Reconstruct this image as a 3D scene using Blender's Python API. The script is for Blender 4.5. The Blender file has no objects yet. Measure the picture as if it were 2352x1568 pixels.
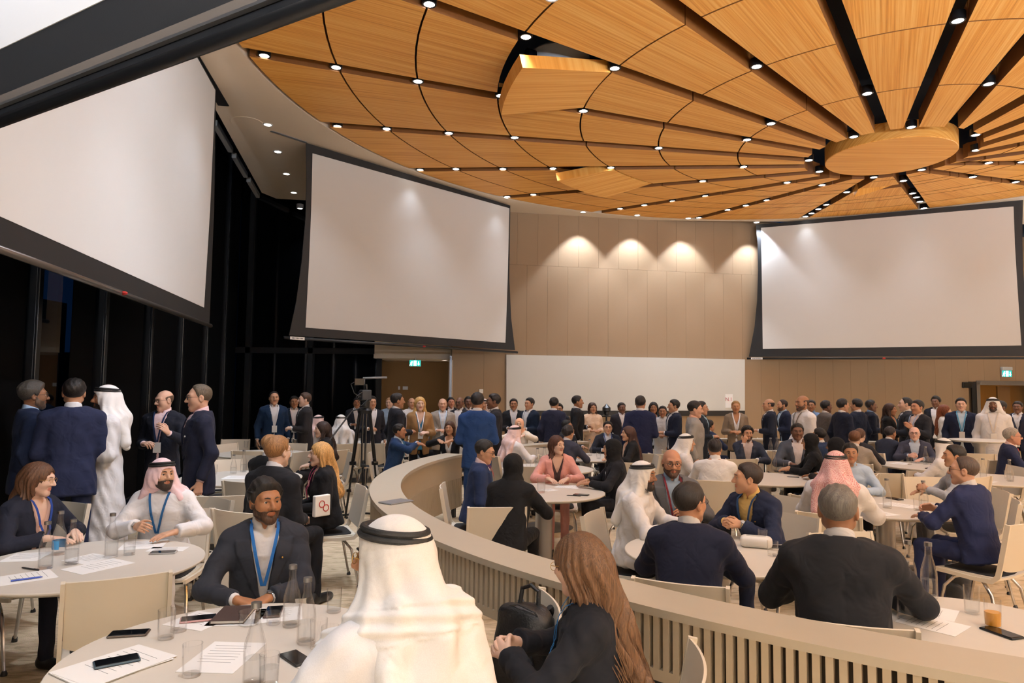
import bpy, bmesh, math, random
import numpy as np
from mathutils import Vector, Matrix
random.seed(7)
RNG = np.random.default_rng(7)
COL = bpy.context.scene.collection
PI = math.pi

# ------------------------------------------------------------------ camera
FPX, HC = 1600.0, 1.76
PITCH, ROLL = math.atan(106 / 1600), 0.0105
CPI, SPI, CRO, SRO = math.cos(PITCH), math.sin(PITCH), math.cos(ROLL), math.sin(ROLL)

def ray(px, py):
    u, v = (px - 1176) / FPX, -(py - 784) / FPX
    u, v = u * CRO - v * SRO, u * SRO + v * CRO
    return np.array([u, CPI - v * SPI, SPI + v * CPI])

def on_z(px, py, z):
    d = ray(px, py)
    return d * ((z - HC) / d[2]) + np.array([0, 0, HC])

def at_y(px, py, y):
    d = ray(px, py)
    return d * (y / d[1]) + np.array([0, 0, HC])

def on_plane(px, py, a, dr):
    n = np.array([-dr[1], dr[0]])
    d = ray(px, py)
    t = (n @ np.array(a[:2])) / (n @ d[:2])
    return d * t + np.array([0, 0, HC])

cam_data = bpy.data.cameras.new('camera')
cam = bpy.data.objects.new('camera', cam_data)
COL.objects.link(cam)
cam_data.sensor_width = 36.0
cam_data.lens = FPX / 2352 * 36.0
cam_data.clip_start, cam_data.clip_end = 0.05, 200
R3 = Matrix(((CRO, -SRO, 0), (-SRO * SPI, -CRO * SPI, -CPI), (SRO * CPI, CRO * CPI, -SPI)))
M4 = R3.to_4x4()
M4.translation = Vector((0, 0, HC))
cam.matrix_world = M4
bpy.context.scene.camera = cam

# ------------------------------------------------------------------ materials
def lin(c):
    return tuple(((x / 255) / 12.92 if x / 255 <= 0.04045 else ((x / 255 + 0.055) / 1.055) ** 2.4) for x in c)

MATS = {}

def new_mat(name):
    m = bpy.data.materials.new(name)
    m.use_nodes = True
    return m, m.node_tree.nodes, m.node_tree.links, m.node_tree.nodes['Principled BSDF']

def mat(name, rgb, rough=0.5, metal=0.0, spec=0.5, bump=0.0, scale=60, var=0.0, sheen=0.0, srgb=True, sss=0.0):
    """plain procedural material: colour with a little noise variation and an optional noise bump"""
    if name in MATS:
        return MATS[name]
    m, N, L, b = new_mat(name)
    c = lin(rgb) if srgb else rgb
    b.inputs['Base Color'].default_value = (*c, 1)
    b.inputs['Roughness'].default_value = rough
    b.inputs['Metallic'].default_value = metal
    b.inputs['Specular IOR Level'].default_value = spec
    if sheen:
        b.inputs['Sheen Weight'].default_value = sheen
    if sss:
        b.inputs['Subsurface Weight'].default_value = sss
        b.inputs['Subsurface Radius'].default_value = (0.012, 0.005, 0.003)
    if bump or var:
        tc = N.new('ShaderNodeTexCoord')
        nz = N.new('ShaderNodeTexNoise')
        nz.inputs['Scale'].default_value = scale
        nz.inputs['Detail'].default_value = 3
        L.new(tc.outputs['Object'], nz.inputs['Vector'])
        if bump:
            bp = N.new('ShaderNodeBump')
            bp.inputs['Strength'].default_value = bump
            bp.inputs['Distance'].default_value = 0.01
            L.new(nz.outputs['Fac'], bp.inputs['Height'])
            L.new(bp.outputs['Normal'], b.inputs['Normal'])
        if var:
            mx = N.new('ShaderNodeMixRGB')
            mx.inputs['Color1'].default_value = (*[x * (1 - var) for x in c], 1)
            mx.inputs['Color2'].default_value = (*[min(1, x * (1 + var)) for x in c], 1)
            L.new(nz.outputs['Fac'], mx.inputs['Fac'])
            L.new(mx.outputs['Color'], b.inputs['Base Color'])
    MATS[name] = m
    return m

def fabric(rgb):
    k = 'cloth_%d_%d_%d' % tuple(rgb)
    if k in MATS:
        return MATS[k]
    m, N, L, b = new_mat(k)
    kd = .72 if max(rgb) < 130 else 1.0
    c = tuple(x * kd for x in lin(rgb))
    b.inputs['Roughness'].default_value = 0.85
    b.inputs['Specular IOR Level'].default_value = 0.25
    b.inputs['Sheen Weight'].default_value = 0.02
    tc = N.new('ShaderNodeTexCoord')
    n1 = N.new('ShaderNodeTexNoise'); n1.inputs['Scale'].default_value = 9; n1.inputs['Detail'].default_value = 2
    n1.inputs['Distortion'].default_value = 0.8
    n2 = N.new('ShaderNodeTexNoise'); n2.inputs['Scale'].default_value = 420
    L.new(tc.outputs['Object'], n1.inputs['Vector']); L.new(tc.outputs['Object'], n2.inputs['Vector'])
    mx = N.new('ShaderNodeMixRGB')
    mx.inputs['Color1'].default_value = (*[x * 0.88 for x in c], 1)
    mx.inputs['Color2'].default_value = (*[min(1, x * 1.12) for x in c], 1)
    L.new(n2.outputs['Fac'], mx.inputs['Fac']); L.new(mx.outputs['Color'], b.inputs['Base Color'])
    bp = N.new('ShaderNodeBump'); bp.inputs['Strength'].default_value = 0.45; bp.inputs['Distance'].default_value = 0.03
    L.new(n1.outputs['Fac'], bp.inputs['Height']); L.new(bp.outputs['Normal'], b.inputs['Normal'])
    MATS[k] = m
    return m

def skin(rgb):
    g_ = sum(rgb) / 3
    rgb = tuple(int(c * .84 + g_ * .16) for c in rgb)
    k = 'skin_%d_%d_%d' % tuple(rgb)
    return mat(k, rgb, rough=0.5, spec=0.35, bump=0.04, scale=180, var=0.06, sss=0.08)

def hair_mat(rgb):
    k = 'hair_%d_%d_%d' % tuple(rgb)
    if k in MATS:
        return MATS[k]
    m, N, L, b = new_mat(k)
    c = lin(rgb)
    b.inputs['Roughness'].default_value = 0.42
    b.inputs['Specular IOR Level'].default_value = 0.35
    tc = N.new('ShaderNodeTexCoord')
    mp = N.new('ShaderNodeMapping'); mp.inputs['Scale'].default_value = (150, 150, 9)
    nz = N.new('ShaderNodeTexNoise'); nz.inputs['Scale'].default_value = 1.0; nz.inputs['Detail'].default_value = 4
    nz.inputs['Distortion'].default_value = 1.5
    L.new(tc.outputs['Object'], mp.inputs['Vector']); L.new(mp.outputs['Vector'], nz.inputs['Vector'])
    rp = N.new('ShaderNodeValToRGB')
    rp.color_ramp.elements[0].position = 0.3; rp.color_ramp.elements[0].color = (*[x * 0.45 for x in c], 1)
    rp.color_ramp.elements[1].position = 0.75; rp.color_ramp.elements[1].color = (*[min(1, x * 1.7) for x in c], 1)
    L.new(nz.outputs['Fac'], rp.inputs['Fac']); L.new(rp.outputs['Color'], b.inputs['Base Color'])
    bp = N.new('ShaderNodeBump'); bp.inputs['Strength'].default_value = 0.6; bp.inputs['Distance'].default_value = 0.006
    L.new(nz.outputs['Fac'], bp.inputs['Height']); L.new(bp.outputs['Normal'], b.inputs['Normal'])
    MATS[k] = m
    return m

def emit(name, rgb, strength):
    if name in MATS:
        return MATS[name]
    m = bpy.data.materials.new(name); m.use_nodes = True
    N, L = m.node_tree.nodes, m.node_tree.links
    N.clear()
    e = N.new('ShaderNodeEmission'); o = N.new('ShaderNodeOutputMaterial')
    e.inputs['Color'].default_value = (*lin(rgb), 1); e.inputs['Strength'].default_value = strength
    L.new(e.outputs[0], o.inputs[0])
    MATS[name] = m
    return m

def glass_mat(name, tint=(255, 255, 255), refl=1.0, rough=0.0):
    if name in MATS:
        return MATS[name]
    m = bpy.data.materials.new(name); m.use_nodes = True
    N, L = m.node_tree.nodes, m.node_tree.links
    N.clear()
    o = N.new('ShaderNodeOutputMaterial')
    tr = N.new('ShaderNodeBsdfTransparent'); tr.inputs['Color'].default_value = (*lin(tint), 1)
    gl = N.new('ShaderNodeBsdfGlossy'); gl.inputs['Roughness'].default_value = rough
    lw = N.new('ShaderNodeLayerWeight'); lw.inputs['Blend'].default_value = 0.5
    pw = N.new('ShaderNodeMath'); pw.operation = 'POWER'; pw.inputs[1].default_value = 3.2
    ml = N.new('ShaderNodeMath'); ml.operation = 'MULTIPLY_ADD'; ml.inputs[1].default_value = 0.55 * refl; ml.inputs[2].default_value = 0.035 * refl
    L.new(lw.outputs['Facing'], pw.inputs[0]); L.new(pw.outputs[0], ml.inputs[0])
    mx = N.new('ShaderNodeMixShader')
    L.new(ml.outputs[0], mx.inputs[0])
    L.new(tr.outputs[0], mx.inputs[1]); L.new(gl.outputs[0], mx.inputs[2]); L.new(mx.outputs[0], o.inputs[0])
    MATS[name] = m
    return m

def wood_mat():
    m, N, L, b = new_mat('ceiling_wood')
    b.inputs['Roughness'].default_value = 0.48
    b.inputs['Specular IOR Level'].default_value = 0.3
    uv = N.new('ShaderNodeUVMap'); uv.uv_map = 'UVMap'
    mp = N.new('ShaderNodeMapping'); mp.inputs['Scale'].default_value = (0.35, 34, 1)
    L.new(uv.outputs[0], mp.inputs['Vector'])
    n1 = N.new('ShaderNodeTexNoise'); n1.inputs['Scale'].default_value = 1.0; n1.inputs['Detail'].default_value = 5; n1.inputs['Roughness'].default_value = 0.65
    L.new(mp.outputs[0], n1.inputs['Vector'])
    mp2 = N.new('ShaderNodeMapping'); mp2.inputs['Scale'].default_value = (0.25, 5, 1)
    L.new(uv.outputs[0], mp2.inputs['Vector'])
    n2 = N.new('ShaderNodeTexNoise'); n2.inputs['Scale'].default_value = 1.0; n2.inputs['Detail'].default_value = 2
    L.new(mp2.outputs[0], n2.inputs['Vector'])
    ad = N.new('ShaderNodeMath'); ad.operation = 'MULTIPLY_ADD'; ad.inputs[1].default_value = 0.35
    L.new(n2.outputs['Fac'], ad.inputs[0]); L.new(n1.outputs['Fac'], ad.inputs[2])
    rp = N.new('ShaderNodeValToRGB')
    e = rp.color_ramp.elements
    e[0].position = 0.42; e[0].color = (*lin((182, 120, 50)), 1)
    e[1].position = 0.85; e[1].color = (*lin((238, 182, 100)), 1)
    x = e.new(0.62); x.color = (*lin((222, 152, 66)), 1)
    L.new(ad.outputs[0], rp.inputs['Fac']); L.new(rp.outputs['Color'], b.inputs['Base Color'])
    MATS['wood'] = m
    return m

def carpet_mat():
    m, N, L, b = new_mat('carpet')
    b.inputs['Roughness'].default_value = 0.95; b.inputs['Specular IOR Level'].default_value = 0.1
    tc = N.new('ShaderNodeTexCoord')
    mp = N.new('ShaderNodeMapping'); mp.inputs['Scale'].default_value = (3.5, 12, 1); mp.inputs['Rotation'].default_value = (0, 0, 0.12)
    L.new(tc.outputs['Object'], mp.inputs['Vector'])
    n1 = N.new('ShaderNodeTexNoise'); n1.inputs['Scale'].default_value = 1.6; n1.inputs['Detail'].default_value = 6; n1.inputs['Distortion'].default_value = 1.2
    L.new(mp.outputs[0], n1.inputs['Vector'])
    n2 = N.new('ShaderNodeTexNoise'); n2.inputs['Scale'].default_value = 160
    L.new(tc.outputs['Object'], n2.inputs['Vector'])
    rp = N.new('ShaderNodeValToRGB'); e = rp.color_ramp.elements
    e[0].position = 0.36; e[0].color = (*lin((190, 166, 130)), 1)
    e[1].position = 0.62; e[1].color = (*lin((234, 212, 178)), 1)
    x = e.new(0.45); x.color = (*lin((218, 194, 156)), 1)
    L.new(n1.outputs['Fac'], rp.inputs['Fac'])
    mx = N.new('ShaderNodeMixRGB'); mx.blend_type = 'MULTIPLY'; mx.inputs['Fac'].default_value = 0.35
    L.new(rp.outputs[0], mx.inputs['Color1']); L.new(n2.outputs['Color'], mx.inputs['Color2'])
    g = N.new('ShaderNodeBrightContrast'); g.inputs['Bright'].default_value = 0.05
    L.new(mx.outputs[0], g.inputs['Color']); L.new(g.outputs[0], b.inputs['Base Color'])
    ad = N.new('ShaderNodeMath'); ad.operation = 'ADD'
    L.new(n1.outputs['Fac'], ad.inputs[0]); L.new(n2.outputs['Fac'], ad.inputs[1])
    bp = N.new('ShaderNodeBump'); bp.inputs['Strength'].default_value = 0.5; bp.inputs['Distance'].default_value = 0.01
    L.new(ad.outputs[0], bp.inputs['Height']); L.new(bp.outputs['Normal'], b.inputs['Normal'])
    MATS['carpet'] = m
    return m

def shemagh_mat():
    """white cotton with a small red woven check"""
    m, N, L, b = new_mat('shemagh_check')
    b.inputs['Roughness'].default_value = 0.85; b.inputs['Specular IOR Level'].default_value = 0.2
    tc = N.new('ShaderNodeTexCoord')
    mp = N.new('ShaderNodeMapping'); mp.inputs['Scale'].default_value = (150, 150, 150); mp.inputs['Rotation'].default_value = (0.4, 0.5, 0.7)
    L.new(tc.outputs['Object'], mp.inputs['Vector'])
    ck = N.new('ShaderNodeTexVoronoi'); ck.inputs['Scale'].default_value = 1.25; ck.inputs['Randomness'].default_value = 0.35
    L.new(mp.outputs[0], ck.inputs['Vector'])
    rp = N.new('ShaderNodeValToRGB'); e = rp.color_ramp.elements
    e[0].position = 0.38; e[0].color = (*lin((238, 218, 214)), 1)
    e[1].position = 0.62; e[1].color = (*lin((192, 104, 108)), 1)
    L.new(ck.outputs['Distance'], rp.inputs['Fac'])
    L.new(rp.outputs[0], b.inputs['Base Color'])
    MATS['shemagh'] = m
    return m

WOOD, CARPET, SHEMAGH = wood_mat(), carpet_mat(), shemagh_mat()
M = dict(
    wood_edge=mat('wood_edge', (128, 80, 34), 0.5, var=0.12, scale=20),
    cream=mat('cream_ceiling', (226, 206, 180), 0.8, var=0.02, scale=3),
    tan=mat('wall_tan', (152, 127, 99), 0.75, bump=0.03, scale=90, var=0.05),
    black=mat('black_void', (9, 9, 10), 0.7),
    blackmetal=mat('black_metal', (16, 17, 19), 0.35, spec=0.5),
    screenblack=mat('screen_black', (17, 19, 22), 0.6, bump=0.02, scale=200),
    screen=mat('screen_white', (206, 204, 200), 0.7, var=0.01, scale=4),
    alu=mat('aluminium', (150, 150, 150), 0.3, metal=0.85),
    chrome=mat('chrome', (190, 190, 192), 0.18, metal=1.0),
    steel=mat('brushed_steel', (168, 170, 174), 0.32, metal=0.9, bump=0.03, scale=40),
    plastic=mat('cream_plastic', (226, 217, 200), 0.42, var=0.02, scale=8),
    tabletop=mat('table_laminate', (214, 208, 197), 0.38, var=0.025, scale=14),
    counter=mat('counter_laminate', (186, 176, 158), 0.4, var=0.03, scale=12),
    slat=mat('slat_laminate', (184, 170, 148), 0.5, var=0.04, scale=10),
    slatback=mat('slat_back', (70, 58, 44), 0.8),
    darkgrey=mat('dark_grey_plastic', (38, 38, 40), 0.5),
    midgrey=mat('mid_grey_plastic', (120, 120, 122), 0.5),
    lightgrey=mat('light_grey_plastic', (196, 196, 194), 0.5),
    paper=mat('white_paper', (240, 240, 238), 0.8),
    board=mat('board_white', (206, 206, 200), 0.55, var=0.01, scale=3),
    seatpad=mat('seat_pad', (24, 24, 26), 0.8, bump=0.2, scale=300),
    phoneblack=mat('phone_glass', (14, 16, 20), 0.08, spec=0.6),
    red=mat('red_plastic', (170, 40, 36), 0.4),
    white=mat('white_plastic', (232, 230, 226), 0.45),
    leather=mat('black_leather', (18, 18, 20), 0.42, bump=0.25, scale=120),
    gold=mat('gold_metal', (190, 150, 80), 0.3, metal=0.9),
    glass=glass_mat('clear_glass', (255, 255, 255), 1.2),
    water=glass_mat('water', (250, 252, 253), 0.6),
    window=glass_mat('window_glass', (170, 180, 190), 1.3),
    lampglow=emit('downlight_glow', (255, 250, 240), 14.0),
    spotglow=emit('downlight_glow_soft', (255, 250, 240), 9.0),
)

# ------------------------------------------------------------------ object helpers
def link(o, parent=None):
    COL.objects.link(o)
    if parent is not None:
        o.parent = parent
    return o

def tag(o, label=None, cat=None, group=None, kind=None):
    if label: o['label'] = label
    if cat: o['category'] = cat
    if group: o['group'] = group
    if kind: o['kind'] = kind
    return o

def empty(name, loc=(0, 0, 0), rz=0.0, label=None, cat=None, group=None):
    o = bpy.data.objects.new(name, None)
    o.empty_display_size = 0.1
    o.location = loc; o.rotation_euler = (0, 0, rz)
    link(o)
    return tag(o, label, cat, group)

def copy_tree(o, parent=None):
    c = o.copy(); COL.objects.link(c); c.parent = parent
    for ch in o.children:
        copy_tree(ch, c)
    return c

class MB:
    """collects simple shapes into one mesh"""
    def __init__(self):
        self.v, self.f, self.mi, self.uv = [], [], [], None
        self.cur = 0
    def add(self, vs, fs):
        n = len(self.v)
        self.v += [tuple(map(float, p)) for p in vs]
        self.f += [tuple(i + n for i in f) for f in fs]
        self.mi += [self.cur] * len(fs)
    def box(self, c, s, rz=0.0, rot=None):
        hx, hy, hz = s[0] / 2, s[1] / 2, s[2] / 2
        R = rot if rot is not None else Matrix.Rotation(rz, 3, 'Z')
        vs = [Vector(c) + R @ Vector((x, y, z)) for x in (-hx, hx) for y in (-hy, hy) for z in (-hz, hz)]
        self.add(vs, [(0, 1, 3, 2), (4, 6, 7, 5), (0, 4, 5, 1), (2, 3, 7, 6), (0, 2, 6, 4), (1, 5, 7, 3)])
    def rbox(self, c, s, r=0.01, rz=0.0, rot=None, seg=2):
        bm = bmesh.new()
        bmesh.ops.create_cube(bm, size=1)
        bmesh.ops.scale(bm, vec=Vector(s), verts=bm.verts)
        bmesh.ops.bevel(bm, geom=bm.edges[:], offset=min(r, min(s) * 0.49), segments=seg, profile=0.5, affect='EDGES')
        R = rot if rot is not None else Matrix.Rotation(rz, 3, 'Z')
        bm.verts.index_update()
        self.add([Vector(c) + R @ v.co for v in bm.verts], [tuple(v.index for v in f.verts) for f in bm.faces])
        bm.free()
    def tube(self, pts, r, n=8, cap=True):
        pts = [Vector(p) for p in pts]
        rs = r if isinstance(r, (list, tuple, np.ndarray)) else [r] * len(pts)
        vs, fs = [], []
        up = None
        for i, p in enumerate(pts):
            t = (pts[min(i + 1, len(pts) - 1)] - pts[max(i - 1, 0)]).normalized()
            if up is None:
                up = t.orthogonal().normalized()
            up = (up - t * up.dot(t)).normalized()
            sd = t.cross(up)
            for k in range(n):
                a = 2 * PI * k / n
                vs.append(p + (up * math.cos(a) + sd * math.sin(a)) * rs[i])
        for i in range(len(pts) - 1):
            for k in range(n):
                k2 = (k + 1) % n
                fs.append((i * n + k, i * n + k2, (i + 1) * n + k2, (i + 1) * n + k))
        if cap:
            fs.append(tuple(range(n - 1, -1, -1)))
            fs.append(tuple(range((len(pts) - 1) * n, len(pts) * n)))
        self.add(vs, fs)
    def lathe(self, prof, c=(0, 0, 0), n=32, sx=1.0, sy=1.0, axis=None, caps=True):
        """prof: list of (r, z)"""
        vs, fs = [], []
        R = Vector((0, 0, 1)).rotation_difference(Vector(axis)).to_matrix() if axis is not None else Matrix.Identity(3)
        for r, z in prof:
            for k in range(n):
                a = 2 * PI * k / n
                vs.append(Vector(c) + R @ Vector((r * sx * math.cos(a), r * sy * math.sin(a), z)))
        for i in range(len(prof) - 1):
            for k in range(n):
                k2 = (k + 1) % n
                fs.append((i * n + k, i * n + k2, (i + 1) * n + k2, (i + 1) * n + k))
        if caps and prof[0][0] > 1e-6: fs.append(tuple(range(n - 1, -1, -1)))
        if caps and prof[-1][0] > 1e-6: fs.append(tuple(range((len(prof) - 1) * n, len(prof) * n)))
        self.add(vs, fs)
    def prism(self, poly, vec):
        """extrude a 3-D polygon along vec"""
        n = len(poly)
        p2 = [Vector(p) + Vector(vec) for p in poly]
        self.add(list(poly) + p2, [tuple(range(n - 1, -1, -1)), tuple(range(n, 2 * n))] + [(i, (i + 1) % n, n + (i + 1) % n, n + i) for i in range(n)])
    def arc(self, c, r0, r1, z0, z1, a0, a1, n=48):
        """solid arc slab"""
        vs, fs = [], []
        for i in range(n + 1):
            a = a0 + (a1 - a0) * i / n
            for r, z in ((r0, z0), (r1, z0), (r1, z1), (r0, z1)):
                vs.append((c[0] + r * math.cos(a), c[1] + r * math.sin(a), z))
        for i in range(n):
            for k in range(4):
                fs.append((i * 4 + k, i * 4 + (k + 1) % 4, (i + 1) * 4 + (k + 1) % 4, (i + 1) * 4 + k))
        fs += [(3, 2, 1, 0), (n * 4, n * 4 + 1, n * 4 + 2, n * 4 + 3)]
        self.add(vs, fs)
    def torus(self, c, R, r, n=32, m=8, sx=1.0, sy=1.0, rot=None):
        rot = rot or Matrix.Identity(3)
        vs, fs = [], []
        for i in range(n):
            a = 2 * PI * i / n
            for k in range(m):
                b = 2 * PI * k / m
                vs.append(Vector(c) + rot @ Vector(((R + r * math.cos(b)) * math.cos(a) * sx, (R + r * math.cos(b)) * math.sin(a) * sy, r * math.sin(b))))
        for i in range(n):
            for k in range(m):
                fs.append((i * m + k, ((i + 1) % n) * m + k, ((i + 1) % n) * m + (k + 1) % m, i * m + (k + 1) % m))
        self.add(vs, fs)
    def sphere(self, c, r, n=16, m=10, s=(1, 1, 1)):
        prof = [(math.sin(PI * i / m) * r, -math.cos(PI * i / m) * r) for i in range(m + 1)]
        prof[0] = (1e-7, -r); prof[-1] = (1e-7, r)
        k = len(self.v)
        self.lathe(prof, (0, 0, 0), n)
        self.v[k:] = [(x * s[0] + c[0], y * s[1] + c[1], z * s[2] + c[2]) for x, y, z in self.v[k:]]
    def mesh(self, name, mats, smooth=False, angle=None):
        me = bpy.data.meshes.new(name)
        me.from_pydata(self.v, [], self.f)
        for m in (mats if isinstance(mats, (list, tuple)) else [mats]):
            me.materials.append(m)
        me.polygons.foreach_set('material_index', self.mi)
        bm = bmesh.new(); bm.from_mesh(me)
        bmesh.ops.recalc_face_normals(bm, faces=bm.faces)
        if smooth and angle is not None:
            for e in bm.edges:
                if len(e.link_faces) == 2 and e.calc_face_angle(0) > angle:
                    e.smooth = False
        bm.to_mesh(me); bm.free()
        if smooth:
            me.polygons.foreach_set('use_smooth', [True] * len(me.polygons))
        me.update()
        return me
    def build(self, name, mats, parent=None, smooth=False, angle=0.6):
        o = bpy.data.objects.new(name, self.mesh(name, mats, smooth, angle))
        return link(o, parent)

def structure(o):
    o['kind'] = 'structure'
    return o
# ------------------------------------------------------------------ signed distance bodies
F32 = np.float32
def nrm(v): v = np.asarray(v, float); return v / max(np.linalg.norm(v), 1e-9)
rad = math.radians

def cap(p, a, b, ra, rb=None):
    rb = ra if rb is None else rb
    a = np.asarray(a, F32); b = np.asarray(b, F32)
    ab = b - a
    pa = p - a
    t = np.clip(pa @ ab / max(float(ab @ ab), 1e-9), 0, 1)
    q = pa - t[:, None] * ab
    return np.sqrt((q * q).sum(1)) - (ra + (rb - ra) * t)

def ell(p, c, r):
    r = np.asarray(r, F32)
    q = p - np.asarray(c, F32)
    k0 = np.sqrt(((q / r) ** 2).sum(1)); k1 = np.sqrt(((q / (r * r)) ** 2).sum(1))
    return k0 * (k0 - 1) / np.maximum(k1, 1e-6)

def smin(a, b, k):
    h = np.maximum(k - np.abs(a - b), 0) / k
    return np.minimum(a, b) - h * h * k * 0.25

def smax(a, b, k):
    return -smin(-a, -b, k)

def wrinkle(p, amp, ph=0.0, sc=1.0):
    x, y, z = p[:, 0] * sc, p[:, 1] * sc, p[:, 2] * sc
    return amp * (np.sin(31 * z + 13 * x + 9 * np.sin(11 * y + ph) + ph) * 0.5 + np.sin(22 * x - 17 * z + 19 * y + 2.1 * ph) * 0.3 + np.sin(47 * z - 29 * y + ph) * 0.25)

def nets(f, lo, hi, h, project=True):
    """naive surface nets of the zero set of f, evaluated only in blocks near the surface"""
    lo = np.asarray(lo, F32); hi = np.asarray(hi, F32)
    B = 6
    nb = np.maximum(1, np.ceil((hi - lo) / (h * B)).astype(int))
    n = nb * B
    bc = np.stack(np.meshgrid(*[np.arange(k) for k in nb], indexing='ij'), -1).reshape(-1, 3)
    cent = (lo + (bc + 0.5) * (h * B) - 0.5 * h).astype(F32)
    db = f(cent)
    near = np.abs(db) < h * B * 0.9 * 1.7 + 0.012
    D = np.repeat(np.repeat(np.repeat(db.reshape(nb), B, 0), B, 1), B, 2).astype(F32)
    off = np.stack(np.meshgrid(*[np.arange(B)] * 3, indexing='ij'), -1).reshape(-1, 3)
    idx = (bc[near][:, None, :] * B + off[None]).reshape(-1, 3)
    if len(idx) == 0:
        return np.zeros((0, 3), F32), np.zeros((0, 4), int)
    vals = np.empty(len(idx), F32)
    for s in range(0, len(idx), 300000):
        vals[s:s + 300000] = f((lo + idx[s:s + 300000] * h).astype(F32))
    D[idx[:, 0], idx[:, 1], idx[:, 2]] = vals
    D[0], D[-1] = np.abs(D[0]) + 1e-4, np.abs(D[-1]) + 1e-4
    D[:, 0], D[:, -1] = np.abs(D[:, 0]) + 1e-4, np.abs(D[:, -1]) + 1e-4
    D[:, :, 0], D[:, :, -1] = np.abs(D[:, :, 0]) + 1e-4, np.abs(D[:, :, -1]) + 1e-4
    S = D < 0
    c = np.zeros(n - 1, np.int8)
    for i in (0, 1):
        for j in (0, 1):
            for k in (0, 1):
                c += S[i:n[0] - 1 + i, j:n[1] - 1 + j, k:n[2] - 1 + k]
    act = np.argwhere((c > 0) & (c < 8))
    if len(act) == 0:
        return np.zeros((0, 3), F32), np.zeros((0, 4), int)
    corners = [(i, j, k) for i in (0, 1) for j in (0, 1) for k in (0, 1)]
    cv = np.stack([D[act[:, 0] + i, act[:, 1] + j, act[:, 2] + k] for i, j, k in corners], 1)
    acc = np.zeros((len(act), 3), F32); cnt = np.zeros(len(act), F32)
    for a in range(8):
        for b in range(a + 1, 8):
            ca, cb = np.array(corners[a]), np.array(corners[b])
            if abs(ca - cb).sum() != 1:
                continue
            va, vb = cv[:, a], cv[:, b]
            mk = (va < 0) != (vb < 0)
            t = np.where(mk, va / np.where(mk, va - vb, 1), 0)
            acc += mk[:, None] * (ca + t[:, None] * (cb - ca))
            cnt += mk
    V = lo + (act + acc / np.maximum(cnt, 1)[:, None]) * h
    V = V.astype(F32)
    ids = -np.ones(n - 1, np.int32)
    ids[act[:, 0], act[:, 1], act[:, 2]] = np.arange(len(act))
    quads = []
    for ax in range(3):
        o1, o2 = [(1, 2), (2, 0), (0, 1)][ax]
        sl0 = [slice(None)] * 3; sl1 = [slice(None)] * 3
        sl0[ax] = slice(0, n[ax] - 1); sl1[ax] = slice(1, n[ax])
        s0, s1 = S[tuple(sl0)], S[tuple(sl1)]
        e = np.argwhere(s0 != s1)
        e = e[(e[:, o1] > 0) & (e[:, o2] > 0) & (e[:, o1] < n[o1] - 1) & (e[:, o2] < n[o2] - 1)]
        if len(e) == 0:
            continue
        flip = s0[e[:, 0], e[:, 1], e[:, 2]]
        d1 = np.zeros(3, int); d1[o1] = 1
        d2 = np.zeros(3, int); d2[o2] = 1
        def g(q): return ids[q[:, 0], q[:, 1], q[:, 2]]
        q = np.stack([g(e - d1 - d2), g(e - d2), g(e), g(e - d1)], 1)
        q[~flip] = q[~flip][:, ::-1]
        quads.append(q)
    Q = np.concatenate(quads)
    Q = Q[(Q >= 0).all(1)]
    if project:
        ep = h * 0.4
        for _ in range(2):
            d = f(V)
            g = np.stack([f(V + np.eye(3, dtype=F32)[i] * ep) - f(V - np.eye(3, dtype=F32)[i] * ep) for i in range(3)], 1) / (2 * ep)
            gl = np.maximum((g * g).sum(1), 0.05)
            st = -(d / gl)[:, None] * g
            ln = np.sqrt((st * st).sum(1, keepdims=True))
            V = V + st * np.minimum(1, 0.5 * h / np.maximum(ln, 1e-9))
    return V.astype(F32), Q

def np_mesh(name, parts, mats, smooth=True):
    """parts: list of (V, Q, material_index[, polygon list])"""
    me = bpy.data.meshes.new(name)
    nv = sum(len(p[0]) for p in parts)
    me.vertices.add(nv)
    me.vertices.foreach_set('co', np.concatenate([np.asarray(p[0], F32) for p in parts]).ravel())
    loops, starts, mi = [], [], []
    off = ls = 0
    for p in parts:
        Q = np.asarray(p[1])
        if len(Q):
            loops.append((Q + off).ravel())
            starts.append(ls + np.arange(len(Q)) * Q.shape[1])
            ls += Q.size
            mi.append(np.full(len(Q), p[2]) if np.isscalar(p[2]) else np.asarray(p[2]))
        off += len(p[0])
    loops = np.concatenate(loops).astype(np.int32); starts = np.concatenate(starts).astype(np.int32); mi = np.concatenate(mi).astype(np.int32)
    me.loops.add(len(loops)); me.loops.foreach_set('vertex_index', loops)
    me.polygons.add(len(starts)); me.polygons.foreach_set('loop_start', starts)
    me.polygons.foreach_set('material_index', mi)
    me.polygons.foreach_set('use_smooth', np.full(len(starts), smooth))
    for m in mats:
        me.materials.append(m)
    me.update(calc_edges=True)
    me.validate()
    return me

def mb_arrays(mb):
    """MB with quads/ngons to a triangle+quad list usable by np_mesh (all faces made quads by repeating nothing: triangulated)"""
    tris = []
    for f in mb.f:
        for i in range(1, len(f) - 1):
            tris.append((f[0], f[i], f[i + 1]))
    return np.array(mb.v, F32), np.array(tris)
# ------------------------------------------------------------------ the room
ZC = 6.06                                   # underside of the timber ceiling
BC, BRI, BRO, BZ = np.array([4.578, 7.387]), 5.66, 5.94, .85     # curved balustrade round the middle of the hall
WALLA = np.array([-.098, 16.865]); WDIR = nrm(np.array([6.531, 1.232]))   # back wall line
WN = np.array([WDIR[1], -WDIR[0]])           # towards the hall

def wall_at(px, py, off=0.0):
    return on_plane(px, py, WALLA + WN * off, WDIR)

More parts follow.
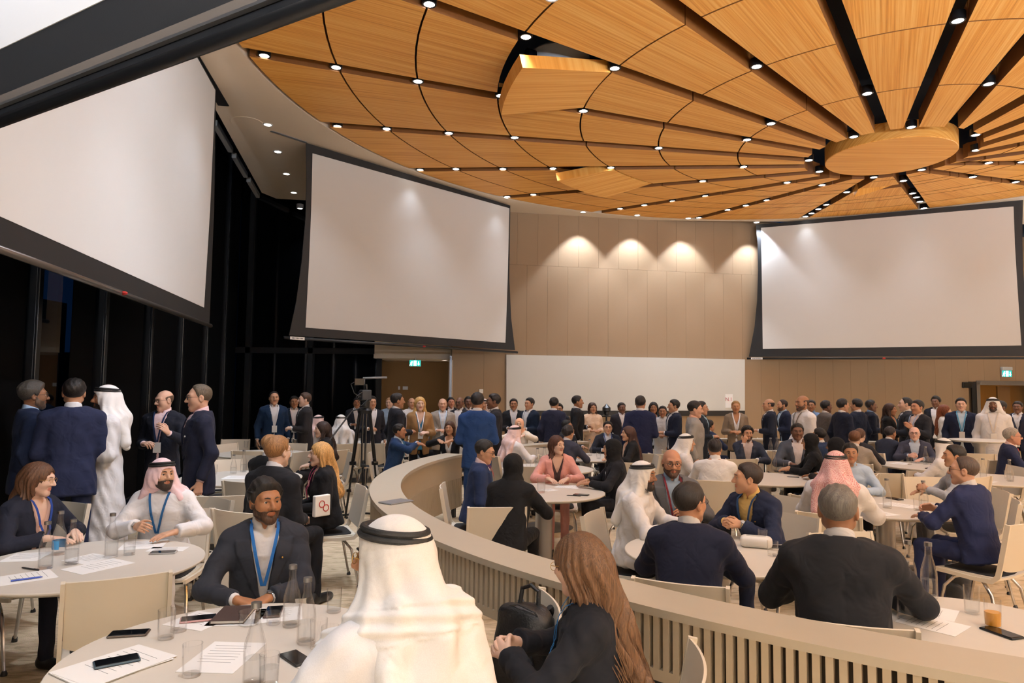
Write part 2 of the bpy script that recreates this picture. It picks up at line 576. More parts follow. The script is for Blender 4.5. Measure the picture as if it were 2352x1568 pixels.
def quad_obj(name, pts, m, kind='structure'):
    mb = MB(); mb.add(pts, [tuple(range(len(pts)))])
    o = mb.build(name, m)
    if kind: o['kind'] = kind
    return o

mb = MB(); mb.box((4.5, 10, -.05), (26, 26, .1)); structure(mb.build('floor', CARPET))

# back wall, thick, with panel joints as grooves between separate boards
def wall_box(mb, x0, x1, z0, z1, off=0.0, th=.12):
    """x0, x1 along the wall from WALLA"""
    p = [WALLA + WDIR * x0 + WN * off, WALLA + WDIR * x1 + WN * off, WALLA + WDIR * x1 + WN * (off - th), WALLA + WDIR * x0 + WN * (off - th)]
    mb.prism([(a[0], a[1], z0) for a in p], (0, 0, z1 - z0))

def along(px, py=700):
    return float((wall_at(px, py)[:2] - WALLA) @ WDIR)

mb = MB()
L0, L1 = along(1040), along(2352) + 1.6
zj = float(wall_at(1450, 619)[2])            # horizontal joint
zd = float(wall_at(2230, 876)[2])            # door header
dl, dr_ = along(2240), along(2352) + .9      # doorway
g = .0018
u = L0; i = 0
ups = np.arange(L0, L1, .52)
for a in ups:
    wall_box(mb, a + g, min(a + .52, L1) - g, zj + g, 6.2)
for a in np.arange(L0 + .25, L1, .52):
    b = min(a + .52, L1)
    if a < L0 + .3: a0 = L0
    else: a0 = a
    if b < dl + .1 or a0 > dr_ - .1:
        wall_box(mb, a0 + g, b - g, 0, zj - g)
    else:
        wall_box(mb, a0 + g, b - g, zd, zj - g)
wall_box(mb, L0, dl, 0, 6.2, -.10, .05); wall_box(mb, dl, dr_, zd, 6.2, -.10, .05)
structure(mb.build('wall_back', M['tan']))
# doorway with lit corridor behind
mb = MB()
for a, b, z0, z1 in ((dl - .06, dl + .05, 0, zd), (dl - .06, dr_, zd - .09, zd + .03)):
    wall_box(mb, a, b, z0, z1, .02, .16)
structure(mb.build('door_frame', M['alu']))
mb = MB(); wall_box(mb, dl - .22, dl - .10, 0, zd - .02, .03, .04); structure(mb.build('trim_1', M['black']))
mb = MB()
wall_box(mb, dl - .5, dr_ + 4.5, 0, 2.6, -2.3, .1)
wall_box(mb, dl - .1, dl, 0, 2.6, -.2, 2.1); 
structure(mb.build('wall_corridor', mat('corridor_ochre', (196, 148, 78), .7, var=.05)))
dleaf = tag(None or (lambda mb: (wall_box(mb, along(2302), along(2331), .02, zd - .12, -.25, .05), mb.build('door_1', mat('door_bronze', (120, 88, 48), .5)))[1])(MB()), kind='structure')
mbh = MB(); p = WALLA + WDIR * (along(2302) + .06) + WN * -.19
mbh.tube([(p[0], p[1], .75), (p[0], p[1], 1.45)], .018, 8); mbh.build('door_handle', M['steel'], dleaf)
mb = MB(); wall_box(mb, dl - .6, dr_ + 4.5, 2.6, 2.7, -.16, 2.4); structure(mb.build('ceiling_corridor', M['cream']))

# left of the back wall: corridor recess with low ceiling and a dark glazed screen
e0 = WALLA + WDIR * L0
mb = MB(); mb.box((e0[0] - .02, e0[1] + 1.2, 1.2), (.10, 2.4, 2.4)); structure(mb.build('wall_recess_side', M['cream']))
zr = float(at_y(960, 822, 16.6)[2])
xl = float(at_y(875, 850, 17.2)[0])
mb = MB(); mb.box(((xl + e0[0]) / 2 - .2, 19.0, 1.5), (e0[0] - xl + 1.2, .1, 3.0)); structure(mb.build('wall_recess', mat('wall_recess_tan', (150, 112, 66), .75, var=.05)))
mb = MB(); mb.box(((xl + e0[0]) / 2 - .06, 17.0, (zr + 6.2) / 2), (e0[0] - xl + .12, .12, 6.2 - zr)); mb.box(((xl + e0[0]) / 2, 18.05, zr + .05), (e0[0] - xl + .3, 2.1, .1))
structure(mb.build('wall_recess_header', M['cream']))
mb = MB(); mb.box((e0[0] - .02, e0[1] - .03, 1.25), (.05, .03, 2.5)); structure(mb.build('trim_2', M['alu']))
mb = MB(); mb.box((xl - 2.4, 17.3, 3.3), (4.8, .08, 8.0)); structure(mb.build('wall_end', mat('dark_glass_wall', (7, 8, 10), .05, spec=1.0)))
mb = MB()
for x in (xl - .05, xl - 1.75, xl - 3.3):
    mb.box((x, 17.22, 3.3), (.12, .1, 6.6))
mb.box((xl - 2.4, 17.22, 2.62), (4.8, .1, .14))
structure(mb.build('trim_3', M['black']))

# window wall on the left: mullions, glass, blinds
WX = lambda y: -4.85 - .2 * (y - 7.0)
WD = nrm(np.array([-.2, .98])); WIN = np.array([WD[1], -WD[0]])
bays = [-1.9, -.15, 1.6, 3.35, 5.1, 6.85, 8.6, 10.4, 12.1, 13.9, 15.6, 17.3]
finm = mat('mullion_dark', (9, 10, 12), .3, spec=.5)
for i, y in enumerate(bays):
    mb = MB()
    c = np.array([WX(y), y]) + WIN * .04
    mb.rbox((c[0], c[1], 3.6), (.16, .06, 7.3), .012, rz=math.atan2(WIN[1], WIN[0]))
    c2 = c + WIN * .09
    mb.rbox((c2[0], c2[1], 3.6), (.03, .09, 7.3), .008, rz=math.atan2(WIN[1], WIN[0]))
    structure(mb.build('window_mullion', finm))
for i in range(len(bays) - 1):
    y0, y1 = bays[i], bays[i + 1]
    mb = MB()
    a, b = np.array([WX(y0), y0]), np.array([WX(y1), y1])
    mb.prism([(a[0], a[1], .12), (b[0], b[1], .12), (b[0], b[1], 7.2), (a[0], a[1], 7.2)], tuple(-WIN * .02) + (0,))
    structure(mb.build('window_%d' % (i + 1), M['window']))
mb = MB()
a, b = np.array([WX(-2.5), -2.5]), np.array([WX(17.3), 17.3])
for z0, z1, w in ((0, .12, .22), (7.2, 7.35, .3)):
    p = [a + WIN * w, b + WIN * w, b - WIN * .1, a - WIN * .1]
    mb.prism([(q[0], q[1], z0) for q in p], (0, 0, z1 - z0))
structure(mb.build('trim_4', finm))
blm = mat('blind_black', (4, 4, 5), .9, spec=.08)
BL = ['near end', 'second bay', 'third bay', 'fourth bay', 'fifth bay']
n = 0
for i in range(len(bays) - 1):
    y0, y1 = bays[i], bays[i + 1]
    r = empty('roller_blind', (WX((y0 + y1) / 2), (y0 + y1) / 2, 0), 0, 'black roller blind lowered over the tall windows of the glazed side wall', 'blind', 'black roller blinds along the window wall')
    mb = MB()
    gap = .16 if i in (5, 6) else .09
    ya = y0 + {5: .95, 6: .30}.get(i, .06)
    a = np.array([WX(ya), ya]) + WIN * .05; b = np.array([WX(y1 - gap), y1 - gap]) + WIN * .05
    o = r.location
    P3 = lambda q, z: (q[0] - o[0], q[1] - o[1], z)
    mb.prism([P3(a, .15), P3(b, .15), P3(b, 7.15), P3(a, 7.15)], tuple(WIN * .004) + (0,))
    mb.build('blind_fabric', blm, r)
    mb = MB()
    mb.tube([P3(a, .15), P3(b, .15)], .014, 8); mb.build('bottom_bar', M['blackmetal'], r)
    mb = MB()
    c = (a + b) / 2 + WIN * .42; L_ = np.linalg.norm(b - a) * .9
    mb.rbox((c[0] - o[0], c[1] - o[1], 6.50), (.10, L_, .12), .02, rz=math.atan2(WD[1], WD[0]) - PI / 2)
    mb.build('headbox', M['lightgrey'], r)

# cream ceiling with a round opening, wall side pocket above the windows
RC, RR = np.array([5.16, 8.74]), 8.70
def edge(th):
    d = np.array([math.cos(th), math.sin(th)])
    ts = []
    for a, nn in ((np.array([16.2, 0]), np.array([1, 0])), (np.array([0, -2.6]), np.array([0, -1])), (WALLA, -WN), (np.array([-4.69, 10.687]), -np.array([WD[1], -WD[0]])), (np.array([0, 17.55]), np.array([0, 1]))):
        den = d @ nn
        if den > 1e-6:
            t = ((a - RC) @ nn) / den
            if t > 0: ts.append(t)
    return RC + d * min(ts)
mb = MB(); n = 160; vs = []
for i in range(n):
    th = 2 * PI * i / n
    e = edge(th); c = RC + RR * np.array([math.cos(th), math.sin(th)])
    if np.linalg.norm(e - RC) < RR + .02: c = RC + (e - RC) * .999
    vs += [(c[0], c[1], ZC), (e[0], e[1], ZC), (c[0], c[1], ZC + .5), (e[0], e[1], ZC + .12)]
fs = []
for i in range(n):
    a, b = i * 4, ((i + 1) % n) * 4
    fs += [(a, b, b + 1, a + 1), (a + 2, a, b, b + 2), (a + 1, b + 1, b + 3, a + 3)]
mb.add(vs, fs)
structure(mb.build('ceiling', M['cream']))
mb = MB(); mb.box((4.5, 9, 7.6), (26, 26, .1)); structure(mb.build('ceiling_void', M['black']))
mb = MB(); mb.box((16.3, 9, 3.7), (.1, 26, 7.6)); structure(mb.build('wall_right', M['cream']))
mb = MB(); mb.box((4.5, -2.7, 3.7), (26, .1, 7.6)); structure(mb.build('wall_front', M['cream']))

# ---- timber ceiling: eccentric rings cut by twenty radial gaps
SPK = [('g', q) for q in ()]
SP = [[(986, 10), (1208, 85), (1412, 157), (1771, 284)], [(607, 128), (772, 155), (960, 187), (1340, 255), (1716, 321)], [(775, 290), (1031, 306), (1182, 316), (1513, 340), (1858, 368)],
      [(965, 390), (1155, 388), (1403, 385), (1708, 383)], [(1165, 452), (1614, 416), (1882, 394)], [(1424, 479), (1620, 450), (1808, 419)], [(1605, 500), (1671, 482), (1761, 460), (1888, 425)],
      [(1864, 490), (1898, 470), (1945, 441), (2007, 407)], [(2122, 478), (2105, 455), (2075, 415)], [(2117, 390), (2235, 406), (2333, 418)],
      [(2140, 376), (2271, 374), (2352, 374)], [(2169, 374), (2352, 350)], [(2198, 360), (2352, 329)], [(2215, 345), (2352, 303)], [(2217, 328), (2352, 274)], [(2194, 316), (2352, 227)],
      [(2240, 232), (2271, 191), (2352, 104)], [(2200, 48), (2093, 292)], [(1992, 215), (1925, 50)], [(1738, 153), (1961, 314)]]
CZ = ZC
DC, DR = np.array([6.89, 12.53]), 1.08
RING = [(6.86, 12.48, 1.42), (6.42, 11.88, 2.40), (6.02, 11.30, 3.55), (5.55, 10.73, 4.49), (5.45, 10.20, 5.70), (5.11, 9.80, 6.48), (5.12, 9.39, 7.52), (5.16, 8.74, 8.66)]
lines = []
for q in SP:
    P = np.array([on_z(x, y, CZ)[:2] for x, y in q])
    c = P.mean(0); uu = np.linalg.svd(P - c)[2][0]
    if uu @ (c - DC) < 0: uu = -uu
    lines.append((c, uu))
def hit_ring(c, uu, ring):
    o = np.array(ring[:2]); v = c - o
    b = v @ uu; k = v @ v - ring[2] ** 2
    return c + uu * (-b + math.sqrt(max(b * b - k, 0)))
GAP = .115
TH = .26
def panel_poly(i, k, shrink=.013):
    """outline of the ceiling panel between gap i and gap i+1 (clockwise), rings k and k+1"""
    c0, u0 = lines[i]; c1, u1 = lines[(i + 1) % 20]
    n0, n1 = np.array([-u0[1], u0[0]]), np.array([-u1[1], u1[0]])
    mid = nrm(u0 + u1)
    if n0 @ mid < 0: n0 = -n0
    if n1 @ mid < 0: n1 = -n1
    out = []
    for ring, rev, sg in ((RING[k], False, 1), (RING[k + 1], True, -1)):
        rg = (ring[0], ring[1], ring[2] + sg * shrink)
        a = hit_ring(c0 + n0 * GAP, u0, rg); b = hit_ring(c1 + n1 * GAP, u1, rg)
        o = np.array(rg[:2])
        ta, tb = math.atan2(*(a - o)[::-1]), math.atan2(*(b - o)[::-1])
        df = (tb - ta + PI) % (2 * PI) - PI
        m = max(2, int(abs(df) / .05) + 1)
        arc = [o + rg[2] * np.array([math.cos(ta + df * t), math.sin(ta + df * t)]) for t in np.linspace(0, 1, m + 1)]
        out.append(arc[::-1] if rev else arc)
    return out[0] + out[1], mid
def panel_mesh(name, poly, mid, z0, th=TH):
    n = len(poly)
    side = np.array([-mid[1], mid[0]])
    me = bpy.data.meshes.new(name)
    vs = [(p[0], p[1], z0) for p in poly] + [(p[0], p[1], z0 + th) for p in poly]
    me.from_pydata(vs, [], [tuple(range(n)), tuple(range(2 * n - 1, n - 1, -1))] + [(i, n + i, n + (i + 1) % n, (i + 1) % n) for i in range(n)])
    uvl = me.uv_layers.new(name='UVMap')
    off = np.array([hash(name) % 7, RNG.random() * 9])
    for lp in me.loops:
        v = me.vertices[lp.vertex_index].co
        uvl.data[lp.index].uv = (float(np.array(v[:2]) @ mid) + off[0], float(np.array(v[:2]) @ side) + off[1])
    me.materials.append(WOOD); me.materials.append(M['wood_edge'])
    me.polygons.foreach_set('material_index', [0, 1] + [1] * n)
    bm = bmesh.new(); bm.from_mesh(me); bmesh.ops.recalc_face_normals(bm, faces=bm.faces); bm.to_mesh(me); bm.free()
    return me
FLAPS = {(0, 3): 0, (3, 3): 1, (7, 2): 2}
for i in range(20):
    for k in range(7):
        if (i, k) in FLAPS: continue
        if i == 18 and k == 6: pass
        poly, mid = panel_poly(i, k)
        if np.linalg.norm(poly[0] - poly[-1]) < .12: continue
        structure(link(bpy.data.objects.new('ceiling_panel', panel_mesh('ceiling_panel', poly, mid, CZ))))
# centre disc
mb = MB(); mb.lathe([(.0001, 0), (DR - .01, 0), (DR, .01), (DR, .30), (.0001, .30)], (0, 0, 0), 72)
o = mb.build('ceiling_disc', [WOOD], None, True, .5)
uvl = o.data.uv_layers.new(name='UVMap')
for lp in o.data.loops:
    v = o.data.vertices[lp.vertex_index].co; uvl.data[lp.index].uv = (v[0], v[1] + v[2])
o.location = (DC[0], DC[1], CZ - .02); structure(o)
# dropped flaps, hinged on their inner edge, each with a projector in the hole above
def flap(i, k, ang, label):
    poly, mid = panel_poly(i, k)
    n = len(poly)
    inner = [p for p in poly if np.linalg.norm(p - np.array(RING[k][:2])) < RING[k][2] + .2]
    c = (inner[0] + inner[-1]) / 2
    ax = nrm(inner[-1] - inner[0])
    me = panel_mesh('ceiling_flap', [p - c for p in poly], mid, 0, .17)
    me.materials.clear(); me.materials.append(WOOD); me.materials.append(mat('flap_edge', (205, 150, 82), .5, var=.1, scale=15))
    o = bpy.data.objects.new('ceiling_flap', me); link(o)
    o.location = (c[0], c[1], CZ)
    R = Matrix.Rotation(ang, 3, Vector((ax[0], ax[1], 0)))
    # lower the outer edge
    if (R @ Vector((mid[0], mid[1], 0))).z > 0: R = Matrix.Rotation(-ang, 3, Vector((ax[0], ax[1], 0)))
    o.rotation_euler = R.to_euler()
    tag(o, label, 'ceiling flap')
    cen = np.mean(poly, 0)
    return cen, mid
FL = [((0, 3), 14, 'large tilted timber ceiling flap hanging open below a dark projector hole'), ((3, 3), 15, 'tilted timber ceiling flap hanging open in front of the beige wall'), ((7, 2), 34, 'timber ceiling flap hanging down in front of the projection screen by the doorway')]
FC = [flap(i, k, rad(a), l) for (i, k), a, l in FL]
for (cen, mid), lab, dz in zip(FC[:2], ('white projector in the dark hole above the large tilted flap', 'white projector in the hole above the flap by the beige wall'), (0, 0)):
    o = empty('projector', (cen[0] - mid[0] * .1, cen[1] - mid[1] * .1, CZ), math.atan2(mid[1], mid[0]), lab, 'projector')
    mb = MB(); mb.lathe([(.001, .10), (.40, .10), (.44, .14), (.44, .34), (.40, .38), (.001, .38)], n=32); mb.build('body', M['lightgrey'], o, True, .5)
    mb = MB(); mb.lathe([(.001, 0), (.09, 0), (.09, .12), (.001, .12)], (.42, .05, .24), 20, axis=(1, 0, 0)); mb.build('lens', M['phoneblack'], o, True, .5)
    mb = MB(); mb.tube([(0, 0, .38), (0, 0, 1.45)], .03); mb.tube([(.2, .2, .38), (.2, .2, 1.45)], .012); mb.build('ceiling_pole', M['blackmetal'], o)

# ---- projection screens
def screen(name, label, a, b, outl, white, bar, lbl=True, th=.012, clip=None, redmark=None):
    a, b = np.array(a)[:2], np.array(b)[:2]
    d = nrm(b - a); nf = np.array([d[1], -d[0]])
    if nf @ (-(a + b) / 2) < 0: nf = -nf                # towards the camera
    P = lambda x, y, o=0: on_plane(x, y, a[:2] + nf * o, d)
    r = empty(name, ((a[0] + b[0]) / 2, (a[1] + b[1]) / 2, 0), 0, label, 'projection screen')
    o = np.array(r.location)
    mb = MB(); mb.prism([P(*q) - o if len(q) == 2 else np.array(q) - o for q in outl], tuple(-nf * th) + (0,)); mb.build('screen_border', M['screenblack'], r)
    mb = MB(); mb.prism([P(*q, .004) - o if len(q) == 2 else np.array(q) + np.append(nf, 0) * .004 - o for q in white], tuple(-nf * .003) + (0,)); mb.build('screen_surface', M['screen'], r)
    p0, p1 = [P(*q) if len(q) == 2 else np.array(q) for q in bar]
    mb = MB(); mb.tube([p0 - o, p1 - o], .028, 10); bo = mb.build('bottom_bar', M['blackmetal'] if lbl else mat('bar_grey', (112, 108, 104), .28, metal=.8), r, True)
    u3 = nrm(p1 - p0)
    if lbl:
        c = p0 + u3 * .24 + np.append(nf, 0) * .03
        R = Matrix((Vector((u3[0], u3[1], u3[2])), Vector((-nf[0], -nf[1], 0)), Vector((0, 0, 1)))).transposed()
        mb = MB(); mb.box(c - o, (.28, .004, .05), rot=R); lo = mb.build('label_plate', M['white'], bo)
        mb = MB()
        for q in range(9):
            mb.box(c - o + u3 * (.025 * q - .10) + np.append(nf, 0) * .003, (.012, .002, .020), rot=R)
        mb.build('label_marks', M['darkgrey'], bo)
    c = (p0 + p1) / 2 + u3 * .1 + np.append(nf, 0) * .028
    mb = MB(); mb.sphere(c - o, .03, 10, 6, (1.3, 1, .7)); mb.build('sensor', M['red'], bo, True)
    return r
A2, B2 = on_z(703, 328, ZC - .03), on_z(1172, 472, ZC - .03)
screen('projection_screen', 'large blank projection screen hanging in front of the window end, beside the beige wall', A2, B2,
       [(703, 328), (1172, 472), (1171, 560), (1170, 640), (1174, 730), (1183, 804), (664, 770), (681, 690), (693, 600), (702, 500), (704, 420)],
       [(718, 352), (1170, 478), (1166, 640), (1161, 787), (702, 752), (710, 600), (715, 480)], [(652, 775), (1188, 809)])
A3, B3 = on_z(1736, 516, ZC - .03), on_z(2350, 459, ZC - .03)
screen('projection_screen', 'blank projection screen behind the hanging flap, above the doorway side of the hall', A3, B3,
       [(1736, 516), (2350, 459), (2348, 530), (2350, 620), (2358, 720), (2372, 818), (1720, 819), (1733, 750), (1739, 690), (1741, 620), (1740, 560)],
       [(1748, 523), (2328, 474), (2331, 560), (2337, 660), (2346, 793), (1752, 801), (1750, 660)], [(1716, 823), (2378, 822)])
a1 = np.array([-4.40, 10.2]); d1 = nrm(np.array([-.185, .983]))
near = a1 - d1 * 7.4
P1 = lambda x, y: on_plane(x, y, a1, d1)
zt, zb = ZC - .03, float(P1(481, 742)[2])
zwb, zwt = float(P1(468, 706)[2]), float(P1(494, 207)[2])
n0 = near + d1 * .0
screen('projection_screen', 'huge blank projection screen beside the dark window wall, nearest the standing men', near, a1,
       [(near[0], near[1], zt), tuple(P1(496, 205)[:2]) + (zt,), tuple(P1(496, 205)), tuple(P1(492, 480)), tuple(P1(481, 745)), (near[0], near[1], zb)],
       [(near[0] + d1[0] * .15, near[1] + d1[1] * .15, zwt), tuple(P1(494, 207)), tuple(P1(482, 480)), tuple(P1(468, 706)), (near[0] + d1[0] * .2, near[1] + d1[1] * .2, zwb)],
       [(near[0] - d1[0] * .1, near[1] - d1[1] * .1, zb - .02), tuple(P1(484, 748))], lbl=False)
# the screen right above the camera, seen from behind
p0, p1 = on_z(0, 290, 2.55)[:2], on_z(800, 0, 2.55)[:2]
d4 = nrm(p1 - p0); nb = np.array([d4[1], -d4[0]])
if nb @ (-p0) < 0: nb = -nb
s0, s1 = p0 - d4 * 1.6, p0 + d4 * 4.2
r = empty('projection_screen', ((s0[0] + s1[0]) / 2, (s0[1] + s1[1]) / 2, 0), 0, 'back of a projection screen hanging overhead, black hem with a grey batten', 'projection screen')
o = np.array(r.location)
V3 = lambda q, z, off=0.0: (q[0] + nb[0] * off - o[0], q[1] + nb[1] * off - o[1], z)
mb = MB(); mb.prism([V3(s0, 2.57), V3(s1, 2.57), V3(s1, 6.0), V3(s0, 6.0)], tuple(-nb * .01) + (0,)); mb.build('screen_border', M['screenblack'], r)
mb = MB(); mb.prism([V3(s0 + d4 * .12, 2.80, .004), V3(s1 - d4 * .12, 2.80, .004), V3(s1 - d4 * .12, 5.9, .004), V3(s0 + d4 * .12, 5.9, .004)], tuple(-nb * .003) + (0,)); mb.build('screen_surface', M['screen'], r)
mb = MB(); mb.tube([V3(s0, 2.565, .0), V3(s1, 2.565, .0)], .018, 10); mb.build('bottom_bar', M['blackmetal'], r, True)
mb = MB(); mb.prism([V3(s0, 2.61, .012), V3(s1, 2.61, .012), V3(s1, 2.640, .012), V3(s0, 2.640, .012)], tuple(-nb * .01) + (0,)); mb.build('batten', mat('batten_grey', (88, 82, 76), .45), r)
mb = MB(); mb.prism([V3(s0, 2.603, .018), V3(s1, 2.603, .018), V3(s1, 2.611, .018), V3(s0, 2.611, .018)], tuple(-nb * .014) + (0,)); mb.build('batten_edge', M['alu'], r)

# white board on the back wall
q = [wall_at(*v, .05) for v in ((1163, 814), (1711, 825), (1711, 943), (1163, 943))]
o = empty('projection_board', (float(q[0][0] + q[1][0]) / 2, float(q[0][1] + q[1][1]) / 2, 0), 0, 'long low white projection board on the beige back wall', 'board')
oc = np.array(o.location)
mb = MB(); mb.prism([v - oc for v in q], tuple(-WN * .04) + (0,)); mb.build('board_surface', M['board'], o)
q2 = [wall_at(*v, .06) for v in ((1163, 943), (1711, 943), (1711, 955), (1163, 955))]
mb = MB(); mb.prism([v - oc for v in q2], tuple(-WN * .05) + (0,)); mb.build('bottom_rail', M['blackmetal'], o)
# paper notice with red letters
q = [wall_at(*v, .056) for v in ((1666, 905), (1683, 905), (1683, 936), (1666, 936))]
mb = MB(); mb.prism(q, tuple(-WN * .003) + (0,)); pn = mb.build('paper_notice', M['paper'])
tag(pn, 'white paper notice with faint red letters taped to the white board', 'notice')
def text_obj(txt, loc, size, rot, m, parent):
    c = bpy.data.curves.new('lettering', 'FONT'); c.body = txt; c.size = size; c.extrude = .0008; c.align_x = 'CENTER'; c.align_y = 'CENTER'
    t_ = bpy.data.objects.new('lettering_curve', c); COL.objects.link(t_); c.materials.append(m)
    me = bpy.data.meshes.new_from_object(t_.evaluated_get(bpy.context.evaluated_depsgraph_get())); bpy.data.objects.remove(t_)
    o = bpy.data.objects.new('lettering', me)
    o.matrix_world = rot.to_4x4() if hasattr(rot, 'to_4x4') else rot
    o.location = loc
    link(o); 
    if parent is not None:
        o.parent = parent; o.matrix_parent_inverse = parent.matrix_world.inverted()
    return o
RW = Matrix(((WDIR[0], 0, WN[0]), (WDIR[1], 0, WN[1]), (0, 1, 0)))
c = wall_at(1674, 917, .06)
text_obj('N.1', c, .13, RW, mat('letter_red', (190, 90, 100), .6), pn)

# exit signs
def exit_sign(loc, w, h, R, label, hang=None, cap_=False):
    r = empty('exit_sign', loc, 0, label, 'exit sign')
    r.rotation_euler = R.to_euler()
    mb = MB(); mb.rbox((0, -.02, 0), (w, .04, h), .006); mb.build('sign_box', M['lightgrey'], r)
    g = emit('exit_green', (40, 190, 175), 1.6); wt = emit('exit_white', (235, 255, 250), 3.0)
    mb = MB(); mb.box((0, -.043, 0), (w * .96, .004, h * .92)); f = mb.build('sign_face', g, r)
    mb = MB()
    mb.box((.0, -.047, 0), (w * .26, .004, h * .80))                      # white door
    mb.build('door_symbol', wt, r)
    mb = MB()                                                             # running figure
    x0 = -w * .30
    mb.lathe([(.001, 0), (h * .09, 0), (h * .09, .004), (.001, .004)], (x0 + h * .05, -.045, h * .27), 12, axis=(0, -1, 0))
    for a, b, t in (((x0, .17), (x0 - .06, -.08), .15), ((x0 - .06, -.08), (x0 + .05, -.22), .11), ((x0 + .05, -.22), (x0 - .02, -.38), .10), ((x0 - .06, -.08), (x0 - .2, -.2), .10), ((x0 - .2, -.2), (x0 - .3, -.36), .09), ((x0, .15), (x0 + .16, .02), .08), ((x0, .15), (x0 - .18, .05), .08)):
        ax, az, bx, bz = x0 + (a[0] - x0) * h, a[1] * h, x0 + (b[0] - x0) * h, b[1] * h
        L_ = math.hypot(bx - ax, bz - az)
        mb.box(((ax + bx) / 2, -.047, (az + bz) / 2), (L_ + t * h * .5, .004, t * h), rot=Matrix.Rotation(-math.atan2(bz - az, bx - ax), 3, 'Y'))
    mb.build('running_figure', wt, r)
    mb = MB(); xa = w * .31                                               # arrow
    mb.box((xa, -.047, h * .08), (h * .12, .004, h * .4))
    mb.prism([(xa - h * .2, -.045, -h * .08), (xa + h * .2, -.045, -h * .08), (xa, -.045, -h * .36)], (0, -.004, 0))
    mb.build('arrow', wt, r)
    if hang:
        mb = MB(); mb.tube([(0, -.02, h / 2), (0, -.02, h / 2 + hang)], .012, 8); mb.build('hanger', M['steel'], r)
    if cap_:
        mb = MB(); mb.rbox((0, -.03, h / 2 + .045), (w * 1.06, .07, .09), .01); mb.build('lamp_housing', M['lightgrey'], r)
    return r
c = at_y(954, 834, 16.55)
exit_sign(c, .27, .15, Matrix.Identity(3), 'green exit sign hanging under the low corridor ceiling beside the dark glass', zr - c[2] - .07)
c = wall_at(2310, 858, .02)
RW2 = Matrix(((WDIR[0], -WN[0], 0), (WDIR[1], -WN[1], 0), (0, 0, 1)))
exit_sign(c, .32, .19, RW2, 'green exit sign on the beige wall above the lit doorway', None, True)
# small wall items
c = wall_at(2222, 884, .03)
sc_ = empty('wall_monitor', c, 0, 'small black display box on the wall beside the doorway header', 'display'); sc_.rotation_euler = RW2.to_euler()
mb = MB(); mb.rbox((0, 0, 0), (.30, .06, .16), .01); mb.build('casing', M['blackmetal'], sc_)
mb = MB(); mb.box((0, -.032, 0), (.26, .004, .12)); mb.build('display_panel', M['phoneblack'], sc_)
for px, py, w, h, lab in ((931, 891, .14, .09, 'pair of small white wall switches on the tan recess wall'),):
    c = at_y(px, py, 18.93); mb = MB(); mb.rbox(c, (w, .02, h), .005); mb.rbox(c - np.array([.17, 0, 0]), (.05, .02, h), .005); tag(mb.build('wall_switch', M['white']), lab, 'switch')
c = wall_at(1105, 898, .015); mb = MB(); mb.rbox(c, (.10, .03, .10), .005, rz=math.atan2(WDIR[1], WDIR[0])); tag(mb.build('wall_socket', M['white']), 'small white wall plate above the man in the bright blue suit', 'wall plate')
c = at_y(1032, 900, 17.6); c[0] = e0[0] - .08; mb = MB(); mb.rbox(c, (.03, .14, .2), .005); tag(mb.build('wall_intercom', M['darkgrey']), 'small dark intercom on the cream side of the corridor recess', 'intercom')  # this box is an intercom, not a switch
# ceiling details in the cream margin
mb = MB()
a, b = on_z(452, 118, ZC - .004), on_z(526, 243, ZC - .004)
pr = nrm(np.array([b[1] - a[1], -(b[0] - a[0])]))
q0, q1 = a[:2] - (b - a)[:2] * 2.5, b[:2]
mb.prism([(q0[0], q0[1], ZC - .012), (q1[0], q1[1], ZC - .012), (q1[0] - pr[0] * .16, q1[1] - pr[1] * .16, ZC - .012), (q0[0] - pr[0] * .16, q0[1] - pr[1] * .16, ZC - .012)], (0, 0, .012))
structure(mb.build('ceiling_slot', M['black']))
c = on_z(567, 282, ZC - .006); mb = MB(); mb.lathe([(.0001, 0), (.255, 0), (.26, .004), (.26, .012), (.0001, .012)], c, 40); tag(mb.build('ceiling_speaker', M['cream'], None, True, .5), 'round flush cream ceiling speaker beside the first downlight', 'speaker')
mb = MB(); a, b = on_z(620, 302, ZC - .004)[:2], on_z(700, 328, ZC - .004)[:2]; w_ = nrm(np.array([b[1] - a[1], a[0] - b[0]])) * .07
mb.prism([(a[0], a[1], ZC - .01), (b[0], b[1], ZC - .01), (b[0] + w_[0], b[1] + w_[1], ZC - .01), (a[0] + w_[0], a[1] + w_[1], ZC - .01)], (0, 0, .009)); structure(mb.build('ceiling_slot', M['midgrey']))
# dark ground and towers outside
mb = MB(); mb.box((-30, 20, -20.5), (90, 160, 1)); tag(structure(mb.build('exterior_ground', M['black'])))
for x, y, w, h in ((-28.0, 40, 2.8, 26.5), (-30, 55, 8, 24), (-48, 5, 18, 21), (-60, 90, 9, 21.6)):
    mb = MB(); mb.box((x, y, -20 + h / 2), (w, w, h)); structure(mb.build('exterior_tower', mat('tower_dark', (10, 11, 14), .8)))
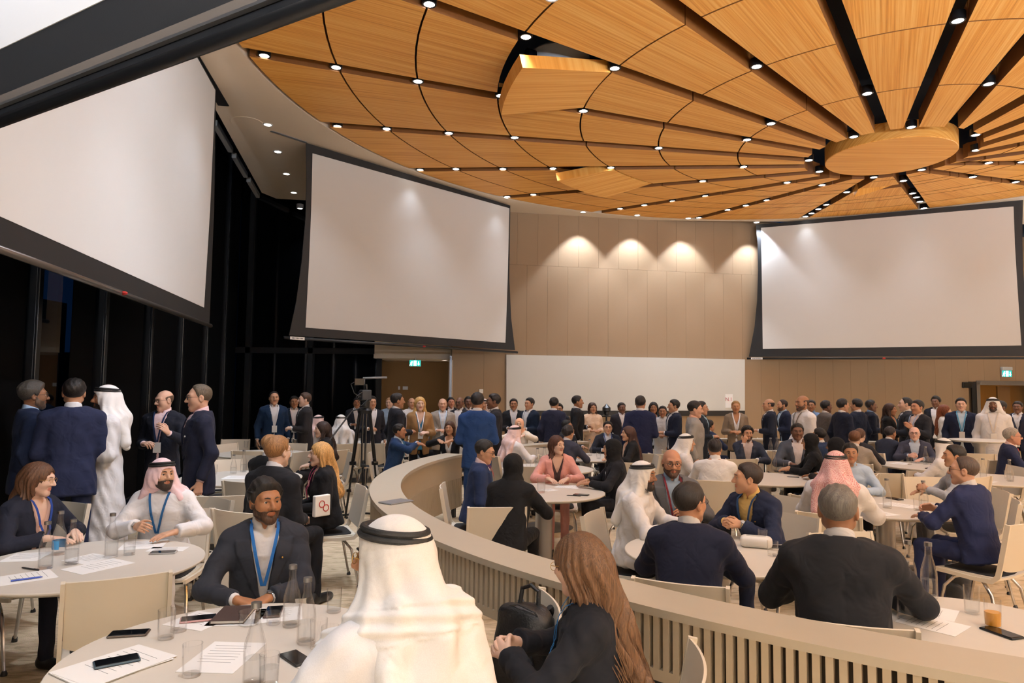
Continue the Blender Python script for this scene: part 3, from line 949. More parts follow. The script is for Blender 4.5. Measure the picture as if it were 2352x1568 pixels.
# ------------------------------------------------------------------ furniture
def sheet(mb, pts, th, nrmf):
    """pts: grid [i][j] of points; thick sheet along normal function"""
    pts = np.array(pts, float); ni, nj = pts.shape[:2]
    du = np.gradient(pts, axis=0); dv = np.gradient(pts, axis=1)
    nn = np.cross(du, dv); nn /= np.maximum(np.linalg.norm(nn, axis=2, keepdims=True), 1e-9)
    A_, B_ = pts + nn * th / 2, pts - nn * th / 2
    vs = list(A_.reshape(-1, 3)) + list(B_.reshape(-1, 3)); o = ni * nj
    fs = []
    for i in range(ni - 1):
        for j in range(nj - 1):
            a = i * nj + j
            fs += [(a, a + 1, a + nj + 1, a + nj), (o + a, o + a + nj, o + a + nj + 1, o + a + 1)]
    for i in range(ni - 1):
        for j in (0, nj - 1):
            a = i * nj + j; fs.append((a, a + nj, o + a + nj, o + a))
    for j in range(nj - 1):
        for i in (0, ni - 1):
            a = i * nj + j; fs.append((a, a + 1, o + a + 1, o + a))
    mb.add(vs, fs)

def chair_proto():
    r = bpy.data.objects.new('stacking_chair', None)
    r.empty_display_size = .1
    link(r)
    # seat: dished moulded sheet
    mb = MB(); g = []
    for i in range(11):
        u = -1 + 2 * i / 10
        row = []
        for j in range(11):
            v = -1 + 2 * j / 10
            w = .218 * (1 - .10 * max(0, v) ** 2)
            row.append((u * w, .01 + v * .215, .452 - .012 * (1 - u * u) * (1 - .3 * v * v) - .02 * max(0, v - .4) ** 2))
        g.append(row)
    sheet(mb, g, .016, None); mb.build('seat', M['plastic'], r, True)
    mb = MB(); g = []
    for i in range(9):
        u = -1 + 2 * i / 8
        g.append([(u * .19 * (1 - .12 * abs(v) ** 4), .01 + v * .19 * (1 - .12 * abs(u) ** 4), .456 - .010 * (1 - u * u)) for v in np.linspace(-1, 1, 9)])
    sheet(mb, g, .014, None); mb.build('seat_pad', M['seatpad'], r, True)
    # backrest: curved sheet, lower edge dipped in the middle
    mb = MB(); g = []
    for i in range(13):
        u = -1 + 2 * i / 12
        row = []
        for j in range(11):
            v = j / 10
            zb = .530 - .035 * (1 - abs(u) ** 3)
            z = zb + (.842 - zb) * v
            y = -.205 - .075 * (z - .46) / .38 - .028 * (1 - u * u) + .012 * (v - .5) ** 2
            row.append((u * .213, y - .018 * max(0, v - .85) * 6 * .15, z))
        g.append(row)
    sheet(mb, g, .010, None); mb.build('backrest', M['plastic'], r, True)
    for sd in (-1, 1):
        mb = MB()
        pts = [(.222 * sd, -.288, .845), (.224 * sd, -.262, .70), (.225 * sd, -.235, .56), (.226 * sd, -.215, .475), (.227 * sd, -.175, .435), (.226 * sd, -.05, .430), (.222 * sd, .12, .438), (.205 * sd, .215, .436)]
        prev = None
        sec = [(-.009, -.017), (.009, -.017), (.009, .017), (-.009, .017)]
        P = [Vector(p) for p in pts]; vs, fs = [], []
        for i, p in enumerate(P):
            t = (P[min(i + 1, 7)] - P[max(i - 1, 0)]).normalized()
            s_ = Vector((1, 0, 0)); n_ = t.cross(s_).normalized()
            k = 1.0 if i < 5 else .8
            for a, b in sec: vs.append(p + s_ * a + n_ * b * k)
        for i in range(7):
            for k in range(4): fs.append((i * 4 + k, i * 4 + (k + 1) % 4, i * 4 + 4 + (k + 1) % 4, i * 4 + 4 + k))
        fs += [(3, 2, 1, 0), (28, 29, 30, 31)]
        mb.add(vs, fs)
        for y, z in ((-.272, .74), (-.250, .62)):
            mb.lathe([(.0001, 0), (.007, 0), (.006, .004), (.0001, .004)], (.229 * sd, y, z), 8, axis=(sd, 0, 0))
        mb.build('side_frame', M['plastic'], r)
    for sx in (-1, 1):
        for sy in (-1, 1):
            mb = MB()
            mb.tube([(.13 * sx, .02 * sy, .428), (.18 * sx, .10 * sy, .405), (.205 * sx, .16 * sy, .33), (.228 * sx, .225 * sy, .02)], [.011, .012, .012, .010], 8)
            mb.cur = 1; mb.lathe([(.0001, 0), (.018, 0), (.018, .012), (.011, .03), (.0001, .03)], (.229 * sx, .228 * sy, .001), 10)
            mb.build('leg', [M['chrome'], M['darkgrey']], r, True)
    return r
CHAIR = chair_proto()
CHAIR_USED = [False]
def chair(x, y, heading, label, group=None, z=0, s=1.0):
    if not CHAIR_USED[0]:
        c = CHAIR; CHAIR_USED[0] = True
    else:
        c = copy_tree(CHAIR)
    c.location = (x, y, z); c.rotation_euler = (0, 0, -rad(heading)); c.scale = (s, s, s)
    tag(c, label, 'chair', group)
    return c

TABLES = {}
def round_table(key, cx, cy, r, label, h=.74, col='steel', group=None):
    t = empty('round_table', (cx, cy, 0), 0, label, 'table', group)
    mb = MB(); mb.lathe([(.0001, h - .028), (r - .03, h - .028), (r - .004, h - .016), (r, h - .010), (r, h - .004), (r - .004, h), (.0001, h)], n=72); mb.build('tabletop', M['tabletop'], t, True, .5)
    mb = MB(); mb.lathe([(.085, .03), (.075, .10), (.072, h - .12), (.11, h - .05), (.12, h - .03)], n=28, sx=1.15, sy=.8); mb.build('column', M['steel'] if col == 'steel' else M['plastic'], t, True, .6)
    mb = MB(); mb.lathe([(.0001, 0), (.32, 0), (.33, .008), (.30, .02), (.12, .04), (.0001, .045)], n=40); mb.build('base_plate', M['steel'], t, True, .5)
    TABLES[key] = (cx, cy, r, h)
    return t

# curved balustrade segments round the middle of the hall
SEGS = []
def balustrade(a0, a1, label, posts=True, inner_full=None, slats=True):
    SEGS.append((a0, a1))
    am = (a0 + a1) / 2
    r = empty('curved_balustrade', (BC[0] + 5.8 * math.cos(am), BC[1] + 5.8 * math.sin(am), 0), 0, label, 'balustrade')
    o = np.array(r.location); c = BC - o[:2]
    n = max(6, int((a1 - a0) * 40))
    mb = MB(); mb.arc(c, BRI, BRO, BZ - .034, BZ, a0, a1, n); mb.build('countertop', M['counter'], r, True, .5)
    mb = MB(); mb.arc(c, BRI + .035, BRI + .055, .53, BZ - .034, a0, a1, n); mb.build('inner_panel', M['slat'], r, True, .5)
    if inner_full:
        b0, b1 = inner_full
        mb = MB(); mb.arc(c, BRI + .045, BRI + .06, .14, .53, b0, b1, max(6, int((b1 - b0) * 40)))
        st = .030 / BRI
        for i in range(int((b1 - b0) / st)):
            a = b0 + st * (i + .5)
            mb.box((c[0] + (BRI + .036) * math.cos(a), c[1] + (BRI + .036) * math.sin(a), .34), (.016, .020, .38), rz=a)
        mb.build('lower_slat_panel', M['slat'], r)
    st = .0455 / BRO
    mb = MB()
    for i in range(int((a1 - a0) / st)):
        a = a0 + st * (i + .5)
        mb.box((c[0] + (BRO - .03) * math.cos(a), c[1] + (BRO - .03) * math.sin(a), .70), (.034, .0265, .235), rz=a)
    mb.build('slat_panel', M['slat'], r)
    mb = MB(); mb.arc(c, BRO - .050, BRO - .012, .553, .600, a0, a1, n); mb.build('bottom_rail', M['slat'], r, True, .5)
    mb = MB(); mb.arc(c, BRO - .085, BRO - .075, .56, BZ - .034, a0, a1, n); mb.build('backing_panel', M['slatback'], r, True, .5)
    k = max(2, int((a1 - a0) * 5.8 / 1.3))
    for i in range(k + 1):
        a = a0 + (a1 - a0) * (i + .04) / (k + .08)
        mb = MB(); mb.box((c[0] + 5.78 * math.cos(a), c[1] + 5.78 * math.sin(a), .40), (.05, .05, .80), rz=a); mb.build('post', M['darkgrey'], r)
    for aa in (a0, a1):
        mb = MB(); mb.box((c[0] + (BRI + BRO) / 2 * math.cos(aa), c[1] + (BRI + BRO) / 2 * math.sin(aa), (.54 + BZ - .034) / 2), (BRO - BRI - .06, .02, BZ - .034 - .54), rz=aa); mb.build('end_panel', M['slat'], r)
    return r

# table things -------------------------------------------------------
PROTO = {}
def bottle(x, y, z, label, group=None, h=.255, fill=.5, labelc=None):
    r = empty('water_bottle', (x, y, z), random.random() * 6, label, 'bottle', group)
    k = h / .255
    key = ('bottle', round(h, 3))
    if key not in PROTO:
        mb = MB(); pr = [(.0001, .0), (.034, 0), (.0365, .006), (.0365, .10), (.034, .13), (.024, .165), (.016, .195), (.0145, .232), (.0165, .234), (.0165, .246), (.0145, .2465), (.0120, .246), (.0120, .20), (.030, .125), (.033, .10), (.033, .012), (.0001, .010)]
        mb.lathe([(a * k ** .5, b * k) for a, b in pr], n=24)
        b = MB(); b.lathe([(.0001, .0105 * k), (.0325 * k ** .5, .0125 * k), (.0325 * k ** .5, .085 * k), (.0001, .085 * k)], n=20)
        c = MB(); c.lathe([(.0001, .2385 * k), (.0172 * k ** .5, .2385 * k), (.0172 * k ** .5, .2555 * k), (.0001, .2565 * k)], n=18)
        PROTO[key] = (mb.mesh('glass_body', M['glass'], True, .7), b.mesh('water', M['water'], True, .6), c.mesh('bottle_cap', M['alu'], True, .6))
    for nm, me in zip(('glass_body', 'water', 'bottle_cap'), PROTO[key]):
        link(bpy.data.objects.new(nm, me), r)
    if labelc:
        mb = MB(); mb.arc((0, 0), .0368 * k ** .5, .0374 * k ** .5, .035, .085, 0, 4.2, 20); mb.build('paper_label', mat('label_%d' % labelc[2], labelc, .6), r, True)
    return r
def tumbler(x, y, z, label, group=None, h=.10, fill=0.0, fillm=None, r_=.034):
    r = empty('glass_tumbler', (x, y, z), 0, label, 'glass', group)
    key = ('tumbler', round(h, 3), round(r_, 3))
    if key not in PROTO:
        mb = MB(); mb.lathe([(.0001, 0), (r_ * .88, 0), (r_ * .9, .004), (r_, h), (r_ - .002, h), (r_ * .9 - .003, .010), (.0001, .010)], n=26)
        PROTO[key] = mb.mesh('glass_body', M['glass'], True, .7)
    link(bpy.data.objects.new('glass_body', PROTO[key]), r)
    if fill:
        mb = MB(); mb.lathe([(.0001, .011), (r_ * .87, .011), (r_ * (.87 + .1 * fill), h * fill), (.0001, h * fill)], n=22); mb.build('drink', fillm or M['water'], r, True, .6)
    return r
def phone(x, y, z, rz, label, col=(20, 22, 26), w=.072, l=.148, group=None):
    r = empty('mobile_phone', (x, y, z), rz, label, 'phone', group)
    mb = MB(); mb.rbox((0, 0, .0045), (w, l, .009), .004); mb.build('case', mat('phone_case_%d_%d' % col[:2], col, .35), r)
    mb = MB(); mb.rbox((0, 0, .0095), (w * .92, l * .93, .0012), .0005); mb.build('screen', M['phoneblack'], r)
    return r
def sheet_paper(x, y, z, rz, label, w=.21, l=.297, th=.0012, pages=1, group=None, ink=True):
    mb = MB()
    for k in range(pages):
        mb.box((random.uniform(-.008, .008) * (k > 0), random.uniform(-.008, .008) * (k > 0), th * (k + .5)), (w, l, th), rz=random.uniform(-.08, .08) * (k > 0))
    o = mb.build('paper_sheet', M['paper']); o.location = (x, y, z); o.rotation_euler = (0, 0, rz)
    tag(o, label, 'paper', group)
    if ink:
        mb = MB()
        for i in range(7):
            mb.box((-.01, l * .36 - i * l * .09, th * pages + .0002), (w * random.uniform(.5, .75), .0018, .0003))
        mb.build('printed_lines', M['midgrey'], o)
    return o
def pen(x, y, z, rz, label, m=None):
    r = empty('pen', (x, y, z + .005), rz, label, 'pen')
    mb = MB(); mb.tube([(0, -.065, 0), (0, .055, 0), (0, .066, 0), (0, .072, 0)], [.0046, .0046, .003, .0008], 8); mb.build('barrel', m or M['darkgrey'], r, True)
    mb = MB(); mb.box((0, -.045, .0055), (.003, .035, .0015)); mb.build('clip', M['chrome'], r)
    return r
def notebook(x, y, z, rz, label, col=(60, 44, 40), w=.14, l=.21):
    r = empty('notebook', (x, y, z), rz, label, 'notebook')
    mb = MB(); mb.rbox((0, 0, .007), (w - .006, l - .006, .011), .001); mb.build('pages', M['paper'], r)
    mb = MB(); mb.rbox((0, 0, .0135), (w, l, .002), .0008); mb.rbox((0, 0, .001), (w, l, .002), .0008); mb.rbox((-w / 2, 0, .007), (.002, l, .014), .0008); mb.build('cover', mat('nb_%d' % col[0], col, .55), r)
    return r
def backpack(x, y, z, rz, label, s=1.0, m=None, tilt=0.0):
    m = m or M['leather']
    r = empty('backpack', (x, y, z), rz, label, 'backpack')
    r.scale = (s, s, s); r.rotation_euler = (tilt, 0, rz)
    def f(p):
        k = np.abs((p - np.array([0, 0, .20], F32)) / np.array([.15, .095, .205], F32)) ** 3
        d = (k.sum(1) ** (1 / 3) - 1) * .1
        return d + wrinkle(p, .006, 1.0)
    V, F = nets(f, (-.2, -.14, -.02), (.2, .14, .45), .012)
    link(bpy.data.objects.new('bag_body', np_mesh('bag_body', [(V, F, 0)], [m])), r)
    def f2(p):
        k = np.abs((p - np.array([0, .10, .13], F32)) / np.array([.115, .045, .105], F32)) ** 3
        return (k.sum(1) ** (1 / 3) - 1) * .05 + wrinkle(p, .004, 2.0)
    V, F = nets(f2, (-.16, .03, 0), (.16, .18, .28), .010)
    link(bpy.data.objects.new('front_pocket', np_mesh('front_pocket', [(V, F, 0)], [m])), r)
    mb = MB(); mb.tube([(-.05, -.03, .39), (-.045, -.04, .455), (0, -.045, .475), (.045, -.04, .455), (.05, -.03, .39)], .011, 8); mb.build('carry_handle', m, r, True)
    for sd in (-1, 1):
        mb = MB(); mb.tube([(.08 * sd, -.08, .38), (.10 * sd, -.15, .28), (.11 * sd, -.15, .14), (.10 * sd, -.08, .03)], .016, 8); mb.build('shoulder_strap', m, r, True)
        mb = MB(); mb.rbox((.135 * sd, .03, .15), (.008, .03, .045), .003); mb.build('buckle', M['chrome'], r)
    mb = MB(); mb.tube([(-.13, .02, .30), (-.08, .05, .39), (0, .06, .412), (.08, .05, .39), (.13, .02, .30)], .004, 6); mb.build('zip', M['darkgrey'], r, True)
    return r
# ------------------------------------------------------------------ people
PZ = [-.90, -.60, -.24, -.12, 0, .12, .25, .38, .455, .505, .55]
PW = [.17, .175, .180, .176, .168, .156, .165, .176, .166, .120, .066]
PD = [.12, .12, .122, .122, .116, .106, .114, .116, .100, .080, .060]
PC = [0, 0, 0, 0, 0, .004, .010, .006, -.004, -.012, -.010]
TW = [.245, .225, .195, .182, .172, .164, .170, .178, .166, .120, .066]
TD = [.185, .165, .140, .130, .122, .116, .118, .118, .102, .082, .062]

def rx(a): c, s = math.cos(a), math.sin(a); return np.array([[1, 0, 0], [0, c, -s], [0, s, c]])
def ry(a): c, s = math.cos(a), math.sin(a); return np.array([[c, 0, s], [0, 1, 0], [-s, 0, c]])
def rz_(a): c, s = math.cos(a), math.sin(a); return np.array([[c, -s, 0], [s, c, 0], [0, 0, 1]])

def torso(q, off, W=PW, D=PD, sw=1.0, ztop=.545, zbot=-.25, ripple=None):
    x, y, z = q[:, 0], q[:, 1], q[:, 2]
    w = np.interp(z, PZ, W).astype(F32) * sw + off
    d = np.interp(z, PZ, D).astype(F32) + off
    cy = np.interp(z, PZ, PC).astype(F32)
    if ripple is not None:
        ang = np.arctan2(y - cy, x)
        am = np.interp(z, [-.9, -.1, .2], [ripple, ripple * .35, 0])
        r = 1 + am * (np.sin(ang * 9 + 3 * z) + .6 * np.sin(ang * 5 - 5 * z + 1))
        w, d = w * r, d * r
    k = ((np.abs(x) / w) ** 2.3 + (np.abs(y - cy) / d) ** 2.3) ** (1 / 2.3)
    e = (k - 1) * np.minimum(w, d)
    return smax(smax(e, z - ztop, .02), zbot - z, .015)

def ik(S, W, l1, l2, pole):
    S, W, pole = map(lambda v: np.asarray(v, float), (S, W, pole))
    v = W - S; L = np.linalg.norm(v); u = v / max(L, 1e-6)
    if L > (l1 + l2) * .995:
        W = S + u * (l1 + l2) * .995; L = (l1 + l2) * .995
    a = (l1 * l1 - l2 * l2 + L * L) / (2 * L)
    h = math.sqrt(max(l1 * l1 - a * a, 0))
    pp = nrm(pole - u * (pole @ u))
    return S + u * a + pp * h, W

def head_sdf(q, fem=0.0):
    """q in head coordinates: origin mid-skull, +Y face, +Z up"""
    x, y, z = q[:, 0], q[:, 1], q[:, 2]
    m = np.stack([np.abs(x), y, z], 1)
    d = ell(q, (0, -.014, .028), (.0745, .094, .083))
    d = smin(d, ell(q, (0, .022, -.022), (.060, .064, .082)), .03)
    jw = .046 - .006 * fem
    d = smin(d, cap(m, (jw, .012, -.058), (.012, .062, -.094), .024, .019 + .002 * (1 - fem)), .03)
    d = smin(d, cap(q, (0, .058, -.090), (0, .064, -.096), .020), .025)
    d = smin(d, ell(m, (.036, .052, -.022), (.026, .028, .026)), .03)
    d = smin(d, cap(m, (.010, .083, .026), (.040, .066, .028), .012, .013), .02)
    d = smax(d, -(ell(m, (.031, .094, .006), (.018, .015, .0115))), .012)
    d = smin(d, cap(m, (.016, .0835, .0150), (.043, .0725, .0130), .0062, .0055), .006)
    d = smin(d, cap(m, (.018, .080, -.005), (.042, .071, -.004), .005, .005), .008)
    d = smin(d, cap(q, (0, .084, .016), (0, .108, -.024), .0085, .0125), .012)
    d = smin(d, ell(m, (.0125, .093, -.029), (.0095, .012, .0085)), .009)
    d = smin(d, cap(m, (0, .0885, -.0515), (.0205, .076, -.0555), .0065, .0035), .006)
    d = smin(d, cap(m, (0, .0865, -.0645), (.018, .075, -.0605), .0075, .004), .006)
    d = smax(d, -cap(m, (0, .097, -.0578), (.02, .083, -.0578), .0022, .0015), .004)
    e = ell(m, (.076, -.010, -.006), (.011, .021, .034))
    e = smax(e, -ell(m, (.087, -.004, -.004), (.008, .011, .020)), .006)
    d = smin(d, e, .010)
    return d

class Body:
    pass

def hand_parts(W, d, n, side, curl, spread=.0):
    """finger chains of a hand: list of capsules (a, b, ra, rb) in body coordinates"""
    d = nrm(d); n = nrm(np.asarray(n) - d * (np.asarray(n) @ d))
    t = np.cross(d, n) * (1 if side > 0 else -1)
    out = []
    kn = [.028, .0095, -.0095, -.027]
    l1 = [.040, .044, .041, .032]; l2 = [.023, .027, .025, .019]; l3 = [.020, .021, .020, .017]
    palm = []
    for i in range(4):
        K = W + d * (.086 - .004 * abs(i - 1)) + t * kn[i]
        palm.append((W + d * .012 + t * kn[i] * .55, K, .0135, .0105))
        c = curl * (1 + .12 * i)
        def dr(a): return nrm(d * math.cos(a) + n * math.sin(a) + t * spread * (1.5 - i) * .12)
        a1, a2, a3 = c * .55, c * 1.35, c * 1.9
        P1 = K + dr(a1) * l1[i]; P2 = P1 + dr(a2) * l2[i]; P3 = P2 + dr(a3) * l3[i]
        out += [(K, P1, .0092, .0084), (P1, P2, .0084, .0076), (P2, P3, .0076, .0064)]
    B = W + d * .026 + t * .022
    T1 = B + nrm(d * .65 + t * .70 + n * .25) * .040
    T2 = T1 + nrm(d * .85 + t * .35 + n * (.25 + .5 * min(curl, 1))) * .030
    T3 = T2 + nrm(d * .9 + t * .05 + n * (.3 + .6 * min(curl, 1))) * .022
    out += [(B, T1, .0130, .0105), (T1, T2, .0103, .0092), (T2, T3, .0090, .0070)]
    return palm, out

def bounds(pts, pad):
    pts = np.array(pts); return pts.min(0) - pad, pts.max(0) + pad

HAND_PRESETS = {
    'table': lambda s, S: ((.115 * s, .40, S.tz), (-.55 * s, .85, -.13), (0, -.13, -1), .20),
    'tablewide': lambda s, S: ((.20 * s, .40, S.tz), (-.75 * s, .65, -.13), (0, -.13, -1), .20),
    'flat': lambda s, S: ((.10 * s, .40, S.tz - .004), (-.35 * s, .93, -.13), (0, -.13, -1), .16),
    'clasp': lambda s, S: ((.075 * s, .40, S.tz + .045), (-.62 * s, .75, .12), (-.75 * s, .1, -.25), 1.0),
    'chin': lambda s, S: ((.07 * s, .25, S.hz + .50), (-.4 * s, -.05, .9), (0, -1, 0), 1.0),
    'lap': lambda s, S: ((.10 * s, .30, S.hz + .115), (-.55 * s, .80, -.12), (0, 0, -1), .5),
    'side': lambda s, S: ((.255 * s, .03, S.hz - .07), (.02 * s, .12, -1), (-1 * s, 0, 0), .45),
    'front': lambda s, S: ((.105 * s, .235, S.hz + .17), (-.75 * s, .6, .12), (-.2 * s, -.35, -.8), .8),
    'fig': lambda s, S: ((.075 * s, .19, S.hz + .03), (-.75 * s, .45, -.45), (-.1 * s, -.8, -.3), .5),
    'gesture': lambda s, S: ((.20 * s, .33, S.hz + .30), (-.25 * s, .7, .65), (-.8 * s, .1, .3), .7),
    'pocket': lambda s, S: ((.205 * s, .07, S.hz + .0), (-.2 * s, .25, -1), (-1 * s, 0, 0), .3),
    'phone': lambda s, S: ((.10 * s, .30, S.hz + .20), (-.3 * s, .85, .45), (-.25 * s, -.55, .75), .9),
    'back': lambda s, S: ((.09 * s, -.16, S.hz + .02), (-.9 * s, -.1, -.4), (0, 1, 0), .5),
}

EYE = None
def eye_mesh():
    global EYE
    if EYE is None:
        mb = MB()
        n, m = 14, 10
        prof = [(max(1e-7, math.sin(PI * i / m)) * .0118, math.cos(PI * i / m) * .0118) for i in range(m + 1)]
        vs, fs, mi = [], [], []
        for r, y in prof:
            for k in range(n):
                vs.append((r * math.cos(2 * PI * k / n), y, r * math.sin(2 * PI * k / n)))
        for i in range(m):
            for k in range(n):
                fs.append((i * n + k, i * n + (k + 1) % n, (i + 1) * n + (k + 1) % n, (i + 1) * n + k))
                mi.append(2 if i < 1 else 1 if i < 2 else 0)
        mb.add(vs, fs); mb.mi = mi
        EYE = mb.mesh('eye', [mat('eye_white', (222, 216, 208), .25), mat('iris_brown', (58, 36, 20), .2), mat('pupil', (8, 8, 8), .1)], True)
    return EYE

PEOPLE = []

def person(px, ytop, Z, heading, label, outfit='suit', sit=False, hy=0, hp=0, lean=None, tilt=0, jc=(28, 32, 48), sc=(226, 226, 230), tc=None,
           hair='short', hc=(24, 20, 18), beard=0, sk=(176, 120, 86), glasses=None, lan=None, badge=False, tie=None, hands=('table', 'table'), fem=False,
           lod=None, s=None, wide=1.0, ground=0.0, group=None, watch=False, head_only=None, ghut=(236, 234, 232), legs=None, sleeve='long', pos=None, dz=0.0, pocket=False, pin=False, cross=False, name='person'):
    S = Body()
    lod = (0 if Z < 3.7 else 1 if Z < 7.6 else 2) if lod is None else lod
    hv, dv, cv = (.0045, .0065, .0105)[lod], (.0045, .0058, .0088)[lod], (.011, .016, .025)[lod]
    ph = (px * .37) % 6.28
    tgt = ray(px, ytop) if pos is None else None
    if pos is None:
        top = tgt * (Z / tgt[1]) + np.array([0, 0, HC]); ztop = top[2] - ground
    else:
        top = np.array([pos[0], pos[1], 0]); ztop = pos[2]
    lean = (rad(10) if sit else rad(1)) if lean is None else rad(lean)
    cover = hair in ('ghutra', 'shemagh', 'hijab')
    topl = .118 + (.02 if hair == 'ghutra' else .012 if hair in ('short', 'long', 'shemagh') else .014 if hair == 'hijab' else .002)
    T = rz_(0) @ ry(rad(tilt)) @ rx(-lean)
    Tn = ry(rad(tilt) * .6) @ rx(-lean * .55)
    def headc(hz):
        N = np.array([0, 0, hz]) + T @ np.array([0, -.006, .525])
        return N, N + Tn @ np.array([0, .020, .122])
    if sit:
        # hip rests on the seat; scale from the head height
        if s is None:
            N, Hc = headc(.0)
            s = (ztop - .585) / (Hc[2] + topl)
            s = max(.86, min(1.10, s))
        hz = .585 / s
    else:
        if s is None:
            N, Hc = headc(.935)
            s = ztop / (Hc[2] + topl)
            s = max(.86, min(1.14, s))
        hz = .935
    S.hz, S.s = hz, s
    S.tz = (.74 + .056 + dz) / s
    S.shz = hz + .47
    H0 = np.array([0, 0, hz])
    N, Hc = headc(hz)
    fw = .90 if fem else 1.0
    sw = fw * wide
    Rh = rz_(-rad(hy)) @ rx(-rad(hp)) @ np.eye(3)
    # place root so that the head comes to the target point
    phi = rad(heading)
    hx_, hy_ = Hc[0] * s, Hc[1] * s
    X = top[0] - (hx_ * math.cos(-phi) - hy_ * math.sin(-phi))
    Y = top[1] - (hx_ * math.sin(-phi) + hy_ * math.cos(-phi))
    # ---- arms and legs
    A = []
    for i, sd in enumerate((-1, 1)):
        Sh = H0 + T @ np.array([.172 * sd * sw, -.004, .432])
        h = hands[i]
        if isinstance(h, str):
            W, d, n, cu = HAND_PRESETS[h](sd, S)
        else:
            W, d, n, cu = h
        W = np.array(W, float)
        pole = np.array([.85 * sd, -.55, -.32]) if (sit and h in ('table', 'tablewide', 'flat', 'clasp') or not isinstance(h, str)) else np.array([.50 * sd, -.55, -.8]) if h not in ('side', 'back', 'pocket') else np.array([.4 * sd, -1, -.1])
        E, W = ik(Sh, W, .285, .250, pole)
        A.append((Sh, E, W, np.array(d, float), np.array(n, float), cu, sd))
    if sit:
        kx = .13 if not fem else .09
        Lg = [(H0 + np.array([.085 * sd, .0, -.02]), np.array([kx * sd, .41, hz - .015]), np.array([kx * sd, .42 if legs != 'back' else .22, .085])) for sd in (-1, 1)]
    else:
        Lg = [(H0 + np.array([.088 * sd, 0, -.03]), np.array([.10 * sd, .015, .49]), np.array([.105 * sd, -.012, .085])) for sd in (-1, 1)]
    TT, RH = T.astype(F32), Rh.astype(F32)
    H0f, Hcf = H0.astype(F32), Hc.astype(F32)
    Q = lambda p: (p - H0f) @ TT
    HQ = lambda p: (p - Hcf) @ RH
    femf = 1.0 if fem else 0.0
    skm = skin(sk)
    lips = skin(tuple(int(a * b) for a, b in zip(sk, (.95, .80, .80) if not fem else (.93, .70, .70))))
    # ---- body mesh: head and neck, hands, and the hidden trunk
    neck_r = .0485 if not fem else .042
    neckb = H0 + T @ np.array([0, -.012, .47])
    def f_head(p):
        d = head_sdf(HQ(p), femf)
        d = smin(d, cap(p, neckb, Hc + Rh @ np.array([0, -.022, -.05]), neck_r + .003, neck_r - .001), .03)
        d2 = torso(Q(p), -.006 if fem else -.018, sw=sw, zbot=.22, ztop=.515 if fem and outfit == 'blazer' else .485)
        return smin(d, d2, .02)
    nlo, nhi = bounds([Hc - .15, Hc + .15, H0 + T @ np.array([-.14, 0, .30]), H0 + T @ np.array([.14, .14, .50])], .0)
    V, F = nets(f_head, nlo, nhi, hv)
    qc = (V[F].mean(1) - Hcf) @ RH
    lipm = (np.abs(qc[:, 0]) < .021) & (qc[:, 1] > .07) & (qc[:, 2] < -.0495) & (qc[:, 2] > -.069)
    parts = [(V, F, np.where(lipm, 1, 0))]
    bare = sleeve == 'short'
    for (Sh, E, W, d, n, cu, sd) in A:
        palm, fing = hand_parts(W, d, n, sd, cu)
        if lod == 2:
            fing = [(a, b, ra + .0012, rb + .0012) for a, b, ra, rb in fing]
        fa = E + (W - E) * (.0 if bare else .55)
        def f_hand(p):
            D = cap(p, fa, W, .036 if bare else .030, .0235)
            for a, b, ra, rb in palm:
                D = smin(D, cap(p, a, b, ra, rb), .016)
            G = None
            for j in range(0, len(fing), 3):
                c = np.minimum(np.minimum(cap(p, *fing[j]), cap(p, *fing[j + 1])), cap(p, *fing[j + 2]))
                G = c if G is None else np.minimum(G, c)
            return smin(D, G, .007)
        lo, hi = bounds([fa, W] + [b for a, b, _, _ in fing], .045)
        V, F = nets(f_hand, lo, hi, dv)
        if len(F):
            parts.append((V, F, 0))
    def f_core(p):
        D = torso(Q(p), -.022, sw=sw, zbot=-.06)
        for (Sh, E, W, d, n, cu, sd) in A:
            D = smin(D, np.minimum(cap(p, Sh, E, .045, .034), cap(p, E, W, .033, .022)), .03)
        for a, b, c in Lg:
            D = smin(D, np.minimum(cap(p, a, b, .07, .045), cap(p, b, c, .045, .032)), .03)
        return D
    pts = [H0 + T @ np.array([0, 0, .55]), H0 - np.array([.2, .15, .1]), H0 + np.array([.2, .15, 0])] + [a[1] for a in A] + [a[2] for a in A] + [q for l in Lg for q in l]
    lo, hi = bounds(pts, .09)
    V, F = nets(f_core, lo, hi, .034, project=False)
    parts.append((V, F, 0))
    me = np_mesh(name, parts, [skm, lips])
    root = bpy.data.objects.new(name, me)
    root.location = (X, Y, ground); root.rotation_euler = (0, 0, -phi); root.scale = (s, s, s)
    link(root)
    tag(root, label, 'person', group)
    S.root = root
    S.world = lambda v: np.array([X, Y, ground]) + s * np.array([v[0] * math.cos(-phi) - v[1] * math.sin(-phi), v[0] * math.sin(-phi) + v[1] * math.cos(-phi), v[2]])
    def child(nm, V, F, m, mi=0):
        if len(F) == 0: return None
        o = bpy.data.objects.new(nm, np_mesh(nm, [(V, F, mi)], m if isinstance(m, list) else [m]))
        return link(o, root)
    def childmb(nm, mb, m, smooth=True):
        return mb.build(nm, m, root, smooth)
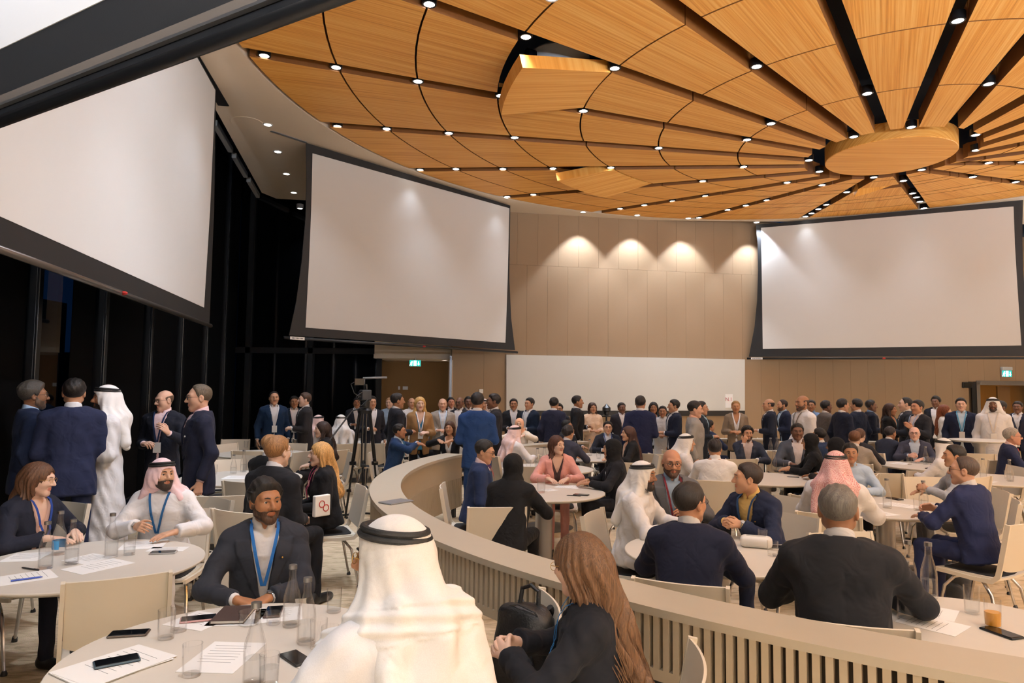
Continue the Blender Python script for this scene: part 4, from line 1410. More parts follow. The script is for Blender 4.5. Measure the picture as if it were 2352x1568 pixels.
    # ---- eyes, brows
    if True:
        for sd in (-1, 1):
            e = bpy.data.objects.new('eye', eye_mesh())
            e.location = Vector(Hc + Rh @ np.array([.0310 * sd, .0728, .0060])); e.rotation_euler = Matrix(Rh.tolist()).to_euler()
            link(e, root)
        mb = MB()
        for sd in (-1, 1):
            mb.tube([Hc + Rh @ np.array(v) for v in ((.012 * sd, .0955, .0255), (.028 * sd, .092, .0305), (.046 * sd, .076, .0255))], [.003, .0038, .002] if not fem else [.002, .0026, .0013], 6)
        bc = hc if hair not in ('ghutra', 'shemagh', 'hijab', 'bald') else (26, 20, 17)
        childmb('eyebrows', mb, hair_mat(tuple(int(c * .9) for c in bc)))
    # ---- upper clothing
    wv0 = .10 if outfit != 'blazer' else .06
    def arms(p, o1, o2, short=False, cuff=.022):
        D = None
        for (Sh, E, W, d, n, cu, sd) in A:
            sh0 = H0 + T @ np.array([.085 * sd * sw, -.008, .462])
            c = smin(cap(p, sh0, Sh, .046 + o1, .050 + o1), cap(p, Sh, E, .051 + o1, .043 + o1), .03)
            if short:
                m = Sh + (E - Sh) * .85
                ax = nrm(E - Sh)
                c = smax(c, (p - m.astype(F32)) @ ax.astype(F32), .01)
            else:
                We = W - nrm(W - E) * cuff
                ax = nrm(W - E).astype(F32)
                fo = smax(cap(p, E, W, .043 + o2, .032 + o2), (p - We.astype(F32)) @ ax, .006)
                c = smin(c, fo, .03)
            D = c if D is None else np.minimum(D, c)
        return D
    hemz = -.20 if not sit else -.085
    apts = [a[0] for a in A] + [a[1] for a in A] + [a[2] for a in A]
    tpts = [H0 + T @ np.array([x, y, z]) for x in (-.22, .22) for y in (-.15, .15) for z in (-.24, .56)]
    jm = fabric(jc)
    cut = lambda q, w: np.maximum(np.abs(q[:, 0]) - w, .02 - q[:, 1])
    wam = (.005, .0045, .003)[lod]
    if outfit in ('suit', 'blazer'):
        def f_jacket(p):
            q = Q(p)
            z = q[:, 2]
            wv = np.interp(z, [-.22, .06, wv0, .50, .55], [.055, .004, .004, .078, .085]).astype(F32)
            ax = np.abs(q[:, 0])
            lap = ((ax > wv) & (ax < wv + .012 + .075 * np.clip((z - wv0) / .30, 0, 1)) & (z > wv0) & (z < .46) & (q[:, 1] > .02))
            D = torso(q, .014, sw=sw, zbot=hemz, ztop=.53)
            if fem:
                D = smin(D, ell(np.stack([ax, q[:, 1], z], 1), (.075, .085, .28), (.062, .06, .065)), .06)
            D = smin(D, arms(p, .012, .012), .045)
            D = D - .009 * lap
            D = smax(D, -cap(p, H0 + T @ np.array([0, .0, .49]), Hc, .070 * (fw + .0), .070), .008)
            rr = np.sqrt(q[:, 0] ** 2 + (q[:, 1] + .012) ** 2)
            col = np.maximum(np.maximum(np.abs(rr - .079 * (fw * .5 + .5)) - .007, np.abs(z - .500) - .032), q[:, 1] - .03)
            D = smin(D, col, .006)
            D = np.maximum(D, -cut(q, wv))
            D = D + .004 * np.exp(-(q[:, 0] / .006) ** 2) * (q[:, 1] < 0) * (z < .40)
            return D + wrinkle(p, wam, ph)
        lo, hi = bounds(apts + tpts, .085)
        child('jacket', *nets(f_jacket, lo, hi, cv), jm)
        shm = fabric(sc)
        def f_shirt(p):
            q = Q(p)
            D = torso(q, .006, sw=sw, zbot=-.07 if sit else -.12, ztop=.50)
            if fem:
                D = smin(D, ell(np.stack([np.abs(q[:, 0]), q[:, 1], q[:, 2]], 1), (.07, .08, .28), (.058, .055, .06)), .06)
                D = np.maximum(D, -np.maximum(np.abs(q[:, 0]) - np.interp(q[:, 2], [.30, .5], [.0, .075]), -q[:, 1]))
                return D
            c = cap(p, H0 + T @ np.array([0, -.010, .475]), Hc + Rh @ np.array([0, -.015, -.06]), .071, .0595)
            c = smax(c, q[:, 2] - (.553 - .022 * np.clip(q[:, 1] / .06, -1, 1)), .006)
            c = np.maximum(c, -np.maximum(np.abs(q[:, 0]) - np.clip((q[:, 2] - .475) * .30, 0, .02), .0 - q[:, 1]))
            for (Sh, E, W, d, n, cu, sd) in A:
                k = cap(p, W - nrm(W - E) * .05, W - nrm(W - E) * .008, .0335)
                ax_ = nrm(W - E).astype(F32)
                k = smax(k, (p - (W - nrm(W - E) * .006).astype(F32)) @ ax_, .004)
                D = np.minimum(D, k)
            return smin(D, c, .012)
        lo, hi = bounds([a[2] for a in A] + tpts, .06)
        child('shirt', *nets(f_shirt, lo, hi, min(cv, .014)), shm)
    elif outfit == 'shirt':
        shm = fabric(sc)
        def f_shirt(p):
            q = Q(p)
            D = torso(q, .010, sw=sw, zbot=-.085 if sit else -.10, ztop=.505)
            D = smin(D, arms(p, .008, .006, bare, .012), .04)
            if fem:
                D = smin(D, ell(np.stack([np.abs(q[:, 0]), q[:, 1], q[:, 2]], 1), (.07, .085, .28), (.058, .055, .06)), .06)
            c = cap(p, H0 + T @ np.array([0, -.010, .475]), Hc + Rh @ np.array([0, -.015, -.06]), .070, .060)
            c = smax(c, q[:, 2] - (.55 - .02 * np.clip(q[:, 1] / .06, -1, 1)), .006)
            c = np.maximum(c, -np.maximum(np.abs(q[:, 0]) - np.clip((q[:, 2] - .46) * .4, 0, .04), .0 - q[:, 1]))
            return smin(D, c, .012) + wrinkle(p, wam * 1.3, ph)
        lo, hi = bounds(apts + tpts, .08)
        child('shirt', *nets(f_shirt, lo, hi, cv), shm)
    elif outfit in ('thobe', 'dress'):
        hem = .10 if outfit == 'thobe' else .46
        def f_thobe(p):
            q = Q(p)
            D = torso(q, .014, TW, TD, sw=sw, zbot=-.08 if sit else (hem - hz), ztop=.51, ripple=.035)
            if fem:
                D = smin(D, ell(np.stack([np.abs(q[:, 0]), q[:, 1], q[:, 2]], 1), (.075, .085, .28), (.062, .06, .065)), .06)
            D = smin(D, arms(p, .016, .018, bare, .014), .05)
            if sit:
                G = None
                for a, b, c in Lg:
                    g = np.minimum(cap(p, a, b, .10, .082), cap(p, b, c + np.array([0, 0, .02]), .082, .10))
                    G = g if G is None else smin(G, g, .09)
                D = smin(D, smax(G, (.10 - p[:, 2]).astype(F32), .02), .06)
            c = cap(p, H0 + T @ np.array([0, -.010, .475]), Hc + Rh @ np.array([0, -.015, -.06]), .069, .0585)
            c = smax(c, q[:, 2] - .555, .006)
            return smin(D, c, .02) + wrinkle(p, wam * 1.5, ph)
        lo, hi = bounds(apts + tpts + [H0 + np.array([-.27, -.2, hem - hz]), H0 + np.array([.27, .2, 0])] + ([q for l in Lg for q in l] if sit else []), .11)
        child('robe' if outfit == 'thobe' else 'dress', *nets(f_thobe, lo, hi, cv), jm)
    # ---- trousers and shoes
    tcol = tc or (jc if outfit in ('suit', 'blazer') else (30, 32, 40))
    if outfit not in ('thobe',):
        def f_tr(p):
            D = ell(p, H0 + np.array([0, -.005, .0]), (.165 * sw, .118, .10 if sit else .13))
            for a, b, c in Lg:
                g = np.minimum(cap(p, a, b, .084, .062), cap(p, b, c, .060, .047))
                D = smin(D, g, .035)
            D = smax(D, (.055 - p[:, 2]).astype(F32), .01)
            return D + wrinkle(p, wam, ph + 1)
        lo, hi = bounds([H0] + [q for l in Lg for q in l], .18)
        child('trousers', *nets(f_tr, lo, hi, cv), fabric(tcol))
    def f_shoe(p):
        D = None
        for a, b, c in Lg:
            m = c * np.array([1, 1, 0])
            g = smin(cap(p, m + np.array([0, -.03, .045]), m + np.array([0, .17, .032]), .042, .034), cap(p, m + np.array([0, -.01, .05]), m + np.array([0, -.01, .09]), .04, .042), .03)
            D = g if D is None else np.minimum(D, g)
        return smax(D, (.002 - p[:, 2]).astype(F32), .006)
    lo, hi = bounds([l[2] * np.array([1, 1, 0]) for l in Lg], .26)
    hi[2] = .16; lo[2] = -.03
    child('shoes', *nets(f_shoe, lo, hi, max(.016, cv)), M['leather'])
    # ---- hair / head covering
    hm = hair_mat(hc)
    if hair in ('short', 'receding', 'grown', 'curly', 'bun'):
        vol = {'short': .013, 'receding': .008, 'grown': .021, 'curly': .024, 'bun': .010}[hair]
        def f_hair(p):
            q = HQ(p); y, z = q[:, 1], q[:, 2]
            ax = np.abs(q[:, 0])
            zc = np.interp(y, [-.11, -.075, -.03, -.012, .010, .022, .040, .058, .072, .085], [-.082, -.070, -.035, .006, -.022, .012, .044, .066, .076, .082])
            if hair == 'receding':
                zc = np.interp(y, [-.11, -.075, -.03, -.012, .010, .022, .035, .050, .06], [-.078, -.066, -.03, .010, -.022, .02, .060, .092, .14])
            zc = zc - .010 * np.clip((ax - .045) / .03, 0, 1) * (y < .03) - .006 * (1 - np.clip(ax / .04, 0, 1)) * (y > .05)
            if hair == 'grown':
                zc = zc - np.interp(y, [.0, .05, .1], [-.002, .000, .004]) * np.clip(1 - (q[:, 0] - .03) / .05, .2, 1)
            tap = np.clip((z - zc) / .040, .10, 1) ** .8
            vol_ = vol * (1 + .25 * np.clip(z / .1, 0, 1) + (.25 * np.sin(q[:, 0] * 40 + 1) * (z > .06) if hair == 'grown' else 0))
            t = np.minimum(np.interp(z, [-.07, -.01, .05], [.006, .009, 1]), 1) * 0 + vol_ * np.interp(z, [-.08, -.02, .05], [.45, .6, 1])
            t = (t * tap).astype(F32)
            d = ell(q, (0, -.014, .028), (.0745, .094, .083)) - t
            d = smin(d, ell(q, (0, .022, -.022), (.060, .064, .082)) - .002, .02)
            n = .0016 * np.sin(q[:, 0] * 170 + 3 * np.sin(z * 30 + y * 20 + ph)) * np.clip((z + .02) / .08, .2, 1)
            if hair == 'curly':
                n = .007 * np.sin(q[:, 0] * 120 + ph) * np.sin(y * 115) * np.sin(z * 110)
            d = smax(d + n, (zc - z).astype(F32), .004)
            if hair == 'bun':
                d = smin(d, ell(q, (0, -.12, .03), (.04, .035, .04)), .015)
            return d
        child('hair', *nets(f_hair, Hc - .17, Hc + .17, hv), hm)
    elif hair == 'bald':
        def f_hair(p):
            q = HQ(p); y, z = q[:, 1], q[:, 2]
            d = ell(q, (0, -.014, .028), (.0745, .094, .083)) - .0035
            d = smin(d, ell(q, (0, .022, -.022), (.060, .064, .082)) - .003, .02)
            zc = np.interp(y, [-.11, -.075, -.03, -.012, .012, .026, .036], [-.075, -.066, -.03, .012, -.030, .02, .14])
            zt = np.interp(y, [-.11, -.06, .0, .04], [.045, .050, .045, .03])
            return np.maximum(np.maximum(d, zc - z), z - zt).astype(F32)
        if hc != 'none' and sum(hc) > 0:
            child('hair', *nets(f_hair, Hc - .17, Hc + .17, hv), hm)
    elif hair in ('long', 'verylong'):
        L = .30 if hair == 'long' else .46
        b0 = H0 + T @ np.array([0, -.115, .52 - L])
        hb = Hc + Rh @ np.array([0, -.075, -.03])
        side = [(Hc + Rh @ np.array([.066 * sd, -.012, .0]), H0 + T @ np.array([.105 * sd, .045 if hair == 'long' else -.02, .52 - L * .85])) for sd in (-1, 1)]
        def f_long(p):
            q = HQ(p); y, z = q[:, 1], q[:, 2]
            d = ell(q, (0, -.018, .028), (.0745, .094, .083)) - np.interp(z, [-.05, .05, .11], [.016, .017, .017]).astype(F32)
            d = smin(d, cap(p, hb, b0, .068 if hair == 'long' else .082, .060 if hair == 'long' else .088), .05)
            for a, b in side:
                d = smin(d, cap(p, a, b, .026, .036), .045)
            fc = ell(q, (0, .088, -.028), (.056, .066, .094))
            d = smax(d, -fc, .012)
            # parting
            d = d + .006 * np.exp(-(q[:, 0] / .006) ** 2) * (z > .07)
            ang = np.arctan2(q[:, 0], -q[:, 1] + .02)
            fall = np.clip(-(z - .06) / .2, 0, 1)
            d = d + (.0016 + .0060 * fall) * np.sin(ang * 24 + 2.6 * np.sin(z * 24 + ph)) + .007 * fall * np.sin(ang * 7 + 26 * z + ph)
            return d
        lo, hi = bounds([Hc - .16, Hc + .16, b0 - .08, b0 + .08] + [b for _, b in side], .06)
        child('hair', *nets(f_long, lo, hi, hv * 1.25), hm)
        if lod == 0:
            mb = MB()
            for i in range(420):
                a = random.uniform(-2.0, 2.0)
                r0 = np.array([math.sin(a) * .088, -math.cos(a) * .108 - .016, random.uniform(-.02, .10)])
                kk = min(1, max(0, (.115 - r0[2]) / .12)) ** .5
                p0 = Hc + Rh @ (r0 * np.array([.6 + .4 * kk, .6 + .4 * kk, 1]))
                p3 = b0 + T @ np.array([math.sin(a) * random.uniform(.07, .14), -math.cos(a) * .075 + random.uniform(-.01, .02), random.uniform(-.06, .10)])
                p1 = Hc + Rh @ (np.array([math.sin(a) * .094, -math.cos(a) * .118 - .012, -.04]))
                w = random.uniform(-.030, .030)
                pts = []
                for t in np.linspace(0, 1, 9):
                    c = (1 - t) ** 2 * p0 + 2 * t * (1 - t) * p1 + t * t * p3
                    pts.append(c + np.array([w * math.sin(t * 9 + i), .016 * math.sin(t * 9 + i * 2), 0]) * t)
                mb.tube(pts, [.0012] + [.0024] * 6 + [.0018, .0006], 4)
            childmb('hair_strands', mb, hm)
    elif hair in ('ghutra', 'shemagh'):
        wrap = legs == 'wrap'
        gm = SHEMAGH if hair == 'shemagh' else fabric(ghut)
        back = H0 + T @ np.array([0, -.165, .20])
        def f_gh(p):
            q = HQ(p); qt = Q(p)
            z = q[:, 2]
            d = ell(q, (0, -.014, .030), (.0745, .094, .083)) - .014
            d = smin(d, ell(q, (0, -.01, -.01), (.085, .098, .10)) - .004, .03)
            d = smin(d, cap(p, Hc + Rh @ np.array([0, -.05, -.02]), H0 + T @ np.array([0, -.095, .47]), .085, .10), .05)
            for sd in (-1, 1):
                d = smin(d, cap(p, Hc + Rh @ np.array([.048 * sd, -.012, -.03]), H0 + T @ np.array([.145 * sd, .015 - .05 * (hair == 'shemagh'), .45]), .048, .055), .06)
                d = smin(d, cap(p, H0 + T @ np.array([.11 * sd, -.09, .46]), H0 + T @ np.array([.135 * sd, -.135, .25]), .052, .04), .06)
            d = smin(d, cap(p, H0 + T @ np.array([0, -.10, .46]), back, .07, .04), .06)
            fc = ell(q, (0, .096, -.034), (.058, .088, .098))
            d = smax(d, -fc, .010)
            fr = cap(p, H0 + T @ np.array([0, .14, .50]), H0 + T @ np.array([0, .20, .30]), .085)
            d = smax(d, -fr, .02)
            if wrap:
                ch_ = [(-.15, .10, .43), (-.14, -.02, .475), (-.07, -.105, .50), (.05, -.12, .50), (.15, -.06, .485), (.19, .02, .45)]
                for u_, v_ in zip(ch_[:-1], ch_[1:]):
                    d = smin(d, cap(p, H0 + T @ np.array(u_), H0 + T @ np.array(v_), .048), .02)
                d = smin(d, cap(p, H0 + T @ np.array([.12, -.12, .45]), H0 + T @ np.array([.14, -.175, .12]), .07, .05), .05)
                d = smin(d, cap(p, H0 + T @ np.array([.02, -.13, .45]), H0 + T @ np.array([.03, -.185, .06]), .075, .05), .05)
                d = d + .004 * np.sin(qt[:, 0] * 70 + qt[:, 2] * 12) * (qt[:, 2] < .44) + .005 * np.sin(qt[:, 2] * 150 + qt[:, 0] * 30) * ((qt[:, 2] > .45) & (qt[:, 2] < .53))
            # forehead edge of the cloth
            br = cap(np.stack([np.abs(q[:, 0]), q[:, 1], q[:, 2]], 1), (0, .088, .062), (.062, .055, .046), .010)
            d = smin(d, br, .012)
            ang = np.arctan2(q[:, 0], -q[:, 1] + .03)
            fall = np.clip((.05 - z) / .22, 0, 1)
            d = d + fall * (.0065 * np.sin(ang * 13 + 1.4 * np.sin(z * 17 + ph)) + .0045 * np.sin(ang * 7 - z * 14 + ph))
            return d
        lo, hi = bounds([Hc - .16, Hc + .16, back] + ([H0 + T @ np.array([.2, -.24, .02]), H0 + T @ np.array([-.22, .16, .4])] if wrap else []) + [H0 + T @ np.array([.2 * sd, y, z]) for sd in (-1, 1) for y in (-.2, .1) for z in (.18, .5)], .03)
        child('headscarf', *nets(f_gh, lo, hi, hv * 1.3), gm)
        mb = MB()
        Rm = Matrix((Rh @ rx(rad(5))).tolist())
        for k in range(2):
            mb.torus(Hc + Rh @ np.array([0, -.012, .068 + .017 * k]), .0835 - .006 * k, .0105, 36, 8, 1.0, 1.20, Rm)
        childmb('head_cord', mb, mat('agal_black', (12, 12, 13), .6, bump=.3, scale=400))
    elif hair == 'hijab':
        gm = fabric(ghut)
        def f_hj(p):
            q = HQ(p); z = q[:, 2]
            d = ell(q, (0, -.016, .028), (.0745, .094, .083)) - .016
            d = smin(d, ell(q, (0, .018, -.03), (.066, .068, .085)) - .010, .03)
            d = smin(d, cap(p, Hc + Rh @ np.array([0, -.02, -.05]), H0 + T @ np.array([0, -.01, .47]), .075, .095), .05)
            for sd in (-1, 1):
                d = smin(d, cap(p, H0 + T @ np.array([.06 * sd, .0, .49]), H0 + T @ np.array([.13 * sd, .02, .42]), .06, .045), .05)
            d = smin(d, cap(p, H0 + T @ np.array([0, .06, .44]), H0 + T @ np.array([0, .10, .34]), .06, .03), .05)
            fc = ell(q, (0, .100, -.022), (.052, .075, .080))
            d = smax(d, -fc, .010)
            ang = np.arctan2(q[:, 0], -q[:, 1] + .03)
            fall = np.clip((.0 - z) / .15, 0, 1)
            return d + fall * .005 * np.sin(z * 70 + 3 * np.sin(ang * 2 + ph))
        lo, hi = bounds([Hc - .15, Hc + .15] + [H0 + T @ np.array([.19 * sd, y, z]) for sd in (-1, 1) for y in (-.14, .16) for z in (.30, .5)], .02)
        child('headscarf', *nets(f_hj, lo, hi, hv * 1.3), gm)
    if beard:
        bt = {1: .0018, 2: .0048}[beard]
        b0_ = hc if hair not in ('ghutra', 'shemagh') and sum(hc) else (34, 26, 21)
        kx_ = .42 if beard == 1 else .10
        BM = hair_mat(tuple(int(b0_[i] * (1 - kx_) + sk[i] * kx_ * .8) for i in range(3)))
        def f_beard(p):
            q = HQ(p)
            y, z, ax = q[:, 1], q[:, 2], np.abs(q[:, 0])
            d = head_sdf(q, 0) - bt * np.clip((-.025 - z) / .03, .25, 1.3)
            reg = z - np.interp(y, [-.02, .012, .03, .06, .09], [.0, -.006, -.030, -.046, -.040])
            reg = np.maximum(reg, .000 - y)
            mo = np.sqrt((ax / .024) ** 2 + ((z + .059) / .0125) ** 2) - 1
            reg = np.maximum(reg, np.where(y > .06, -mo * .012, -1))
            reg = np.maximum(reg, np.where((ax < .016) & (y > .08), z + .042, -1))
            return np.maximum(d, reg).astype(F32)
        child('beard', *nets(f_beard, Hc - .14, Hc + .14, hv), BM)
    # ---- accessories
    if glasses:
        mb = MB()
        for sd in (-1, 1):
            c = Hc + Rh @ np.array([.032 * sd, .098, .004])
            mb.torus(c, .021, .0012 if glasses == 'thin' else .0022, 20, 6, 1.0, .78, Matrix((Rh @ rx(PI / 2)).tolist()))
            mb.tube([Hc + Rh @ np.array(v) for v in ((.052 * sd, .094, .010), (.078 * sd, .05, .010), (.081 * sd, -.012, .006))], .0014, 5)
        mb.tube([Hc + Rh @ np.array(v) for v in ((-.011, .102, .010), (.011, .102, .010))], .0014, 5)
        childmb('glasses', mb, M['blackmetal'] if glasses != 'thin' else M['gold'])
    def front(x, z, off):
        w = np.interp(z, PZ, PW) * sw; dd = np.interp(z, PZ, PD); cy = np.interp(z, PZ, PC)
        y = cy + (dd) * max(0.02, 1 - (abs(x) / w) ** 2.3) ** (1 / 2.3) + off + (.028 if fem and .2 < z < .36 else 0)
        return H0 + T @ np.array([x, y, z])
    if lan:
        mb = MB()
        o = .034 if outfit in ('suit', 'blazer') else .030
        zb = .19 if not sit else .22
        for sd in (-1, 1):
            L_ = [H0 + T @ np.array([.070 * sd, -.02, .535])]
            for t in np.linspace(0, 1, 9):
                L_.append(front((.070 * (1 - t) + .006 * t) * sd, .515 * (1 - t) + zb * t, o if t > .1 else o * .8))
            vs, fs = [], []
            for q_ in L_:
                for dx in (-.0085, .0085):
                    for dy in (0, .0025):
                        vs.append(q_ + T @ np.array([dx, dy, 0]))
            for i in range(len(L_) - 1):
                a = i * 4; b = a + 4
                fs += [(a, a + 2, b + 2, b), (a + 1, b + 1, b + 3, a + 3), (a, b, b + 1, a + 1), (a + 2, a + 3, b + 3, b + 2)]
            mb.add(vs, fs)
        childmb('lanyard', mb, fabric(lan))
        if badge:
            mb = MB()
            c = front(0, zb - .065, o + .004)
            mb.rbox(c, (.085, .004, .115), .003, rot=Matrix(T.tolist()))
            childmb('badge', mb, M['white'], False)
    if tie:
        mb = MB()
        for w0, w1, z0, z1 in ((.012, .018, .50, .475), (.014, .036, .475, .16)):
            vs = []
            for z, w in ((z0, w0), (z1, w1)):
                for x in (-w, w):
                    for o in (.012, .020):
                        vs.append(front(x * .999, z, o))
            mb.add(vs, [(0, 2, 6, 4), (1, 5, 7, 3), (0, 1, 3, 2), (4, 6, 7, 5), (0, 4, 5, 1), (2, 3, 7, 6)])
        childmb('necktie', mb, fabric(tie), False)
    if pocket:
        mb = MB(); c = front(-.095, .315, .026)
        mb.rbox(c, (.06, .006, .014), .002, rot=Matrix((T @ ry(.1)).tolist())); childmb('pocket_square', mb, M['paper'], False)
    if pin:
        mb = MB(); mb.sphere(front(-.095, .37, .032), .006, 10, 6); childmb('lapel_pin', mb, M['gold'])
    if watch:
        Sh, E, W, d, n, cu, sd = A[1 if watch == 'R' else 0]
        u = nrm(W - E)
        mb = MB()
        Rm = Vector((0, 0, 1)).rotation_difference(Vector(u)).to_matrix()
        c = W - u * .004
        mb.torus(c, .0275, .0045, 24, 6, rot=Rm)
        nn = nrm(-n + 0 * u); nn = nrm(nn - u * (nn @ u))
        mb.lathe([(.0001, 0), (.017, 0), (.017, .008), (.0001, .008)], c + nn * .026, 18, axis=nn)
        childmb('wristwatch', mb, M['steel'])
    S.A, S.X, S.Y, S.phi, S.heading, S.sit, S.label, S.Hc, S.px, S.Z = A, X, Y, phi, heading, sit, label, Hc, px, Z
    PEOPLE.append(S)
    return S
# ------------------------------------------------------------------ tables, balustrade
round_table('T1', -1.03, 2.72, .63, 'nearest round cream table, in front of the man in the charcoal suit')
round_table('T2', -2.40, 4.05, .61, 'round cream table in front of the man in the pink headscarf and white robe')
round_table('T7', -2.98, 7.79, .65, 'round cream table behind the blonde woman, by the two standing men')
round_table('T8', -3.72, 10.5, .65, 'empty round cream table below the three standing men by the dark windows')
round_table('T3', .332, 6.97, .60, 'round cream table where the woman in pink rests her arms')
round_table('T4', 1.30, 4.47, .57, 'round cream table where the man in the yellow shirt leans')
round_table('T5', 3.34, 6.29, .63, 'round cream table behind the grey haired man in black, with steel column')
round_table('T6', 2.02, 3.08, .50, 'round cream table at the right end of the slatted balustrade, with bottles and glasses')
round_table('T9', 2.95, 8.20, .62, 'round cream table before the veiled woman, behind the man in yellow shirt')
round_table('T10', 5.78, 9.75, .62, 'round cream table between the white haired man and the man seen from behind')
round_table('T11', .47, 8.95, .58, 'round cream table beside the man in the pale pink headscarf')
round_table('T12', 1.12, 10.5, .62, 'round cream table before the young man with glasses')
round_table('T13', 4.45, 11.4, .62, 'round cream table before the man in the grey blazer near the back')
round_table('T14', 5.72, 8.35, .62, 'round cream table behind the navy suited man, near the right edge')
round_table('T16', -2.75, 13.2, .6, 'small cream table behind the camera tripod')
round_table('T17', 3.0, 14.4, .6, 'cream table before the standing guests under the white board')
tt = round_table('T15', 7.35, 11.0, .42, 'tall narrow cocktail table in front of the man in the white robe', h=1.02)
aL = math.atan2(9.61 - BC[1], -.67 - BC[0])
A_ = lambda x, y: math.atan2(y - BC[1], x - BC[0]) % (2 * PI)
balustrade(A_(-.67, 9.6), A_(4.2, 1.73) + .55, 'long curved cream balustrade with vertical slats sweeping round the near tables', inner_full=(A_(-.67, 9.6), A_(-1.02, 6.2)))
balustrade(A_(1.35, 12.05), A_(.05, 10.85), 'curved cream desk section in front of the woman in peach headscarf')
balustrade(A_(4.75, 13.05), A_(3.75, 13.0), 'curved cream desk section before the blonde woman in the tan blazer')
balustrade(A_(7.2, 12.4), A_(6.3, 12.8), 'curved cream desk section behind the man in the dark jacket at the back')
mb = MB(); a = on_z(890, 1150, BZ)[:2]; b = on_z(930, 1157, BZ)[:2]
c = (a + b) / 2; mb.rbox((c[0], c[1], BZ + .006), (.24, .15, .012), .004, rz=.9); tag(mb.build('cable_flap', M['midgrey']), 'grey cable access flap lying on the balustrade top behind the near headscarf', 'cable flap')

# ------------------------------------------------------------------ people
S1, S2, S3, S4 = (196, 142, 106), (170, 116, 80), (226, 184, 158), (118, 78, 56)
NAVY, DNAVY, BLACK, CHAR, BLUE, GREY = (34, 40, 66), (24, 28, 44), (20, 21, 24), (44, 47, 56), (36, 62, 110), (116, 112, 108)
WHT = (224, 223, 225)
def P(px, ytop, Z, *a, **k):
    """nudge the distance until nobody stands in somebody else, a table or the balustrade"""
    if k.get('pos') is None and Z > 6.9:
        sit = k.get('sit', False)
        best = None
        for dpx in ((0,) if Z < 9 else (0, 10, -10, 20, -20)):
            for dz_ in (0, .15, -.15, .3, -.3, .45, -.45, .6, -.6, .8, -.8, 1.0, -1.0, 1.3, -1.3, 1.6, -1.6, 2.0):
                z = Z + dz_
                if z > 15.6: continue
                q = np.array([(px + dpx - 1176) / FPX * z, z])
                h = rad(a[0]); q2 = q - np.array([math.sin(h), math.cos(h)]) * (.10 if sit else .02)
                ok = all((q2[0] - o.X) ** 2 + (q2[1] - o.Y) ** 2 > (.70 if sit and o.sit else .62 if sit or o.sit else .54) ** 2 for o in PEOPLE)
                ok = ok and all(math.hypot(q2[0] - t[0], q2[1] - t[1]) > t[2] + (.22 if sit else .30) for t in TABLES.values())
                rr = np.linalg.norm(q2 - BC)
                if any(arc_in(q2, s_) for s_ in SEGS): ok = ok and (rr < BRI - (.40 if sit else .26) or rr > BRO + (.38 if sit else .26))
                cost = abs(dz_) + abs(dpx) * .025
                if ok and (best is None or cost < best[0]): best = (cost, dpx, z)
        if best is None: print('UNPLACED', px, ytop)
        else: px, Z = px + best[1], best[2]
    if not k.get('sit') and k.get('pos') is None:
        a = (a[0] + math.degrees(math.atan((px - 1176) / FPX)),) + a[1:]
    return person(px, ytop, Z, *a, **k)
def arc_in(q, s_):
    a = math.atan2(q[1] - BC[1], q[0] - BC[0])
    return any(s_[0] - .06 < a + k * 2 * PI < s_[1] + .06 for k in (-1, 0, 1, 2))
# -- near tables
m1 = P(612, 1101, 3.62, 160, 'person in charcoal suit with blue lanyard and trimmed beard, hands on the nearest table', sit=True, jc=(46, 49, 59), hair='grown', beard=1, sk=(166, 108, 70), hy=-22, lan=(34, 92, 158), hands=(((-.03, .36, .815), (.65, .6, -.15), (0, -.1, -1), .2), ((.13, .36, .815), (-.85, .5, -.12), (0, -.1, -1), .2)), watch='L', pin=True, lean=10)
m2 = P(900, 1172, 2.15, 312, 'person in white headscarf with black cord, seen from behind at the nearest table', outfit='thobe', sit=True, jc=WHT, hair='ghutra', beard=1, sk=S2, hands=('tablewide', 'table'), lean=12, wide=1.06, glasses='thin', hy=-34, legs='wrap')
m3 = P(1328, 1226, 2.5, 280, 'person with long wavy brown hair in black blazer, back to us, looking down at hands', outfit='blazer', sit=True, jc=(22, 24, 32), sc=(40, 40, 50), hair='verylong', hc=(98, 70, 48), fem=True, sk=S3, hy=28, hp=12, hands=('clasp', 'clasp'), glasses='thin', lan=(40, 110, 170), lean=12)
m4 = P(375, 1048, 4.85, 172, 'person in pink headscarf and white robe with blue lanyard at the second table', outfit='thobe', sit=True, jc=WHT, hair='ghutra', ghut=(236, 204, 208), beard=2, sk=(206, 154, 122), hy=-44, hands=('tablewide', 'clasp'), lan=(36, 84, 132), watch='R')
m5 = P(92, 1059, 4.55, 104, 'person with long brown hair, glasses and navy blazer at the second table', outfit='blazer', sit=True, jc=(30, 34, 50), sc=(214, 176, 160), hair='long', hc=(84, 56, 38), fem=True, sk=S3, glasses='thin', hands=('table', 'table'), lan=(34, 60, 130), hp=8, hy=-24, lean=16)
P(0, 0, 3.3, 47, 'person mostly out of frame resting bare hands on the second table by a paper', sit=True, pos=(-3.02, 3.42, 1.26), jc=(60, 70, 90), hands=(((-.10, .46, .80), (.1, 1, -.1), (0, -.1, -1), .14), ((.12, .48, .80), (-.1, 1, -.1), (0, -.1, -1), .14)), sk=S3, lod=1, outfit='shirt', sc=(210, 150, 120), sleeve='short')
P(0, 0, 2.4, 82, 'person in black suit at the bottom corner, only forearms and clasped hands showing', sit=True, pos=(-2.02, 2.40, 1.24), jc=(22, 24, 32), hands=(((-.05, .42, .70), (.5, .8, .1), (.6, 0, -.6), .6), ((.08, .44, .72), (-.5, .8, .2), (-.6, 0, -.6), .4)), sk=S1, lod=1)
